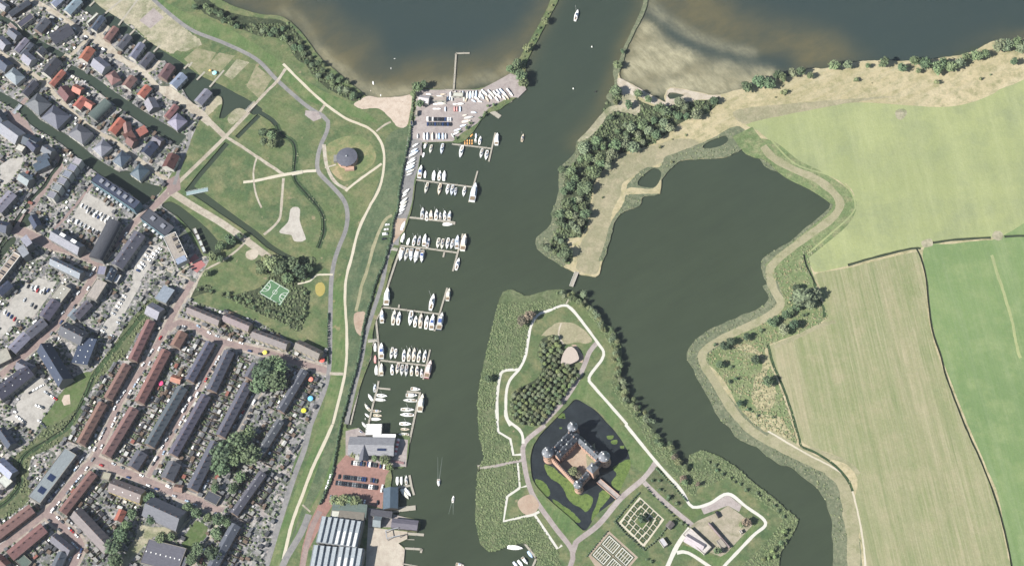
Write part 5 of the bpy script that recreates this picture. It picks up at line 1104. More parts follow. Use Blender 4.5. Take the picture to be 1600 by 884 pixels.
# glass bridge, canal bridges, long bridge
def bridge(t, x1, y1, x2, y2, w_, lb, mat='deck', z=1.3, name='bridge', cat='bridge', rail=True, sup=True):
    a, b = P(t, x1, y1, z), P(t, x2, y2, z); d = (b-a).normalized(); L = (b-a).length; c = (a+b)/2
    root = empty(name, (c.x, c.y, 0), math.atan2(d.y, d.x)); tag(root, lb, cat)
    mb = MB(); mb.box(-L/2, L/2, -w_/2, w_/2, z-.25, z); mb.build('deck', MT[mat] if mat in MT else mat, root)
    if rail:
        for s in (-1, 1):
            mb = MB(); mb.box(-L/2, L/2, s*w_/2-.06, s*w_/2+.06, z+.95, z+1.05)
            for i in range(max(2, int(L/3))+1): x = -L/2+i*L/max(2, int(L/3)); mb.box(x-.06, x+.06, s*w_/2-.05, s*w_/2+.05, z, z+.95)
            mb.build('railing', MT['white'], root)
    if sup:
        for i in range(max(1, int(L/9))):
            x = -L/2+(i+.5)*L/max(1, int(L/9)); mb = MB(); mb.box(x-.3, x+.3, -w_/2+.2, w_/2-.2, -1.5, z-.25); mb.build('pier_support', MT['timber'], root)
    return root
bridge('B', 1165,328, 1300,300, 4.2, 'pale blue glass footbridge from the beige square into the park', plain('glass_deck', srgb(176, 198, 200), .3, .06))
bridge('J', 405,815, 370,905, 3.6, 'long white-railed bridge between the tip of land and the castle island', z=1.6)
bridge('A', 55,150, 100,190, 4, 'small brick bridge over the north canal', GM['brick'])
bridge('A', 400,345, 445,370, 5, 'light lane bridge over the narrow canal', GM['light'])
bridge('A', 85,710, 130,655, 4, 'grey bridge over the dark canal at the left', 'steel')
bridge('A', 1540,700, 1600,640, 4.2, 'path bridge over the wide canal beside the park', GM['light'])
bridge('F', 225,205, 290,192, 3.4, 'small path bridge over the park creek', GM['cream'])
bridge('b', 165,390, 250,405, 2.4, 'gangway from the quay path to the fourth pier', z=1.1)
bridge('G', 700,365, 760,358, 2.4, 'gangway from the quay path to the sixth pier', z=1.1)
# court markings
def court():
    q = [P('G', *p, GZ+.06) for p in ((90,-25),(215,48),(152,142),(15,62))]; c = sum(q, Vector((0, 0, 0)))/4
    U = lambda u, v: (q[0].lerp(q[1], u)).lerp(q[3].lerp(q[2], u), v)
    mb = MB()
    def line(pts, w_=.35):
        for a, b in zip(pts[:-1], pts[1:]):
            d = (b-a).normalized()*(w_/2); n_ = Vector((-d.y, d.x, 0)); mb.prism([(a-d+n_)[:2], (b+d+n_)[:2], (b+d-n_)[:2], (a-d-n_)[:2]], GZ+.06, GZ+.075)
    line([U(.04, .04), U(.96, .04), U(.96, .96), U(.04, .96), U(.04, .04)])
    line([U(.5, .04), U(.5, .96)])
    def arc(cu, cv, r, a0, a1): line([U(cu, cv)+Vector((math.cos(a), math.sin(a), 0))*r for a in [a0+(a1-a0)*i/14 for i in range(15)]])
    arc(.5, .5, 2.2, 0, 2*math.pi)
    d0 = math.atan2((q[1]-q[0]).y, (q[1]-q[0]).x)
    arc(.04, .5, 5.2, d0-1.5, d0+1.5); arc(.96, .5, 5.2, d0+math.pi-1.5, d0+math.pi+1.5)
    line([U(.04, .4), U(.22, .4), U(.22, .6), U(.04, .6)]); line([U(.96, .4), U(.78, .4), U(.78, .6), U(.96, .6)])
    tag(mb.build('court_markings', MT['white']), kind='structure')
court()
# ================================================================ piers and boats
def pier(t, pts, wd, lb, z=.75, mat='deck', name='pier'):
    w_ = [P(t, x, y, z) for x, y in pts]; c = w_[0]; root = empty(name, (c.x, c.y, 0)); tag(root, lb, 'pier')
    mb = MB(); pl = MB()
    for a, b in zip(w_[:-1], w_[1:]):
        d = (b-a).normalized(); n_ = Vector((-d.y, d.x, 0))*wd/2; L = (b-a).length
        mb.prism([(a+n_-c)[:2], (b+n_-c)[:2], (b-n_-c)[:2], (a-n_-c)[:2]], z-.3, z)
        for i in range(int(L/8)+1):
            q = a.lerp(b, min(1, i*8/L))-c
            for s in (-1, 1): pl.lathe([(.16, -2), (.16, z+1.3)], 6, c=(q+n_*s*1.15)[:2])
    mb.build('deck', MT[mat], root); pl.build('mooring_piles', MT['timber'], root); return root
def seglist(t, segs, wd, lb, **k):
    """a pier whose fingers leave its main walkway: several separate runs in one thing"""
    root = pier(t, segs[0], wd, lb, **k)
    z = k.get('z', .75)
    for s_ in segs[1:]:
        w_ = [P(t, x, y, z+.01) for x, y in s_]; mb = MB()
        for a, b in zip(w_[:-1], w_[1:]):
            d = (b-a).normalized(); n_ = Vector((-d.y, d.x, 0))*wd/2; mb.prism([(a+n_-root.location)[:2], (b+n_-root.location)[:2], (b-n_-root.location)[:2], (a-n_-root.location)[:2]], z-.28, z+.01)
        mb.build('finger', MT['deck'], root)
    return root
seglist('a', [[(850,682),(1080,705),(1345,738)],[(1392,540),(1310,900)]], 1.6, 'first pier from the top, below the boatyard, with a tee end')
seglist('F', [[(958,235),(1355,285)],[(1385,185),(1330,380)]], 1.5, 'second pier from the top with a slanting tee end')
seglist('F', [[(945,473),(1180,498),(1245,508)],[(1170,505),(1245,514)]], 2.0, 'third pier from the top, with no tee end')
seglist('b', [[(280,350),(620,385),(1010,440)],[(1065,200),(940,668)],[(835,430),(820,492)]], 1.7, 'fourth pier from the top with a small finger beneath')
seglist('G', [[(785,150),(1150,195)],[(1195,30),(1115,300)],[(895,135),(890,165)]], 1.6, 'fifth pier from the top with a long slanting tee end')
seglist('G', [[(768,482),(1065,515)],[(1088,415),(1045,602)]], 1.6, 'sixth pier from the top with a slanting tee end')
pier('G', [(790,148),(750,232),(765,380),(770,480),(767,580)], 1.8, 'bent walkway linking the fifth and sixth piers along the bank')
pier('G', [(905,-225),(830,0),(790,140)], 1.8, 'straight walkway along the bank above the fifth pier')
pier('G', [(745,355),(722,395),(715,470),(690,520),(655,610),(590,884)], 1.4, 'narrow curved walkway along the lower quay wall')
seglist('c', [[(412,120),(395,220),(345,400),(290,640),(255,790)],[(400,208),(560,222)]], 1.7, 'seventh pier, slanting, ending at the white boat canopy')
seglist('c', [[(932,262),(890,440),(835,700),(795,890)],[(765,250),(935,266)]], 1.8, 'eighth pier, running up from the yacht club terrace')
seglist('d', [[(885,582),(1000,562),(1130,545)],[(1118,415),(1145,560),(1175,662)]], 2.0, 'small angled jetty beside the blue-grey boathouse')
pier('d', [(880,855),(1195,820)], 4.5, 'broad wooden pontoon below the boathouse')
pier('E', [(1235,570),(1242,470),(1250,335),(1335,333)], 1.7, 'long L-shaped bathing pier reaching into the lake', z=1.0)
pier('a', [(1320,255),(1450,345)], 4.5, 'short broad white pontoon off the boatyard ramp')
pier('a', [(1410,240),(1520,180),(1600,140)], 2.2, 'brown timber walkway along the spit bank', mat='timber')
pier('H', [(945,680),(1050,688)], 2.4, 'short jetty off the shipyard slab, upper one'); pier('H', [(945,716),(990,718)], .6, 'thin mooring boom off the shipyard slab')
pier('H', [(930,772),(1035,778),(1030,800)], 2.0, 'short jetty off the shipyard slab, lower one'); pier('H', [(915,868),(1010,884)], 1.0, 'thin jetty at the lower edge of the shipyard')
pier('L', [(30,312),(35,350)], 2.6, 'small landing stage at the west bank of the castle island', z=1.0)
pier('L', [(36,330),(120,318)], 1.6, 'plank walk from the castle landing stage through the reeds', z=1.12)
pier('L', [(290,757),(355,838),(335,884)], 1.8, 'angled quay walkway around the castle harbour', z=1.0)
pier('E', [(1180,562),(1240,562)], 1.4, 'short deck at the root of the bathing pier', z=1.1)
BM = {'hull': objcol('boat_hull', .3, .5, .04), 'deck': objcol('boat_deck', .45, .4, .06), 'cock': plain('cockpit_teak', (.16, .12, .08, 1), .8, .2, 3), 'glass': MT['glass'],
      'alu': plain('mast_metal', (.5, .5, .5, 1), .35, .05), 'cover': objcol('boat_cover', .8, .2, .06)}
def hullpts(L, B, z0, z1, trans=.75, n=9):
    """stations from stern to bow, returns rings of a closed hull"""
    rings = []
    for i in range(n):
        t = i/(n-1); y = -L/2+L*t
        wv = B/2*(trans+(1-trans)*math.sin(min(1, t/.45)*math.pi/2)) if t < .45 else B/2*max(.02, (1-((t-.45)/.55)**2.1))
        zt = z1+.18*t*t*L/9
        rings.append([(-wv, y, zt), (-wv*.82, y-.02*L*0, z0), (wv*.82, y, z0), (wv, y, zt)])
    return rings
def mesh_hull(L, B, z0, z1, trans=.75):
    mb = MB(); r = hullpts(L, B, z0, z1, trans); v = [p for ring in r for p in ring]; f = []
    for i in range(len(r)-1):
        for k in range(3): a = i*4+k; f.append((a, a+1, a+5, a+4))
    f.append((3, 2, 1, 0)); mb.add(v, f); n = len(r); mb.add([v[-4], v[-3], v[-2], v[-1]], [(0, 1, 2, 3)])
    return mb
def mesh_deck(L, B, z1, trans=.75):
    mb = MB(); r = hullpts(L*.985, B*.95, 0, z1+.02, trans); v = [p for ring in r for p in (ring[0], ring[3])]
    mb.add(v, [(i*2, i*2+1, i*2+3, i*2+2) for i in range(len(r)-1)]); return mb
def loft_box(x, y0, y1, z0, z1, tap=.8):
    mb = MB(); mb.add([(-x, y0, z0), (x, y0, z0), (x*tap, y1, z0), (-x*tap, y1, z0), (-x*.85, y0+.1, z1), (x*.85, y0+.1, z1), (x*tap*.7, y1-.5, z1), (-x*tap*.7, y1-.5, z1)],
       [(4, 5, 6, 7), (0, 1, 5, 4), (1, 2, 6, 5), (2, 3, 7, 6), (3, 0, 4, 7)]); return mb
def proto(kind):
    L = 10.0; parts = []
    if kind == 'sail':
        parts.append(('hull', mesh_hull(L, 3.3, -.4, .9, .62).mesh('hull', BM['hull']), 'h')); parts.append(('deck', mesh_deck(L, 3.3, .9, .62).mesh('deck', BM['deck']), 'd'))
        parts.append(('cabin', loft_box(1.0, -1.2, 2.6, .92, 1.45).mesh('cabin', BM['deck']), 'd'))
        mb = MB(); mb.box(-.75, .75, -4.2, -1.4, .93, 1.0); parts.append(('cockpit', mb.mesh('cockpit', BM['cock']), None))
        mb = MB(); mb.box(-.7, .7, -.2, 1.4, 1.46, 1.5); parts.append(('hatch', mb.mesh('hatch', BM['glass']), None))
        mb = MB(); mb.tube((0, 1.0, 1.4), (0, .9, 12.5), .09); parts.append(('mast', mb.mesh('mast', BM['alu']), None))
        mb = MB(); mb.tube((0, .9, 2.3), (0, -3.4, 2.35), .24); parts.append(('boom', mb.mesh('boom', BM['cover']), 'c'))
    elif kind == 'motor':
        parts.append(('hull', mesh_hull(L, 3.6, -.4, 1.2, .88).mesh('hull', BM['hull']), 'h')); parts.append(('deck', mesh_deck(L, 3.6, 1.2, .88).mesh('deck', BM['deck']), 'd'))
        parts.append(('cabin', loft_box(1.45, -2.4, 2.4, 1.22, 2.5).mesh('cabin', BM['deck']), 'd'))
        mb = MB(); mb.add([(-1.1, 1.75, 2.2), (1.1, 1.75, 2.2), (1.15, 2.3, 1.6), (-1.15, 2.3, 1.6)], [(3, 2, 1, 0)]); mb.v = [(x, y+.12, z+.06) for x, y, z in mb.v]; parts.append(('windscreen', mb.mesh('windscreen', BM['glass']), None))
        mb = MB(); mb.box(-1.3, 1.3, -4.6, -2.6, 1.24, 1.32); parts.append(('cockpit', mb.mesh('cockpit', BM['cock']), None))
        mb = MB(); mb.box(-1.0, 1.0, -1.6, .4, 2.52, 2.75); parts.append(('canopy', mb.mesh('canopy', BM['cover']), 'c'))
    else:
        parts.append(('hull', mesh_hull(L, 3.4, -.4, 1.0, .7).mesh('hull', BM['hull']), 'h')); parts.append(('deck', mesh_deck(L, 3.4, 1.0, .7).mesh('deck', BM['deck']), 'd'))
        parts.append(('cover', loft_box(1.2, -4.2, 2.8, 1.03, 1.6).mesh('cover', BM['cover']), 'c'))
    return parts
PROTO = {k: proto(k) for k in ('sail', 'motor', 'covered')}
WH = (.78, .78, .76, 1); BCOL = {'w': (WH, WH), 'b': ((.05, .12, .3, 1), (.5, .52, .55, 1)), 'g': ((.25, .27, .3, 1), (.5, .5, .5, 1)), 'd': ((.05, .06, .09, 1), (.42, .42, .4, 1)), 'r': ((.4, .05, .05, 1), (.55, .3, .28, 1)), 'o': ((.8, .35, .08, 1), (.75, .4, .15, 1)),
        't': ((.45, .36, .25, 1), (.55, .48, .38, 1)), 'p': ((.3, .1, .12, 1), (.6, .5, .48, 1)), 'bl': ((.3, .45, .7, 1), (.4, .52, .72, 1)), 's': ((.5, .6, .75, 1), (.6, .68, .78, 1))}
CW = {'w': 'white', 'b': 'dark blue', 'g': 'grey', 'd': 'dark', 'r': 'red', 'o': 'orange', 't': 'tan', 'p': 'maroon', 'bl': 'bright blue', 's': 'pale blue'}
KN = {'sail': ('sailing_boat', 'sailing boat'), 'motor': ('motor_cruiser', 'motor boat'), 'covered': ('covered_boat', 'boat')}
KD = {'sail': 'sailing boat', 'motor': 'motor cruiser', 'covered': 'covered boat'}
def boat(t, x, y, L_px, ang, kind='sail', colr='w', label='', group=None, z=0.0):
    """ang: bow direction in the survey tile, degrees clockwise from up"""
    s = TILES[t][2]; a = R(ang); r = L_px/2; zz = z+.6
    p0 = P(t, x-math.sin(a)*r, y+math.cos(a)*r, zz); p1 = P(t, x+math.sin(a)*r, y-math.cos(a)*r, zz)
    d = p1-p0; L = d.length; c = (p0+p1)/2; rz = math.atan2(d.y, d.x)-math.pi/2
    nm, cat = KN[kind]; root = empty(nm, (c.x, c.y, z), rz); tag(root, label, cat, group); k = L/10
    kw = 1.12 if L < 8 else (1.0 if L < 12 else .88)
    root.scale = (k*kw, k, k)
    hc, dc = BCOL[colr]; f = random.uniform(.8, 1.05)
    if colr == 'w' and random.random() < .35: dc = random.choice([(.6, .58, .5, 1), (.52, .56, .62, 1), (.5, .5, .48, 1), (.62, .56, .48, 1)])
    cc = random.choice([(.75, .75, .73, 1), (.06, .1, .25, 1), (.5, .5, .5, 1), (.7, .68, .6, 1), (.25, .3, .38, 1)]) if kind != 'covered' else dc
    for nm2, me, cm in PROTO[kind]:
        o = link(nm2, me, root)
        o.color = {'h': hc, 'd': tuple(min(.85, q*f) for q in dc[:3])+(1,), 'c': cc, None: (1, 1, 1, 1)}[cm]
    return root
def berth(t, lst, where, group, start='bank'):
    for i, b in enumerate(lst):
        x, y, L, a = b[:4]; kind = b[4] if len(b) > 4 else 'sail'; cl = b[5] if len(b) > 5 else 'w'
        boat(t, x, y, L, a, kind, cl, f'{CW[cl]} {KD[kind]}, {ordw(i)} from the {start} {where}', group)
M_, V_ = 'motor', 'covered'
berth('a', [(515,705,80,200,M_),(492,820,64,195,V_),(585,745,110,192),(725,742,135,190),(965,780,155,192),(1218,800,120,192),(1282,822,125,190)], 'on the lower side of the first pier', 'boats at the first pier')
berth('a', [(1150,575,60,0,V_),(1145,630,60,0,M_),(1200,635,105,10),(1412,622,150,5,M_)], 'on the upper side of the first pier', 'boats at the first pier')
berth('a', [(1010,635,30,0,V_,'o'),(1040,635,30,0,V_,'o'),(1070,635,30,0,V_,'o'),(1100,635,30,0,V_,'o'),(1010,670,32,0,V_,'o'),(1040,670,32,0,V_,'o'),(1070,670,32,0,V_,'o'),(1100,672,32,0,V_,'o'),(1085,530,50,20,V_,'o'),(1110,515,50,10,V_,'o'),(1095,570,45,40,V_,'o')], 'in the cluster of orange rental dinghies', 'orange rental dinghies', 'left')
berth('F', [(1028,190,80,10,M_),(1057,205,45,5,V_),(1112,213,62,5,V_),(1147,213,62,8),(1176,215,64,5,V_)], 'on the upper side of the second pier', 'boats at the second pier')
berth('F', [(1065,292,70,195),(1147,300,72,190,'sail','t'),(1197,302,62,190),(1226,305,66,190),(1247,315,52,190,'sail','b'),(1301,315,62,190)], 'on the lower side of the second pier', 'boats at the second pier')
berth('F', [(1363,320,118,12,M_)], 'alone outside the tee of the second pier', 'boats at the second pier')
berth('F', [(1040,450,75,5,'sail','g'),(1067,465,60,0),(1095,460,60,0,M_),(1127,457,68,5),(1152,465,48,0,'sail','g'),(1180,462,60,0),(1210,464,60,8,M_)], 'on the upper side of the third pier', 'boats at the third pier')
berth('F', [(1198,519,62,90,V_)], 'alone below the end of the third pier', 'boats at the third pier')
berth('F', [(920,528,62,22,V_)], 'against the quay below the third pier', 'boats at the third pier')
berth('b', [(318,250,120,18,V_),(385,295,90,18,V_),(460,285,130,15),(522,285,125,12,'sail','g'),(590,282,152,8,M_),(630,315,132,12,'sail','g'),(757,320,132,190),(810,330,132,190),(875,325,142,190),(932,332,130,195,'sail','g'),(997,305,165,5,M_),(1080,312,210,10,M_)], 'on the upper side of the fourth pier', 'boats at the fourth pier')
berth('b', [(297,462,170,195,M_),(360,465,160,195),(420,468,150,185,M_),(487,480,182,195,M_),(556,488,152,185,M_),(1000,580,155,15)], 'on the lower side of the fourth pier', 'boats at the fourth pier')
berth('G', [(820,85,108,5,M_),(1101,120,105,12),(1203,72,78,10,M_)], 'on the upper side of the fifth pier', 'boats at the fifth pier')
berth('G', [(788,210,80,0,M_),(862,215,95,8),(893,220,85,8),(967,222,95,188),(997,240,70,8),(1030,235,92,5),(1067,245,86,8),(1103,245,96,8,M_),(1155,240,112,12,M_,'d')], 'on the lower side of the fifth pier', 'boats at the fifth pier')
berth('G', [(745,400,52,0,V_),(785,425,98,0,M_),(848,440,76,190),(872,442,62,185),(925,452,76,5),(957,447,86,5),(988,447,86,5),(1020,455,80,10),(1055,455,76,10)], 'on the upper side of the sixth pier', 'boats at the sixth pier')
berth('G', [(745,475,50,0,V_,'r'),(752,542,60,0,V_),(785,540,76,0,M_),(851,540,66,0),(885,535,70,190),(912,545,70,185),(940,547,76,185),(974,545,66,5),(1007,547,66,0),(1035,562,56,0,'sail','g'),(1080,540,115,15,M_,'p')], 'on the lower side of the sixth pier', 'boats at the sixth pier')
berth('c', [(365,205,100,5),(310,325,102,-33,V_),(272,450,112,-38),(265,545,66,-50,V_),(245,588,26,0,V_),(230,665,88,-40,V_),(188,755,96,-55)], 'on the landward side of the seventh pier', 'boats at the seventh pier', 'top')
berth('c', [(455,303,132,95),(440,355,132,95,V_),(395,497,108,90,M_),(400,550,112,95,'sail','t'),(385,597,122,92,V_)], 'on the river side of the seventh pier', 'boats at the seventh pier', 'top')
berth('c', [(875,222,122,95,M_),(825,300,142,90,M_),(808,362,172,272),(775,478,172,92),(768,542,172,272),(748,655,150,92),(745,722,112,92,'sail','t'),(728,787,132,272),(750,840,52,90,V_)], 'on the left side of the eighth pier', 'boats at the eighth pier', 'top')
berth('c', [(948,395,225,10,M_)], 'outside the end of the eighth pier, long', 'boats at the eighth pier')
berth('d', [(967,492,112,180,V_),(1018,490,112,180,V_),(1078,475,118,0)], 'above the small angled jetty', 'boats at the angled jetty', 'left')
berth('d', [(1060,650,155,142,V_),(1095,628,130,142,V_)], 'below the small angled jetty', 'boats at the angled jetty', 'left')
berth('L', [(235,780,88,95,V_),(320,818,46,145,V_,'bl'),(290,853,50,140,'motor'),(265,868,46,140,V_),(238,876,44,140,V_)], 'in the little castle harbour', 'boats in the castle harbour', 'river')
boat('d', 1483,510,90,180, M_, 'w', 'white motor boat travelling down mid-river with a pale wake')
boat('H', 1232,465,44,8, 'sail', 'w', 'small sailing boat travelling mid-river by the castle reeds')
boat('H', 1275,875,52,100, M_, 'w', 'white cruiser at the bottom edge of the river')
boat('I', 403,98,72,15, 'sail', 'w', 'white sailing boat out on the river near the top edge')
boat('I', 66,862,50,12, 'sail', 't', 'small tan sailing boat mid-river level with the first pier')
boat('E', 732,518,22,-10, V_, 'w', 'tiny white dinghy off the bathing beach')
boat('E', 843,426,12,0, V_, 'w', 'tiny white float far off the bathing beach'); boat('E', 866,366,10,90, V_, 'w', 'smallest white float beyond the other beach float')
boat('E', 779,594,12,0, V_, 'w', 'tiny white float close to the bathing beach'); boat('E', 780,619,14,90, V_, 'w', 'tiny white board at the waterline of the beach'); boat('E', 716,566,9,0, V_, 't', 'tan float near the beach reeds')
for i, (x, y) in enumerate(((500, 295), (384, 556), (524, 575))): 
    c = P('I', x, y, 0); mb = MB(); mb.lathe([(.7, -.3), (.8, .4), (.3, 1.6), (.05, 2.4)], 10); tag(mb.build('buoy', BM['cover'] if i < 2 else MT['dark'], loc=(c.x, c.y, 0)), ['white channel buoy furthest up the river', 'white channel buoy level with the spit', 'dark channel buoy near the east bank'][i], 'buoy').color = (.7, .7, .65, 1)
def ashore(t, lst, where, group):
    for i, b in enumerate(lst):
        x, y, L, a = b[:4]; L *= .84 if t == 'F' else 1; kind = b[4] if len(b) > 4 else V_; cl = b[5] if len(b) > 5 else 'w'
        boat(t, x, y, L, a, kind, cl, f'{CW[cl]} {KD[kind]}, {ordw(i)} {where}', group, z=GZ+.45).scale.x *= .82
ashore('a', [(500,580,88,0),(542,580,88,0,V_,'s'),(605,580,92,0),(660,580,72,0,V_,'g'),(688,578,76,0,V_,'bl'),(735,580,78,0,V_,'s'),(770,580,72,0,V_,'g'),(420,580,60,0,V_,'g')], 'stored ashore in the row above the first pier', 'boats stored by the first pier')
ashore('a', [(1122,285,70,95,V_,'s'),(1060,350,115,80),(1030,398,120,80),(990,450,84,75,V_,'s'),(920,505,95,72),(905,545,85,65),(860,580,70,150,V_,'d'),(1010,320,60,80)], 'parked aslant beside the trees of the boatyard', 'boats along the boatyard trees')
ashore('a', [(650,180,70,90),(720,175,110,90),(640,240,60,90),(685,240,60,90),(765,242,60,0),(880,240,62,0,V_,'r'),(910,240,60,0,V_,'r'),(950,240,66,0,V_,'s'),(890,180,60,90),(960,178,80,90)], 'trailer boats in the upper boatyard', 'trailer boats of the upper boatyard')
ashore('a', [(830,60,70,0),(890,50,72,0),(950,55,72,0),(985,50,70,0),(1040,65,90,5),(1075,65,90,5,V_,'s'),(1110,60,90,5),(1150,55,90,5,V_,'s'),(1270,50,70,140),(1320,30,70,140,V_,'b'),(1330,95,70,140),(1390,50,80,140),(1440,80,70,140),(1470,20,80,140,V_,'s'),(1510,60,80,140),(1560,20,90,140,V_,'g'),(1585,50,70,140)], 'dinghy parked on the point of the boatyard', 'boats on the boatyard point')
ashore('F', [(998,22,50,60),(990,55,55,60,V_,'s'),(985,78,75,60),(990,72,70,60,V_,'bl'),(980,108,50,62,V_,'g'),(972,125,70,62),(968,148,72,62),(964,165,72,64,V_,'s'),(966,185,60,66),(960,205,50,68,V_,'g'),(940,312,60,50),(930,335,40,60),(925,370,70,48),(922,392,70,50),(918,412,62,52),(914,430,50,60),(905,450,40,60,V_,'g')], 'hauled out on the quay strip', 'boats hauled out on the quay strip')
ashore('a', [(560,60,70,90,V_,'w'),(620,95,90,92,V_,'t'),(700,90,90,92,V_,'w'),(740,60,70,85,V_,'t'),(790,110,60,10,V_,'w'),(820,100,60,5,V_,'s'),(850,110,62,0,V_,'w'),(1000,110,64,0,V_,'w'),(1030,120,60,20,V_,'t'),(1200,60,80,10,V_,'w'),(1230,90,70,150,V_,'s'),(1240,30,70,150,V_,'w'),(1290,120,70,145,V_,'t'),(1350,60,80,140,V_,'w'),(1410,120,70,140,V_,'w'),(1430,30,80,140,V_,'b'),(1500,100,70,140,V_,'w'),(1540,95,70,140,V_,'t'),(1160,110,70,120,V_,'w'),(1120,140,60,120,V_,'s'),(1200,150,60,100,V_,'w')], 'packed in at the top of the boatyard', 'boats packed at the top of the boatyard')
# wake: low ridges on the water behind the travelling boats
wk = plain('wake_foam', srgb(118, 128, 120), .5, .15, .6)
for t, x1, y1, x2, y2 in (('d', 1483, 465, 1500, 190), ('H', 1228, 485, 1218, 560)):
    a, b = P(t, x1, y1, 0), P(t, x2, y2, 0); d = (b-a).normalized(); n_ = Vector((-d.y, d.x, 0)); mb = MB()
    for s in (-1, 1): mb.add([tuple(a+n_*s*.3)[:2]+(.02,), tuple(a+n_*s*.9)[:2]+(.08,), tuple(b+n_*s*2.2)[:2]+(.0,), tuple(b+n_*s*1.9)[:2]+(.0,)], [(0, 1, 2, 3) if s < 0 else (3, 2, 1, 0)])
    tag(mb.build('wake', wk), kind='structure')
# marina furniture on the club terrace
# ================================================================ cars
CM = {'paint': objcol('car_paint', .25, .5, .02), 'glass': MT['glass'], 'tyre': plain('tyre_rubber', (.02, .02, .02, 1), .9, .1)}
def car_proto(van=False):
    L, W = (4.4, 1.8) if not van else (5.4, 2.1); H = 1.45 if not van else 2.3; b = MB()
    b.add([(-W/2, -L/2, .35), (W/2, -L/2, .35), (W/2, L/2, .35), (-W/2, L/2, .35), (-W/2*.97, -L/2+.08, .9), (W/2*.97, -L/2+.08, .9), (W/2*.93, L/2-.1, .82), (-W/2*.93, L/2-.1, .82)],
          [(3, 2, 1, 0), (4, 5, 6, 7), (0, 1, 5, 4), (1, 2, 6, 5), (2, 3, 7, 6), (3, 0, 4, 7)])
    y0, y1 = (-L/2+.35, L*.2) if not van else (-L/2+.12, L*.32)
    b.add([(-W*.40, y0+.3, H), (W*.40, y0+.3, H), (W*.38, y1-.5, H), (-W*.38, y1-.5, H), (-W*.40, y0+.3, H-.06), (W*.40, y0+.3, H-.06), (W*.38, y1-.5, H-.06), (-W*.38, y1-.5, H-.06)], [(0, 1, 2, 3), (0, 4, 5, 1), (1, 5, 6, 2), (2, 6, 7, 3), (3, 7, 4, 0)])
    b.add([(-W*.46, y0, .88), (W*.46, y0, .88), (W*.44, y1+.35, .86), (-W*.44, y1+.35, .86), (-W*.39, y0+.32, H-.03), (W*.39, y0+.32, H-.03), (W*.37, y1-.52, H-.03), (-W*.37, y1-.52, H-.03)], [(0, 1, 5, 4), (1, 2, 6, 5), (2, 3, 7, 6), (3, 0, 4, 7)], 0 if van else 1)
    if van: b.add([(-W*.40, y1+.3, 1.0), (W*.40, y1+.3, 1.0), (W*.36, y1-.4, H-.25), (-W*.36, y1-.4, H-.25)], [(0, 1, 2, 3)], 1)
    for sx in (-1, 1):
        for sy in (-.31, .31):
            k = 10; vs = [(sx*(W/2-.22+w_), sy*L+.32*math.cos(2*math.pi*i/k), .33+.32*math.sin(2*math.pi*i/k)) for w_ in (0, .2) for i in range(k)]
            b.add(vs, [(i, (i+1) % k, k+(i+1) % k, k+i) for i in range(k)]+[tuple(range(k)), tuple(range(k, 2*k))], 2)
    return b.mesh('car', [CM['paint'], CM['glass'], CM['tyre']])
CARM, VANM = car_proto(), car_proto(True)
CC = [('white', (.75, .75, .74, 1)), ('silver', (.42, .44, .46, 1)), ('grey', (.16, .17, .18, 1)), ('black', (.015, .015, .02, 1)), ('dark blue', (.02, .04, .12, 1)), ('red', (.35, .03, .03, 1)), ('dark grey', (.06, .065, .07, 1)), ('pale blue', (.3, .38, .48, 1))]
NCAR = 0
def zone_at(x, y):
    for nm, z, m, poly in reversed(ZBOX):
        if poly[0] <= x <= poly[2] and poly[1] <= y <= poly[3] and inpoly(m[1], x, y): return nm, m[0]
    return None, None
ZBOX = [(z[0], z[1], (z[2], z[3]), (min(p.x for p in z[3]), min(p.y for p in z[3]), max(p.x for p in z[3]), max(p.y for p in z[3]))) for z in ZONES]
def infoot(x, y, m=0):
    for cx, cy, ux, uy, a, b in FOOT:
        dx, dy = x-cx, y-cy
        if abs(dx*ux+dy*uy) < a+m and abs(-dx*uy+dy*ux) < b+m: return True
    return False
def car(p, rz, where, i, group, col_=None, van=None):
    global NCAR
    if NCAR >= 300: return
    NCAR += 1
    ci = col_ if col_ is not None else random.choices(range(8), [34, 20, 12, 14, 7, 2, 9, 2])[0]
    vn = van if van is not None else random.random() < .06
    o = link('parked_van' if vn else 'parked_car', VANM if vn else CARM, loc=(p.x, p.y, GZ+.03), rz=rz, color=CC[0 if vn else ci][1])
    tag(o, f'{CC[0 if vn else ci][0]} {"van" if vn else "car"}, {ordw(i)} {where}', 'van' if vn else 'car', group)
def carrow(t, x1, y1, x2, y2, n, ang, where, group, miss=.08, cols=None):
    """n cars evenly between two points; ang = heading in tile degrees clockwise from up"""
    a = R(ang)
    for i in range(n):
        if random.random() < miss: continue
        k = i/max(1, n-1); x, y = x1+(x2-x1)*k, y1+(y2-y1)*k; p = P(t, x, y, GZ+.8); q = P(t, x+math.sin(a)*5, y-math.cos(a)*5, GZ+.8)-p
        car(p, math.atan2(q.y, q.x)-math.pi/2+random.uniform(-.04, .04), where, i, group, None if not cols else random.choice(cols))
dk = [3, 2, 3, 3, 4, 6, 6, 0, 6]
carrow('d', 400,258, 545,275, 6, 8, 'from the left in the top row of the red-brick car park', 'cars in the top row of the car park', 0, dk)
carrow('d', 600,275, 700,290, 5, 8, 'from the left in the right top row', 'cars in the top row of the car park', 0, dk)
carrow('d', 755,300, 800,310, 2, 8, 'at the right end of the top car park row', 'cars in the top row of the car park', 0)
carrow('d', 238,432, 565,468, 12, 8, 'from the left in the second row of the red-brick car park', 'cars in the second row of the car park', .05, dk)
carrow('d', 640,475, 705,488, 3, 8, 'at the right of the second row of the red-brick car park', 'cars in the second row of the car park', 0, dk)
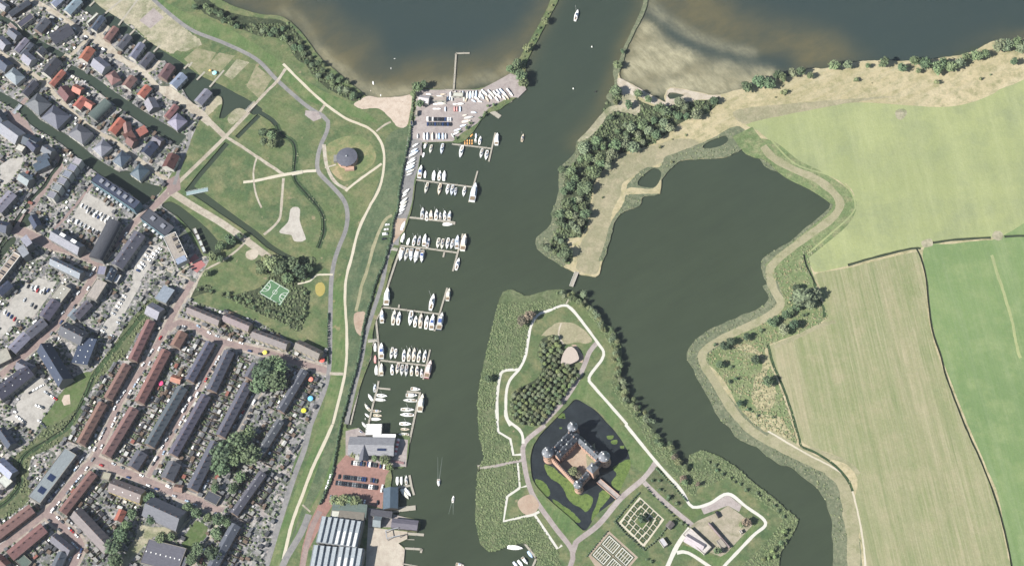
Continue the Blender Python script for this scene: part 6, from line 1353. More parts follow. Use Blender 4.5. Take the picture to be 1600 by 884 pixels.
carrow('d', 205,510, 705,570, 18, 8, 'from the left in the third row of the red-brick car park', 'cars in the third row of the car park', .04, dk)
carrow('d', 132,690, 600,755, 12, 8, 'from the left in the lowest row by the car park trees', 'cars in the lowest row of the car park', .25)
carrow('d', 718,755, 725,755, 1, 8, 'standing alone beside the boathouse in the car park', 'cars in the lowest row of the car park', 0, [3])
carrow('d', 780,560, 768,600, 2, 8, 'beside the planted island in the car park', 'cars at the car park edge', 0, [0])
carrow('d', 128,430, 55,640, 4, 12, 'from the top along the left kerb of the car park', 'cars at the car park edge', 0, [0, 0, 3])
carrow('a', 545,368, 830,372, 10, 0, 'from the left in the upper row of boatyard parking', 'cars in the boatyard', 0, [3, 6, 3, 4, 0, 6])
carrow('a', 545,430, 830,432, 10, 0, 'from the left in the lower row of boatyard parking', 'cars in the boatyard', 0, [3, 6, 3, 4, 0, 6])
carrow('F', 820,520, 800,608, 4, 80, 'from the top on the grass beside the quay hedge', 'cars on the grass by the quay', 0, [0, 3, 3])
carrow('B', 510,400, 700,490, 9, 25, 'in the upper parking row behind the canal apartments', 'cars behind the canal apartments')
carrow('B', 545,435, 660,495, 6, 25, 'in the second parking row behind the canal apartments', 'cars behind the canal apartments')
carrow('B', 455,490, 630,580, 8, 25, 'in the lower parking row behind the canal apartments', 'cars behind the canal apartments')
carrow('B', 1000,670, 880,790, 8, 115, 'along the strip parking by the white building', 'cars by the white building')
carrow('B', 940,665, 850,830, 8, 115, 'on the left side of the strip by the white building', 'cars by the white building', .3)
carrow('B', 1195,782, 1212,795, 2, 70, 'on the pink-red court', 'cars on the pink-red court', 0, [3])
carrow('C', 175,20, 300,45, 6, 25, 'in the top row of the big left car park', 'cars in the big left car park', .2)
carrow('C', 130,90, 220,150, 5, 25, 'in the middle row of the big left car park', 'cars in the big left car park', .3)
carrow('C', 30,180, 110,240, 5, 25, 'in the lower row of the big left car park', 'cars in the big left car park', .2)
carrow('C', 210,40, 280,60, 4, 25, 'in the second row of the big left car park', 'cars in the big left car park', 0, [5, 0, 2, 3])
carrow('C', 790,60, 640,300, 12, 115, 'from the top in the narrow parking street', 'cars in the narrow parking street', .25)
carrow('C', 750,220, 700,330, 5, 115, 'on the right side of the narrow parking street', 'cars in the narrow parking street', .1)
carrow('g', 570,100, 690,180, 4, 120, 'at the upper right of the lower left car park', 'cars in the lower left car park', 0)
carrow('g', 490,460, 560,530, 3, 120, 'at the lower right of the lower left car park', 'cars in the lower left car park', 0)
carrow('g', 220,410, 300,470, 3, 120, 'at the left side of the lower left car park', 'cars in the lower left car park', 0)
carrow('g', 380,100, 520,20, 4, 60, 'at the upper left of the lower left car park', 'cars in the lower left car park', 0)
carrow('g', 460,270, 530,290, 3, 120, 'beside the tree island of the lower left car park', 'cars in the lower left car park', 0)
def street(t, pts, off, n, where, group):
    w_ = [P(t, x, y) for x, y in pts]; tot = sum((b-a).length for a, b in zip(w_[:-1], w_[1:])); k = 0
    for i in range(n):
        s = (i+.5)*tot/n+random.uniform(-.25, .25)*tot/n
        for a, b in zip(w_[:-1], w_[1:]):
            L = (b-a).length
            if s <= L: break
            s -= L
        d = (b-a).normalized(); n_ = Vector((-d.y, d.x, 0)); sd_ = 1 if random.random() < .5 else -1
        p = a+d*s+n_*off*sd_
        if infoot(p.x, p.y): continue
        car(p, math.atan2(d.y, d.x)-math.pi/2+(0 if sd_ > 0 else math.pi), where, k, group); k += 1
street('C', [(1030,330),(900,530),(750,750),(690,880),(600,1060)], 2.6, 24, 'down the first terrace street from the ditch', 'cars in the first terrace street')
street('C', [(1370,440),(1260,630),(1100,900),(960,1150)], 2.0, 20, 'down the second terrace street', 'cars in the second terrace street')
street('C', [(1600,700),(1480,900),(1330,1155),(1260,1290)], 2.2, 18, 'down the third terrace street beside the trees', 'cars in the third terrace street')
street('C', [(1130,250),(1230,285),(1320,340),(1600,420),(1880,500)], 2.6, 11, 'along the street under the brown terraces', 'cars by the brown terraces')
street('D', [(620,225),(720,275),(880,340),(990,385),(1180,460),(1380,545)], 3.1, 13, 'along the main estate road', 'cars along the main estate road')
street('D', [(560,200),(500,290),(400,410),(300,530)], 4.5, 20, 'along the lower left street by the flat block', 'cars in the lower left street')
street('D', [(310,570),(400,650),(500,750),(450,870)], 3.4, 12, 'around the bend in the bottom left', 'cars in the bottom left bend')
street('B', [(800,540),(640,745),(560,884),(430,1054),(290,1214)], 2.8, 12, 'along the old brick street', 'cars along the old brick street')
street('D', [(1390,600),(1250,800)], 2.0, 4, 'on the path past the lawns by the bottom trees', 'cars by the lower lawns')
street('A', [(340,80),(560,230),(720,350),(1000,560),(1120,640)], 2.4, 9, 'along the pale waterfront lane', 'cars in the waterfront lane')
for t, x, y, a, lb in (('M', 686, 560, -25, 'dark van parked alone on the castle yard gravel'),):
    p = P(t, x, y, GZ+1); o = link('parked_van', VANM, loc=(p.x, p.y, GZ+.03), rz=R(25), color=CC[3][1], scale=(1.1, 1.25, 1)); tag(o, lb, 'van')
for i, (x, y) in enumerate(((470, 45), (430, 130), (355, 180), (365, 350), (1300, 690), (1340, 700))):
    pass
# site cranes and trailers on the shipyard slab
def crane():
    c = P('H', 860, 690); root = empty('boat_hoist', (c.x, c.y, GZ), .2); tag(root, 'steel boat hoist frame standing on the shipyard slab', 'boat hoist')
    for s in (-1, 1):
        mb = MB(); mb.box(-6, 6, s*3.6-.3, s*3.6+.3, 5.2, 5.9); 
        for x in (-5.5, 5.5): mb.box(x-.3, x+.3, s*3.6-.25, s*3.6+.25, 0, 5.2)
        mb.build('frame', MT['steel'], root)
    mb = MB(); mb.box(-6, -5.4, -3.3, 3.3, 5.3, 5.8); mb.build('crossbeam', MT['steel'], root)
crane()
# ================================================================ vegetation
def leafmat(name, var=.3):
    m, n, l, b = nodes_of(name); oi = n.new('ShaderNodeObjectInfo'); g = n.new('ShaderNodeNewGeometry')
    c = mixc(n, l, 1, oi.outputs['Color'], ramp(n, l, g.outputs['Random Per Island'], [(0, (1-var,)*3+(1,)), (1, (1+var, 1+var, 1+var*.7, 1))]), 'MULTIPLY')
    c = mixc(n, l, 1, c, ramp(n, l, noise_n(n, l, tex_vec(n, l), .8, 3, .7), [(.3, (.75, .78, .8, 1)), (.7, (1.25, 1.22, 1.1, 1))]), 'MULTIPLY')
    l.new(c, b.inputs['Base Color']); b.inputs['Roughness'].default_value = .75; b.inputs['Specular IOR Level'].default_value = .15
    return m
LEAF = leafmat('foliage'); REEDM = leafmat('reed_leaves', .12); BARK = plain('bark', (.09, .07, .05, 1), .95, .3, 2)
ICO_V = None
def ico(c, r, rnd, mb, squash=.8):
    global ICO_V
    if ICO_V is None:
        bm = bmesh.new(); bmesh.ops.create_icosphere(bm, subdivisions=1, radius=1); ICO_V = ([v.co.copy() for v in bm.verts], [tuple(v.index for v in f.verts) for f in bm.faces]); bm.free()
    off = rnd.uniform(0, 50); q = rnd.uniform(0, 6.28); ca, sa = math.cos(q), math.sin(q)
    vs = []
    for v in ICO_V[0]:
        k = r*(1+.45*noise.noise((v.x*1.3+off, v.y*1.3, v.z*1.3))); x, y = v.x*ca-v.y*sa, v.x*sa+v.y*ca
        vs.append((c[0]+x*k, c[1]+y*k, c[2]+v.z*k*squash))
    mb.add(vs, ICO_V[1])
def crown_mesh(seed, nclump=46, leaves=170, lob=4, tall=1.0):
    rnd = random.Random(seed); mb = MB(); lobes = [(rnd.uniform(-.38, .38), rnd.uniform(-.38, .38), rnd.uniform(.1, .45), rnd.uniform(.5, .68)) for _ in range(lob)]+[(0, 0, .45, .66)]
    for i in range(nclump):
        lx, ly, lz, lr = rnd.choice(lobes); a = rnd.uniform(0, 6.283); u = rnd.uniform(-.35, 1); s = math.sqrt(1-u*u); rr = lr*rnd.uniform(.72, 1.02)
        ico((lx+math.cos(a)*s*rr, ly+math.sin(a)*s*rr, (lz+u*rr*.9)*tall+.35), rnd.uniform(.1, .2), rnd, mb)
    for lx, ly, lz, lr in lobes: ico((lx, ly, lz*tall+.3), lr*.78, rnd, mb)
    for i in range(leaves):
        lx, ly, lz, lr = rnd.choice(lobes); a = rnd.uniform(0, 6.283); u = rnd.uniform(-.2, 1); s = math.sqrt(1-u*u); rr = lr*rnd.uniform(.95, 1.25)
        c = Vector((lx+math.cos(a)*s*rr, ly+math.sin(a)*s*rr, (lz+u*rr*.9)*tall+.35)); e = rnd.uniform(.05, .1)
        t1 = Vector((rnd.uniform(-1, 1), rnd.uniform(-1, 1), rnd.uniform(-.6, .6))).normalized()*e; t2 = t1.orthogonal().normalized()*e
        mb.add([c-t1, c+t2, c+t1, c-t2], [(0, 1, 2, 3)])
    return mb.mesh('crown', LEAF)
CROWNS = [crown_mesh(i) for i in range(6)]; BUSH = [crown_mesh(20+i, 16, 50, 2) for i in range(5)]
def trunk_mesh():
    mb = MB(); mb.tube((0, 0, -.1), (0, 0, .75), .07, 8)
    for a in range(4): mb.tube((0, 0, .45), (math.cos(a*1.6)*.4, math.sin(a*1.6)*.4, .85), .035, 5)
    return mb.mesh('trunk', BARK)
TRUNK = trunk_mesh()
GREENS = {'dark': (.07, .1, .064), 'mid': (.098, .13, .078), 'olive': (.12, .138, .082), 'light': (.14, .175, .088), 'grey': (.118, .142, .1), 'brown': (.12, .1, .085), 'deep': (.048, .072, .05)}
NTREE = 0; NSH = 0
def gcol(k):
    f = random.uniform(.8, 1.25); g = GREENS[k]; h = random.uniform(.92, 1.12); return (g[0]*f*h*1.15, g[1]*f*1.17, g[2]*f*1.12, 1)
REST = MB(); RESTN = 0
def tree(p, r, col_, label, group=None, h=None, name='tree', minz=None):
    """p: world ground point, r crown radius in metres"""
    global NTREE
    if NTREE >= 322: return
    NTREE += 1
    h = h or r*1.15+1.8
    root = empty(name, (p.x, p.y, p.z)); tag(root, label, 'tree', group)
    c = link('crown', random.choice(CROWNS), root); c.color = gcol(col_); c.location = (0, 0, h*.28); sx = r/.98*random.uniform(.9, 1.1); c.scale = (sx, r/.98*random.uniform(.9, 1.1), h*.62); c.rotation_euler = (0, 0, random.uniform(0, 6.28))
    t_ = link('trunk', TRUNK, root); t_.scale = (r*.9, r*.9, h*.95)
def shrub(p, r, col_, label, group, h=None):
    global NSH
    if NSH >= 300: return False
    NSH += 1
    o = link('shrub', random.choice(BUSH), loc=(p.x, p.y, p.z-.2), rz=random.uniform(0, 6.28), color=gcol(col_)); h = h or r*1.2; o.scale = (r, r*random.uniform(.8, 1.2), h); tag(o, label, 'shrub', group); return True
def tpx(t, x, y, r_px, col_, label, group=None, shrubby=False, h=None):
    s = TILES[t][2]; r = r_px/s*.6; hh = h or r*1.15+1.8; p = P(t, x, y, GZ+hh*.65); p.z = GZ
    if shrubby: shrub(p, r, col_, label, group)
    else: tree(p, r, col_, label, group, h)
def scatter_poly(t, pts, n, rmin, rmax, cols, label, group, sep=.75, shrubby=False, keep=None, h=None, tries=60):
    """trees inside a survey polygon, spaced"""
    w_ = TT(t, pts, GZ+ (rmin+rmax)*.5*.65+1); poly = [(p.x, p.y) for p in w_]; xs = [p[0] for p in poly]; ys = [p[1] for p in poly]; got = []; k = 0
    for _ in range(n*tries):
        if k >= n: break
        x, y = random.uniform(min(xs), max(xs)), random.uniform(min(ys), max(ys)); r = random.uniform(rmin, rmax)
        if not inpoly(poly, x, y) or any((x-a)**2+(y-b)**2 < ((r+c)*sep)**2 for a, b, c in got) or infoot(x, y, r*.5): continue
        got.append((x, y, r)); cl = random.choice(cols); p = Vector((x, y, GZ))
        if shrubby: shrub(p, r, cl, label, group)
        else: tree(p, r, cl, label, group, h and h*random.uniform(.85, 1.15))
        k += 1
def scatter_line(t, pts, n, wd, rmin, rmax, cols, label, group, shrubby=False, h=None):
    w_ = [P(t, x, y, GZ+(rmin+rmax)*.4) for x, y in pts]; tot = sum((b-a).length for a, b in zip(w_[:-1], w_[1:]))
    for i in range(n):
        s = (i+random.random())*tot/n
        for a, b in zip(w_[:-1], w_[1:]):
            L = (b-a).length
            if s <= L: break
            s -= L
        d = (b-a).normalized(); p = a+d*min(s, L)+Vector((-d.y, d.x, 0))*random.uniform(-wd/2, wd/2); p.z = GZ; r = random.uniform(rmin, rmax)
        if infoot(p.x, p.y, r*.3): continue
        if shrubby: shrub(p, r, random.choice(cols), label, group)
        else: tree(p, r, random.choice(cols), label, group, h)
# --- single trees that can be pointed at
BT = [('C',1650,560,80,'deep','huge dark tree north-east in the estate clump'),('C',1720,620,84,'dark','huge dark tree in the middle of the estate clump'),('C',1760,540,70,'mid','large tree at the right of the upper estate clump'),('C',1630,640,64,'dark','large tree at the left foot of the upper estate clump'),('C',1700,500,60,'mid','large tree at the top of the upper estate clump'),
  ('D',1400,180,84,'deep','huge tree west in the lower estate clump'),('D',1490,110,80,'dark','huge tree north in the lower estate clump'),('D',1380,270,64,'dark','large tree at the lower left of the lower estate clump'),('D',1560,190,70,'dark','large tree east in the lower estate clump'),('D',1470,220,64,'mid','tree in the middle of the lower estate clump'),('D',1560,60,56,'mid','tree at the upper right of the lower estate clump'),
  ('D',1460,400,40,'dark','tree beside the dark kiosk south of the lower clump'),('D',1350,400,32,'dark','small dark tree left of the dark kiosk'),('D',1500,330,36,'mid','tree above the vents terrace south of the lower clump'),
  ('D',1370,590,44,'dark','tree at the end of the main estate road'),('D',1420,620,34,'mid','smaller tree right of the road end tree'),('D',1230,550,40,'dark','tree north of the lower lawns'),('D',1300,580,32,'mid','small tree above the lower lawn'),('D',1350,680,44,'dark','tree right of the narrow lawn'),('D',1240,780,50,'dark','tree at the foot of the lower lawns'),('D',1330,800,56,'deep','dark tree near the bottom left of the vents terrace'),('D',1200,850,44,'dark','tree at the bottom edge right of the school'),
  ('D',700,760,64,'deep','large dark tree left of the gravel yard'),('D',760,700,56,'dark','tree above the gravel yard edge'),('D',720,850,60,'dark','large tree at the bottom edge left of the gravel yard'),('D',830,560,44,'dark','tree between the cream-backed terrace and the hall'),('D',790,640,44,'mid','tree over the north end of the gravel yard'),('D',950,590,40,'dark','tree under the broad dark hall'),('D',1010,710,44,'mid','tree north of the school roof'),('D',1070,700,36,'mid','small tree north-east of the school roof'),
  ('D',930,460,40,'dark','tree between the hall and the main estate road'),('D',1170,520,36,'dark','tree right of the broad dark hall'),
  ('F',100,760,56,'mid','large tree left in the clump above the sports court'),('F',160,800,60,'dark','large dark tree in the clump above the sports court'),('F',220,760,50,'dark','tree at the top of the sports court clump'),('F',270,810,56,'deep','dark tree at the right of the sports court clump'),('F',40,800,44,'mid','tree at the left of the sports court clump'),('F',330,790,40,'dark','small tree at the right end of the sports court clump'),('F',200,850,40,'mid','tree just above the sports court'),('F',60,740,36,'olive','pale tree by the small round playground'),
  ('E',50,830,40,'dark','dark tree in the park bend of the creek'),('E',95,850,42,'mid','tree right of the dark park tree'),('E',48,884,36,'dark','lower dark tree in the park bend'),('E',100,892,36,'mid','small lower tree in the park bend'),
  ('B',1380,660,44,'mid','tree at the pond end below the beige square'),('B',1440,610,40,'dark','dark tree at the end of the beige square'),('B',1330,720,36,'mid','tree below the pond end'),('B',1380,740,34,'dark','small dark tree below the pond end'),('B',1290,830,30,'mid','tree beside the path to the pink-red court'),('B',1500,590,28,'dark','small tree on the lower beige square'),
  ('E',1010,550,40,'mid','tree at the beach corner of the boatyard'),('E',1050,530,36,'dark','dark tree at the lake corner of the boatyard'),('E',985,590,26,'mid','small tree at the top of the beach hedge'),('E',1020,650,34,'dark','dark tree beside the boat hall'),
  ('I',30,400,44,'dark','dark tree at the root of the spit'),('I',50,470,48,'dark','large tree on the corner of the boatyard point'),('I',70,520,40,'mid','tree at the tip of the boatyard point'),('I',100,300,36,'olive','lone round tree midway up the spit'),('I',205,130,30,'olive','lone round tree near the top of the spit'),('I',-10,430,32,'mid','small tree left of the spit root'),
  ('H',500,475,40,'olive','leftmost tree over the lowest car park row'),('H',540,480,44,'olive','second tree over the lowest car park row'),('H',580,485,40,'mid','third tree over the lowest car park row'),('H',620,485,44,'olive','rightmost tree over the lowest car park row'),
  ('H',800,220,38,'mid','tree right of the top car park row'),('H',830,265,26,'light','bright green small tree at the car park corner'),('H',610,190,26,'olive','tree left below the club building'),('H',640,200,22,'olive','small tree below the club building'),('H',740,210,26,'mid','tree right below the club building wing'),
  ('k',340,510,46,'olive','tree in the castle courtyard corner'),('k',390,530,34,'brown','brownish tree in the castle courtyard corner'),
  ('M',860,610,32,'brown','autumn-brown bushy tree in the castle yard'),('M',835,630,24,'olive','olive tree left of the brown one in the castle yard'),('M',680,790,30,'mid','tree at the bottom of the castle yard'),
  ('K',345,210,44,'brown','leafless brown tree beside the north castle path'),('K',310,240,40,'brown','second brown tree beside the north castle path'),('K',90,600,30,'dark','dark round tree in the western reeds'),
  ('M',30,0,1,'mid',None)]
for t, x, y, r, c_, lb in BT:
    if lb: tpx(t, x, y, r, c_, lb)
# --- north bank of the polder
NB = [(1411/1,0)] and [(90,480,34),(55,470,34),(150,455,36),(205,450,38),(260,475,26),(410,410,42),(500,405,36),(730,388,46),(840,422,34),(915,385,42),(985,405,46),(1060,420,48),(1100,400,44),(1150,420,46),(1205,395,42),(1235,360,36),(1310,345,40),(1360,340,34),(1440,290,48),(1495,285,44),(1560,270,50),(1600,300,50),(1540,388,34),(620,412,20),(940,445,24)]
for i, (x, y, r) in enumerate(NB): tpx('N', x, y, r, random.choice(['mid', 'mid', 'dark', 'grey']), f'{ordw(i)} round green tree from the left on the northern lake bank', 'trees on the northern lake bank', h=r/4*.6*1.2+2.5)
for i, (t, x, y, r) in enumerate([('I',1460,545,46),('I',1545,505,46),('I',1610,520,46),('I',1265,632,34)]): tpx(t, x, y, r, 'dark', f'{ordw(i)} dark tree near the sandy shallows west of the bank trees', 'dark trees by the sandy shallows')
for i, (t, x, y, r) in enumerate([('N',110,570,24),('N',85,575,20),('N',555,495,22),('N',1050,510,26),('N',1330,490,16),('N',1390,465,10),('N',45,605,8),('N',650,515,6),('J',925,30,16),('J',1000,125,12),('I',1085,840,10),('I',1000,868,8),('J',565,345,10)]): tpx(t, x, y, r, 'olive', f'{ordw(i)} low bush on the dry grass bank', 'bushes on the dry grass bank', True)
scatter_poly('X', [(1014,180),(1035,165),(1060,162),(1110,155),(1112,172),(1080,186),(1050,200),(1018,222),(985,233),(965,232),(955,215),(975,195)], 30, 2.8, 7.2, ['mid','dark','grey','grey'], 'tree in the northern wood on the east bank', 'trees of the upper east bank wood', .6)
scatter_poly('X', [(900,240),(925,215),(950,222),(968,232),(950,262),(930,275),(915,268)], 18, 3.2, 8.2, ['mid','dark','grey'], 'large tree in the middle wood on the east bank', 'trees of the middle east bank wood', .6)
scatter_poly('X', [(878,262),(915,272),(925,290),(918,302),(890,302),(876,300)], 9, 4.5, 7, ['dark','mid'], 'tree in the narrow wood by the river bend', 'trees of the river bend wood', .6)
scatter_poly('X', [(866,335),(880,320),(905,310),(918,320),(920,345),(908,362),(885,360),(868,350)], 15, 4, 6.5, ['mid','grey','dark'], 'tree in the southern wood on the east bank', 'trees of the southern east bank wood', .6)
scatter_poly('X', [(840,378),(858,382),(875,365),(890,385),(885,410),(868,400),(850,388)], 8, 2.5, 4.2, ['grey','mid'], 'small tree near the tip of the east bank', 'small trees at the east bank tip', .7)
for t, x, y, r, c_, lb in [('J',335,705,46,'dark','dark tree at the tip of the east bank'),('I',650,575,46,'dark','dark tree where the sand begins on the river corner'),('I',790,590,34,'mid','tree on the sandy river corner'),('I',730,650,36,'dark','dark tree south of the sandy river corner'),('I',850,620,30,'mid','small tree beside the bright sand'),('I',615,740,24,'dark','small dark tree on the sandy meadow'),('I',645,640,20,'olive','olive bush tree at the river corner'),('I',660,405,32,'mid','tree on the middle of the stone dam'),('I',690,320,18,'dark','bush tree on the upper stone dam')]: tpx(t, x, y, r, c_, lb)
# --- polder bastion
for i, (x, y, r) in enumerate([(700,95,80),(660,30,30),(755,70,50),(590,200,34),(620,175,30),(655,150,32),(575,290,44),(640,265,40),(500,245,36),(530,230,28),(345,335,32),(210,390,32),(250,370,34),(180,508,28),(400,480,34),(475,612,42),(305,752,24),(740,120,40)]):
    tpx('P', x, y, r, ['grey','deep','grey','dark','mid','dark','grey','deep','dark','dark','deep','deep','deep','dark','deep','dark','deep','grey'][i], f'{ordw(i)} tree counted from the top in the green polder bastion', 'trees in the polder bastion')
for i, (x, y, r) in enumerate([(250,518,14),(282,595,18),(240,615,16),(355,787,16),(415,827,12),(515,835,12),(440,290,16),(150,380,14),(330,765,10),(380,800,8),(700,200,14),(720,190,12)]): tpx('P', x, y, r, 'dark', f'{ordw(i)} low bush in the green polder bastion', 'bushes in the polder bastion', True)
# --- castle island
scatter_line('K', [(520,60),(640,75),(700,120),(790,230),(860,320),(900,400),(905,460),(890,530),(900,600),(960,720),(1060,850),(1110,900)], 56, 11, 1.8, 4.0, ['olive','grey','olive','grey','mid'], 'tree in the hedgerow along the castle island east bank', 'hedgerow trees of the castle island', h=6)
scatter_line('M', [(270,30),(370,140),(430,240),(500,340),(540,390)], 14, 9, 2.4, 4.0, ['olive','brown','mid','dark'], 'tree in the hedgerow running on to the lower castle bank', 'hedgerow trees of the lower castle bank', h=5.5)
scatter_line('M', [(600,215),(700,280),(800,360),(900,420),(1000,480),(1100,580)], 14, 4, 1.8, 3.0, ['dark','mid'], 'tree in the thin hedge on the south-east bastion', 'hedge trees of the south-east bastion', True)
scatter_line('M', [(1120,640),(1090,720),(1050,790),(960,850)], 10, 10, 2.0, 3.5, ['mid','light'], 'round bush on the south-east bastion bank', 'bank bushes of the south-east bastion', True)
def orchard():
    poly = [(p.x, p.y) for p in TT('K', [(430,350),(520,335),(555,420),(545,490),(600,515),(668,545),(655,590),(590,690),(500,800),(430,884),(300,880),(240,850),(228,700),(260,650),(330,640),(400,590),(430,520),(395,430)], GZ+4)]
    a = R(52); ca, sa = math.cos(a), math.sin(a); cx, cy = poly[0]; k = 0
    for i in range(-30, 30):
        for j in range(-30, 30):
            u, v = i*4.5+random.uniform(-.8, .8), j*4.4+random.uniform(-.8, .8); x, y = cx+u*ca-v*sa, cy+u*sa+v*ca
            if not inpoly(poly, x, y) or infoot(x, y, 1) or k >= 230: continue
            k += 1; r = random.uniform(1.8, 3.0); root = empty('orchard_tree', (x, y, GZ)); tag(root, 'small tree in the rows of the castle island orchard', 'orchard tree', 'trees of the castle island orchard')
            h = random.uniform(3.4, 5.6); c = link('crown', random.choice(CROWNS), root); c.color = gcol(random.choice(['mid', 'grey', 'olive', 'light', 'grey'])); c.location = (0, 0, h*.25); c.scale = (r, r, h*.6); c.rotation_euler = (0, 0, random.uniform(0, 6.28))
            t_ = link('trunk', TRUNK, root); t_.scale = (r*.9, r*.9, h*.9)
orchard()
scatter_line('M', [(240,390),(290,450)], 6, .5, 1.1, 1.3, ['deep'], 'clipped tree in the avenue, upper stretch', 'avenue trees, upper part', True)
scatter_line('M', [(310,465),(450,610)], 14, .5, 1.1, 1.3, ['deep'], 'clipped tree in the avenue, lower stretch', 'avenue trees, lower part', True)
for i, (x, y, r) in enumerate([(275,345,14),(320,350,14),(320,400,16),(380,450,22),(430,490,16),(460,610,14),(490,625,12),(270,850,14),(240,840,12),(215,590,36),(350,410,8)]): tpx('M', x, y, r, 'dark' if i != 9 else 'deep', ['bush at the top of the narrow castle orchard','second bush in the narrow castle orchard','third bush in the narrow castle orchard','large bush in the narrow castle orchard','lowest bush in the narrow castle orchard','bush at the yard gate','second bush at the yard gate','bush left of the lower garden path','second bush left of the lower garden path','large dark clipped dome in the centre of the maze parterre','tiny bush in the castle orchard'][i], None, True)
# --- lakeside belt, park, town greenery
scatter_line('X', [(308,8),(345,26),(378,40)], 9, 9, 2.8, 4.4, ['mid','dark'], 'tree in the upper end of the lakeside belt', 'trees of the upper lakeside belt')
scatter_line('X', [(405,48),(440,52),(465,68),(475,88),(495,98),(505,118),(525,128),(548,143),(560,150)], 30, 11, 2.4, 4.6, ['mid','dark','grey'], 'tree in the belt along the western lake shore', 'trees of the western lakeside belt')
scatter_line('F', [(1200-870,760),(300,884),(1,1)][:2], 4, 5, 2, 3, ['dark'], 'tree right of the sports court', 'trees around the sports court')
scatter_line('G', [(0,110),(60,170),(150,200),(260,240),(310,180),(320,60)], 14, 5, 1.6, 3.0, ['mid','dark'], 'bush in the hedge south of the sports court', 'hedge bushes south of the sports court', True)
scatter_line('C', [(1240,40),(1350,60),(1450,90),(1600,150)], 10, 6, 1.8, 3.2, ['mid','dark'], 'bush in the green strip behind the brown terraces', 'bushes behind the brown terraces', True)
scatter_line('C', [(920,20),(860,90),(790,180),(740,270),(670,350)], 12, 5, 2.4, 3.6, ['dark','mid'], 'tree between the parking street and the ditch', 'trees by the parking street')
scatter_line('C', [(960,30),(1000,60),(1100,20),(1180,-20)], 8, 8, 2.6, 4, ['dark','mid'], 'tree in the clump beside the two villas', 'trees by the two villas')
tpx('C', 610,600,44,'dark','dark tree standing over the town ditch'); tpx('C', 660,350,26,'dark','tree at the foot of the parking street')
scatter_line('I', [(258,30),(215,90),(170,180),(130,260),(90,320),(60,370)], 14, 3, 1.0, 1.8, ['olive','mid'], 'bush on the narrow spit between lake and river', 'bushes on the spit', True)
scatter_line('E', [(1250,860),(1330,780),(1400,730),(1490,640)], 10, 5, 1.5, 2.6, ['mid','dark'], 'bush between the boatyard and the river', 'boatyard edge bushes', True)
# --- hedges
def hedge_run(t, pts, wd, h, lb, col_='deep', name='hedge'):
    c = smooth(TT(t, pts, GZ+h*.6), False, 2.0); mb = MB(); rnd = random.Random(len(pts))
    for i, p in enumerate(c):
        for k in range(3): ico((p.x+rnd.uniform(-1, 1)*wd*.3, p.y+rnd.uniform(-1, 1)*wd*.3, GZ+h*.45+rnd.uniform(-.1, .2)*h), wd*rnd.uniform(.4, .65), rnd, mb, h/wd*.8)
    o = mb.build(name, LEAF); o.color = gcol(col_); tag(o, lb, 'hedge'); return o
hedge_run('F', [(958,-20),(925,130),(900,280),(883,420),(862,480),(850,560),(830,650),(790,780),(745,880),(720,980),(690,1080),(668,1180),(650,1300),(620,1440),(585,1560),(560,1650),(525,1780),(490,1990),(470,2100),(440,2180),(400,2260)], 2.1, 2.6, 'long dark hedge running between the dike and the marina quay')
hedge_run('E', [(985,600),(975,700),(965,800),(955,880)], 2.2, 2.2, 'hedge between the bathing beach and the boatyard', 'dark')
hedge_run('M', [(300,272),(400,375),(490,475)], 1.4, 1.8, 'clipped hedge along the narrow castle orchard', 'dark')
hedge_run('m', [(325,510),(420,610),(575,745)], 1.6, 1.9, 'clipped dark hedge along the lower side of the maze parterre')
hedge_run('m', [(325,505),(440,370),(530,270)], 1.4, 1.6, 'clipped dark hedge along the road side of the maze parterre')
hedge_run('m', [(580,740),(680,660),(760,560)], 1.4, 1.6, 'rough dark hedge along the eastern side of the maze parterre')
hedge_run('m', [(90,800),(180,690),(265,590)], 1.2, 1.2, 'low hedge along the road side of the kitchen garden')
hedge_run('G', [(450,190),(448,300),(450,500)], 1.4, 2.4, 'dark hedge along the gardens by the dike road')
# --- reeds, bank plants and brush nobody could count
def clumps(name, test, n, rmin, rmax, h, cols, box, lab=None):
    rnd = random.Random(len(name)*7+n); mbs = [MB() for _ in cols]; a = P('X', box[0], box[3]); b = P('X', box[2], box[1]); k = 0
    for _ in range(n*12):
        if k >= n: break
        x, y = rnd.uniform(a.x, b.x), rnd.uniform(a.y, b.y)
        if noise.noise((x*.05, y*.05, 2.2)) < -.25 and rnd.random() < .7: continue
        z, m = zone_at(x, y)
        if (m not in test) or infoot(x, y): continue
        k += 1; r = rnd.uniform(rmin, rmax); mb = mbs[rnd.randrange(len(cols))]; base = len(mb.v)
        z0 = GZ-.1
        if m == 'ditch': z0 = GZ-.4
        nn = 6; o = rnd.uniform(0, 6); hh = h*rnd.uniform(.6, 1.2); lx, ly = rnd.uniform(-.3, .3)*r, rnd.uniform(-.3, .3)*r
        vs = [(x+math.cos(o+i*6.283/nn)*r*rnd.uniform(.7, 1.2), y+math.sin(o+i*6.283/nn)*r*rnd.uniform(.7, 1.2), z0) for i in range(nn)]+[(x+lx+math.cos(o+.5+i*6.283/nn)*r*.55, y+ly+math.sin(o+.5+i*6.283/nn)*r*.55, z0+hh*rnd.uniform(.7, 1)) for i in range(nn)]+[(x+lx, y+ly, z0+hh)]
        mb.add(vs, [(i, (i+1) % nn, nn+(i+1) % nn, nn+i) for i in range(nn)]+[(nn+i, nn+(i+1) % nn, 2*nn) for i in range(nn)])
    for mb, cl in zip(mbs, cols):
        if mb.v: o = mb.build(name, REEDM); o.color = cl; tag(o, kind='stuff')
RD1, RD2, RD3 = (.1, .13, .068, 1), (.13, .155, .085, 1), (.17, .18, .115, 1)
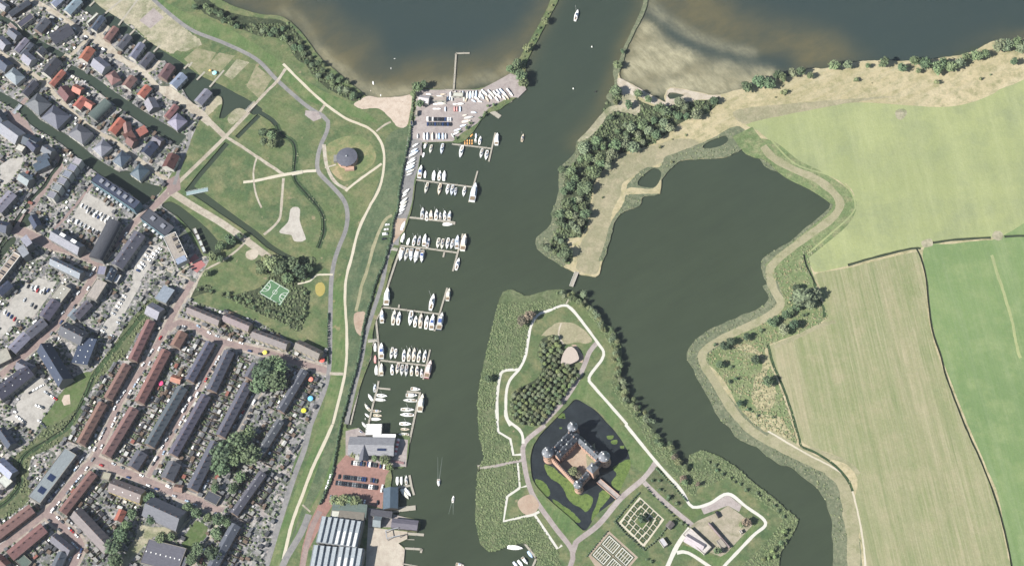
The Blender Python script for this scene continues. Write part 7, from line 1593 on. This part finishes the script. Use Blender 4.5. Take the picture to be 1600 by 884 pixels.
clumps('reeds', {'reed'}, 7500, .3, 1.3, .7, [RD1, RD2, RD1], (740, 450, 1260, 900))
clumps('bank_reeds', {'fringe', 'ditch'}, 2600, .4, 1.1, .8, [RD2, RD3, (.08, .1, .06, 1)], (0, 180, 1340, 900))
clumps('brush', {'scrub'}, 4200, .6, 2.0, 1.6, [(.075, .095, .055, 1), (.1, .12, .07, 1), (.09, .12, .062, 1)], (280, -10, 1130, 884))
clumps('marsh_plants', {'marsh', 'deadreed'}, 1500, .5, 1.2, .8, [RD2, RD3, (.2, .18, .11, 1)], (1080, 380, 1300, 720))
clumps('ditch_plants', {'rough'}, 900, .6, 1.4, 1.2, [(.1, .125, .07, 1), (.13, .15, .085, 1)], (0, 440, 480, 884))

# ================================================================ gardens of the town
SHM = objcol('shed_roof', .8, .25, .2, 1.5); SHW = plain('shed_wall', (.16, .12, .09, 1), .9, .3, 1.5); FNC = plain('fence_boards', (.12, .095, .075, 1), .9, .3, 1.5)
def shed_mesh(gable):
    mb = MB(); mb.box(-.5, .5, -.5, .5, 0, .95, 1)
    if gable: mb.add([(-.55, -.56, .95), (.55, -.56, .95), (.55, 0, 1.25), (-.55, 0, 1.25), (.55, .56, .95), (-.55, .56, .95)], [(0, 1, 2, 3), (3, 2, 4, 5), (1, 4, 2), (0, 3, 5)], 0)
    else: mb.box(-.55, .55, -.55, .55, .96, 1.04, 0)
    return mb.mesh('garden_shed', [SHM, SHW])
SHEDM = [shed_mesh(False), shed_mesh(True)]
SC = [('grey', srgb(128,130,134)), ('dark grey', srgb(88,90,96)), ('pale', srgb(176,176,172)), ('brown', srgb(130,112,98)), ('white', srgb(226,226,222)), ('red', srgb(168,110,98)), ('black', srgb(58,60,68)), ('mossy', srgb(110,116,96))]
NSHED = 0; NPAR = 0; NFEN = 0; RSH = MB(); RSB = [MB(), MB(), MB()]; RFN = MB(); PLACED = {}
def free(x, y, r):
    gx, gy = int(x//4), int(y//4)
    for i in (-1, 0, 1):
        for j in (-1, 0, 1):
            for (a, b, c) in PLACED.get((gx+i, gy+j), ()):
                if (a-x)**2+(b-y)**2 < (r+c)**2*.8: return False
    PLACED.setdefault((gx, gy), []).append((x, y, r)); return True
def shed(x, y, rz, where, group, i):
    global NSHED
    cn, cc = random.choices(SC, [22, 20, 16, 10, 7, 4, 16, 8])[0]; sx, sy, sz = random.uniform(2.6, 5.0), random.uniform(2.2, 3.4), random.uniform(2.0, 2.6)
    if not free(x, y, max(sx, sy)*.45): return False
    if NSHED < 290:
        NSHED += 1; g = random.random() < .3
        o = link('garden_shed', SHEDM[1 if g else 0], loc=(x, y, GZ), rz=rz, color=cc, scale=(sx, sy, sz)); tag(o, f'{cn} {"gabled" if g else "flat-roofed"} shed, {ordw(i)} {where}', 'shed', group)
    else:
        RSH.box(x-sx/2, x+sx/2, y-sy/2, y+sy/2, GZ, GZ+sz, random.randrange(4), rz=rz, c=(x, y))
    return True
def bushy(x, y, r, rnd=random):
    k = random.randrange(3)
    if not free(x, y, r*.6): return
    ico((x, y, GZ+r*.5), r, rnd, RSB[k], .9); ico((x+r*.5, y-r*.3, GZ+r*.4), r*.7, rnd, RSB[k], .9); ico((x-r*.4, y+r*.4, GZ+r*.5), r*.6, rnd, RSB[k], .9)
PARM = MB().lathe([(1.0, .78), (.6, .92), (.05, 1.0)], 10).lathe([(.03, 0), (.03, .8)], 6).mesh('garden_parasol', objcol('parasol_cloth', .8, .2, .04))
TABM = MB().box(-.5, .5, -.5, .5, .85, 1).box(-.4, -.3, -.4, .4, 0, .85).box(.3, .4, -.4, .4, 0, .85).mesh('garden_table', objcol('patio_white', .6, .2, .05))
PC = [('white', (.62, .62, .6, 1)), ('grey', (.2, .2, .2, 1)), ('cream', (.5, .47, .4, 1)), ('pale grey', (.36, .36, .37, 1)), ('brown', (.2, .16, .13, 1)), ('white', (.7, .7, .7, 1))]
def patio(x, y, rz, where, group, i):
    global NPAR
    if NPAR >= 260 or not free(x, y, .9): return
    NPAR += 1; cn, cc = random.choice(PC)
    if random.random() < .14: o = link('garden_parasol', PARM, loc=(x, y, GZ), color=cc, scale=(random.uniform(1.0, 1.5),)*2+(2.3,)); tag(o, f'{cn} round garden parasol, {ordw(i)} {where}', 'parasol', group)
    else: o = link('garden_table', TABM, loc=(x, y, GZ), rz=rz, color=cc, scale=(random.uniform(1.4, 3.2), random.uniform(1.2, 2.2), random.uniform(.7, 1.6))); tag(o, f'{cn} garden table, {ordw(i)} {where}', 'garden table', group)
def fence(a, b, where, group, i):
    global NFEN
    d = b-a; L = d.length; c = (a+b)/2; rz = math.atan2(d.y, d.x)
    if NFEN < 280:
        NFEN += 1; mb = MB(); mb.box(-L/2, L/2, -.06, .06, 0, 1.7)
        for k in range(int(L/2)+1): mb.box(-L/2+k*2-.07, -L/2+k*2+.07, -.1, .1, 0, 1.85)
        o = mb.build('garden_fence', FNC, loc=(c.x, c.y, GZ), rz=rz); tag(o, f'board fence, {ordw(i)} {where}', 'fence', group)
    else: RFN.box(c.x-L/2, c.x+L/2, c.y-.06, c.y+.06, GZ, GZ+1.7, rz=rz, c=(c.x, c.y))
def gardens(r, lb, side, dep, plot=6.0):
    """plots behind one long side of a terrace"""
    f = [F_ for F_ in FOOT if abs(F_[0]-r.location.x) < .01 and abs(F_[1]-r.location.y) < .01][0]
    cx, cy, ux, uy, hl, hw = f; nx, ny = -uy*side, ux*side; n = int(2*hl/plot); rz = math.atan2(uy, ux); sd_ = 0; pt = 0
    cn = ('east' if nx > 0 else 'west') if abs(nx) > abs(ny) else ('north' if ny > 0 else 'south')
    grp = f'{cn} gardens of {SHORT[lb]}'
    def W2(u, v): return Vector((cx+ux*u+nx*(hw+v), cy+uy*u+ny*(hw+v), GZ))
    ok = lambda p: zone_at(p.x, p.y)[1] in ('town', 'lawn') and not infoot(p.x, p.y, .8)
    for i in range(n+1):
        u = -hl+i*2*hl/n
        a, b = W2(u, .5), W2(u, dep)
        if ok(b) and ok(a.lerp(b, .5)): fence(a, b, f'on the {cn} side of {SHORT[lb]}', grp, i)
        if i == n: break
        uc = u+hl/n
        p = W2(uc+random.uniform(-.8, .8), dep-1.8+random.uniform(-.4, .4))
        if random.random() < .85 and ok(p): shed(p.x, p.y, rz, f'on the {cn} side of {SHORT[lb]}', 'sheds in the '+grp, sd_); sd_ += 1
        if random.random() < .2:
            p = W2(uc+random.uniform(-1.5, 1.5), 2.0)
            if ok(p): shed(p.x, p.y, rz, f'on the {cn} side of {SHORT[lb]}', 'sheds in the '+grp, sd_); sd_ += 1
        for _ in range(4):
            p = W2(uc+random.uniform(-2.4, 2.4), random.uniform(1.5, dep-3))
            if ok(p): bushy(p.x, p.y, random.uniform(.5, 1.2))
        if random.random() < .75:
            p = W2(uc+random.uniform(-1.8, 1.8), random.uniform(1.5, dep*.6))
            if ok(p): patio(p.x, p.y, rz, f'on the {cn} side of {SHORT[lb]}', 'patio things in the '+grp, pt); pt += 1
SN = ['the northern ditch terrace', 'the middle ditch terrace', 'the southern ditch terrace', 'the longest red terrace', 'the short red corner terrace', 'the lower central red terrace', 'the corner-plot grey terrace', 'the parasol grey terrace', 'the upper middle grey terrace', 'the lower middle grey terrace',
 'the northern tree-side terrace', 'the southern tree-side terrace', 'the back lane block', 'the western short block', 'the eastern short block', 'the first brown terrace', 'the second brown terrace', 'the third brown terrace', 'the solar panel terrace', 'the top vents terrace', 'the second vents terrace', 'the third vents terrace', 'the bottom vents terrace',
 'the narrow red terrace', 'the corner red terrace', 'the wide red terrace', 'the diagonal brown terrace', 'the cream-backed terrace']
SHORT = {lb: SN[i] for i, (r, lb) in enumerate(TERR)}
for (r, lb) in TERR:
    deps = {0: (10, 10)}
    gardens(r, lb, 1, 10.5); gardens(r, lb, -1, 10.5)
LANDM = [('A',150,120,'the top left lane'),('A',560,100,'the upper waterfront houses'),('A',900,330,'the middle waterfront houses'),('A',250,430,'the left light lane'),('A',100,560,'the left grey bridge'),('A',650,480,'the red waterfront villas'),('A',480,620,'the orange-red double house'),('A',1050,720,'the lane end villas'),('A',780,800,'the orange canal houses'),('A',350,760,'the broad hipped villas'),('A',80,830,'the pink bridge houses'),
 ('B',200,150,'the blue-grey gables'),('B',60,240,'the small left car park'),('B',420,250,'the stepped canal houses'),('B',700,330,'the canal apartment row'),('B',950,60,'the path junction houses'),('B',560,480,'the apartment parking'),('B',680,620,'the curved slate roof'),('B',850,700,'the brick lane terrace'),('B',1080,650,'the modern white building'),('B',300,500,'the brick square'),('B',80,700,'the long beige roof'),('B',400,820,'the pale-fronted row'),('B',250,880,'the striped rooftop house'),
 ('C',200,100,'the big left car park'),('C',60,380,'the pale grey gables'),('C',560,150,'the beige shop'),('C',780,200,'the narrow parking street'),('C',450,430,'the blue-roofed halls'),('C',980,120,'the two villas'),('C',100,620,'the dark left roof'),('C',200,700,'the lower left car park'),('C',720,470,'the ditch terraces'),('C',900,500,'the first terrace street'),('C',1180,480,'the magenta parasol'),('C',1150,700,'the middle estate'),('C',1400,350,'the brown terraces'),('C',1560,620,'the back lane'),('C',1300,850,'the estate centre'),
 ('D',50,100,'the dark left roofs'),('D',280,250,'the long flat block'),('D',150,600,'the corner red terraces'),('D',200,760,'the bottom left bend'),('D',480,440,'the narrow red terrace'),('D',560,660,'the brown diagonal terrace'),('D',750,520,'the cream-backed terrace'),('D',750,250,'the main estate road'),('D',1000,300,'the short grey blocks'),('D',1150,200,'the southern grey terrace'),('D',1000,600,'the broad dark hall'),('D',1100,780,'the school'),('D',1420,450,'the dark kiosk'),('D',1500,800,'the bottom vents terrace'),
 ('G',60,260,'the third brown terrace'),('G',380,300,'the solar terrace'),('G',340,660,'the upper dike gardens'),('H',180,80,'the middle dike gardens'),('H',90,300,'the lower dike gardens'),('H',60,560,'the bottom dike gardens')]
LW = [(P(t, x, y), n) for t, x, y, n in LANDM]; CNT = {}; LASTN = ['', '']
def near(x, y, what):
    q, n = min(LW, key=lambda a: (a[0].x-x)**2+(a[0].y-y)**2); k = CNT.get((n, what), 0); CNT[(n, what)] = k+1
    LASTN[0] = f'counted from the west near {n}'; LASTN[1] = f'{what} near {n}'
    return LASTN[0], LASTN[1], k
# dike-side gardens and everything between the houses
tp = [(p.x, p.y) for p in TT('X', [(-5,-5),(150,-5),(180,5),(300,140),(320,170),(290,240),(245,310),(300,400),(305,470),(515,545),(510,600),(485,680),(410,890),(-5,890)])]
xs = [p[0] for p in tp]; ys = [p[1] for p in tp]; ns = 0; npt = 0
gx = np.arange(min(xs), max(xs), 3.7)
for x0 in gx:
    for y0 in np.arange(min(ys), max(ys), 3.7):
        x, y = x0+random.uniform(-1.6, 1.6), y0+random.uniform(-1.6, 1.6)
        if not inpoly(tp, x, y) or zone_at(x, y)[1] != 'town' or infoot(x, y, .9): continue
        q = random.random(); a = random.choice([1.05, -.5])
        if q < .15: shed(x, y, a+random.uniform(-.1, .1), *near(x, y, 'sheds')); ns += 1
        elif q < .62: bushy(x, y, random.uniform(.5, 1.5))
        elif q < .76 and NSH < 300: shrub(Vector((x, y, GZ)), random.uniform(1.2, 2.2), random.choice(['dark', 'mid', 'olive']), f'rounded garden bush, {ordw(near(x, y, "bushes")[2])} {LASTN[0]}', LASTN[1])
        elif q < .86: patio(x, y, a, *near(x, y, 'patio things')); npt += 1
o = RSH.build('garden_sheds', [plain('shed_top_a', srgb(126,128,132), .8), plain('shed_top_b', srgb(84,86,92), .8), plain('shed_top_c', srgb(168,168,164), .8), plain('shed_top_d', srgb(130,112,98), .8)]); tag(o, kind='stuff')
for mb, cl in zip(RSB, ('dark', 'mid', 'olive')):
    o = mb.build('garden_plants', LEAF); o.color = tuple(x*.9 for x in GREENS[cl])+(1,); tag(o, kind='stuff')
if RFN.v: tag(RFN.build('garden_fences', FNC), kind='stuff')
for t, x, y, r, cc, lb in (('C',1003,625,2.6,(.75,.08,.2,1),'bright magenta parasol behind the longest red terrace'),('G',340,720,2.6,(.15,.42,.65,1),'bright blue garden pool cover by the dike'),('G',298,795,2.4,(.6,.6,.05,1),'yellow parasol in the dike gardens'),('G',412,480,2.6,(.55,.1,.08,1),'red parasol at the solar terrace corner'),('G',55,432,2.2,(.65,.6,.1,1),'yellow parasol before the brown terrace'),('G',342,600,2.4,(.6,.2,.15,1),'red-orange parasol at the vents terrace'),('A',930,668,2.6,(.6,.1,.08,1),'red round parasol near the canal villas'),('G',450,0,.1,(.5,.5,.5,1),None),('A',1340,455,2.4,(.3,.65,.68,1),'turquoise tent on the allotments'),('A',1312,440,1.2,(.75,.45,.15,1),'small orange tent on the allotments')):
    if lb: p = P(t, x, y, GZ+2.2); o = link('garden_parasol', PARM, loc=(p.x, p.y, GZ), color=cc, scale=(r, r, 2.6)); tag(o, lb, 'parasol')
# people-sized marks and benches on the castle path and terrace tables
for i in range(7):
    p = P('H', 888-i*3, 95+i*14, GZ+2.4); o = link('terrace_parasol', PARM, loc=(p.x, p.y, GZ), color=(.42, .12, .12, 1) if i % 2 else (.6, .5, .5, 1), scale=(1.5, 1.5, 2.5)); tag(o, f'{ordw(i)} parasol from the top on the club terrace', 'parasol', 'parasols on the club terrace')
for i in range(6):
    p = P('d', 905+i*26, 235+i*6, GZ+.6); o = link('terrace_table', TABM, loc=(p.x, p.y, GZ), color=(.2, .12, .12, 1), scale=(1.8, 2.2, .8)); tag(o, f'{ordw(i)} dark table from the left on the lower club terrace', 'table', 'tables on the lower club terrace')
print('counts', NTREE, NSH, NCAR, NSHED, NPAR, NFEN, len(bpy.data.objects))

# ================================================================ thin summer haze over the whole place
hb = MB(); hb.box(-3500, 3500, -3500, 3500, -2.5, CP.z+40)
hm = bpy.data.materials.new('haze'); hm.use_nodes = True; hn = hm.node_tree; hn.nodes.remove(hn.nodes['Principled BSDF'])
pv = hn.nodes.new('ShaderNodeVolumePrincipled'); pv.inputs['Color'].default_value = (.86, .92, 1, 1); pv.inputs['Density'].default_value = 1.3e-5; pv.inputs['Anisotropy'].default_value = 0
hn.links.new(pv.outputs[0], hn.nodes['Material Output'].inputs['Volume'])
tag(hb.build('haze', hm), kind='stuff')
# things that share a label get their place in the group, counted from the top of the picture
seen = {}
for o in list(bpy.data.objects):
    if not o.parent and 'label' in o: seen.setdefault(o['label'], []).append(o)
for lb, os_ in seen.items():
    if len(os_) > 1:
        for i, o in enumerate(sorted(os_, key=lambda q: -q.location.y)): o['label'] = f'{lb}, {ordw(i)} from the top'
for o in bpy.data.objects:
    if 'label' in o:
        n = len(o['label'].replace(',', ' ').split())
        if n > 16 or n < 4: print('LABEL', n, o['label'])
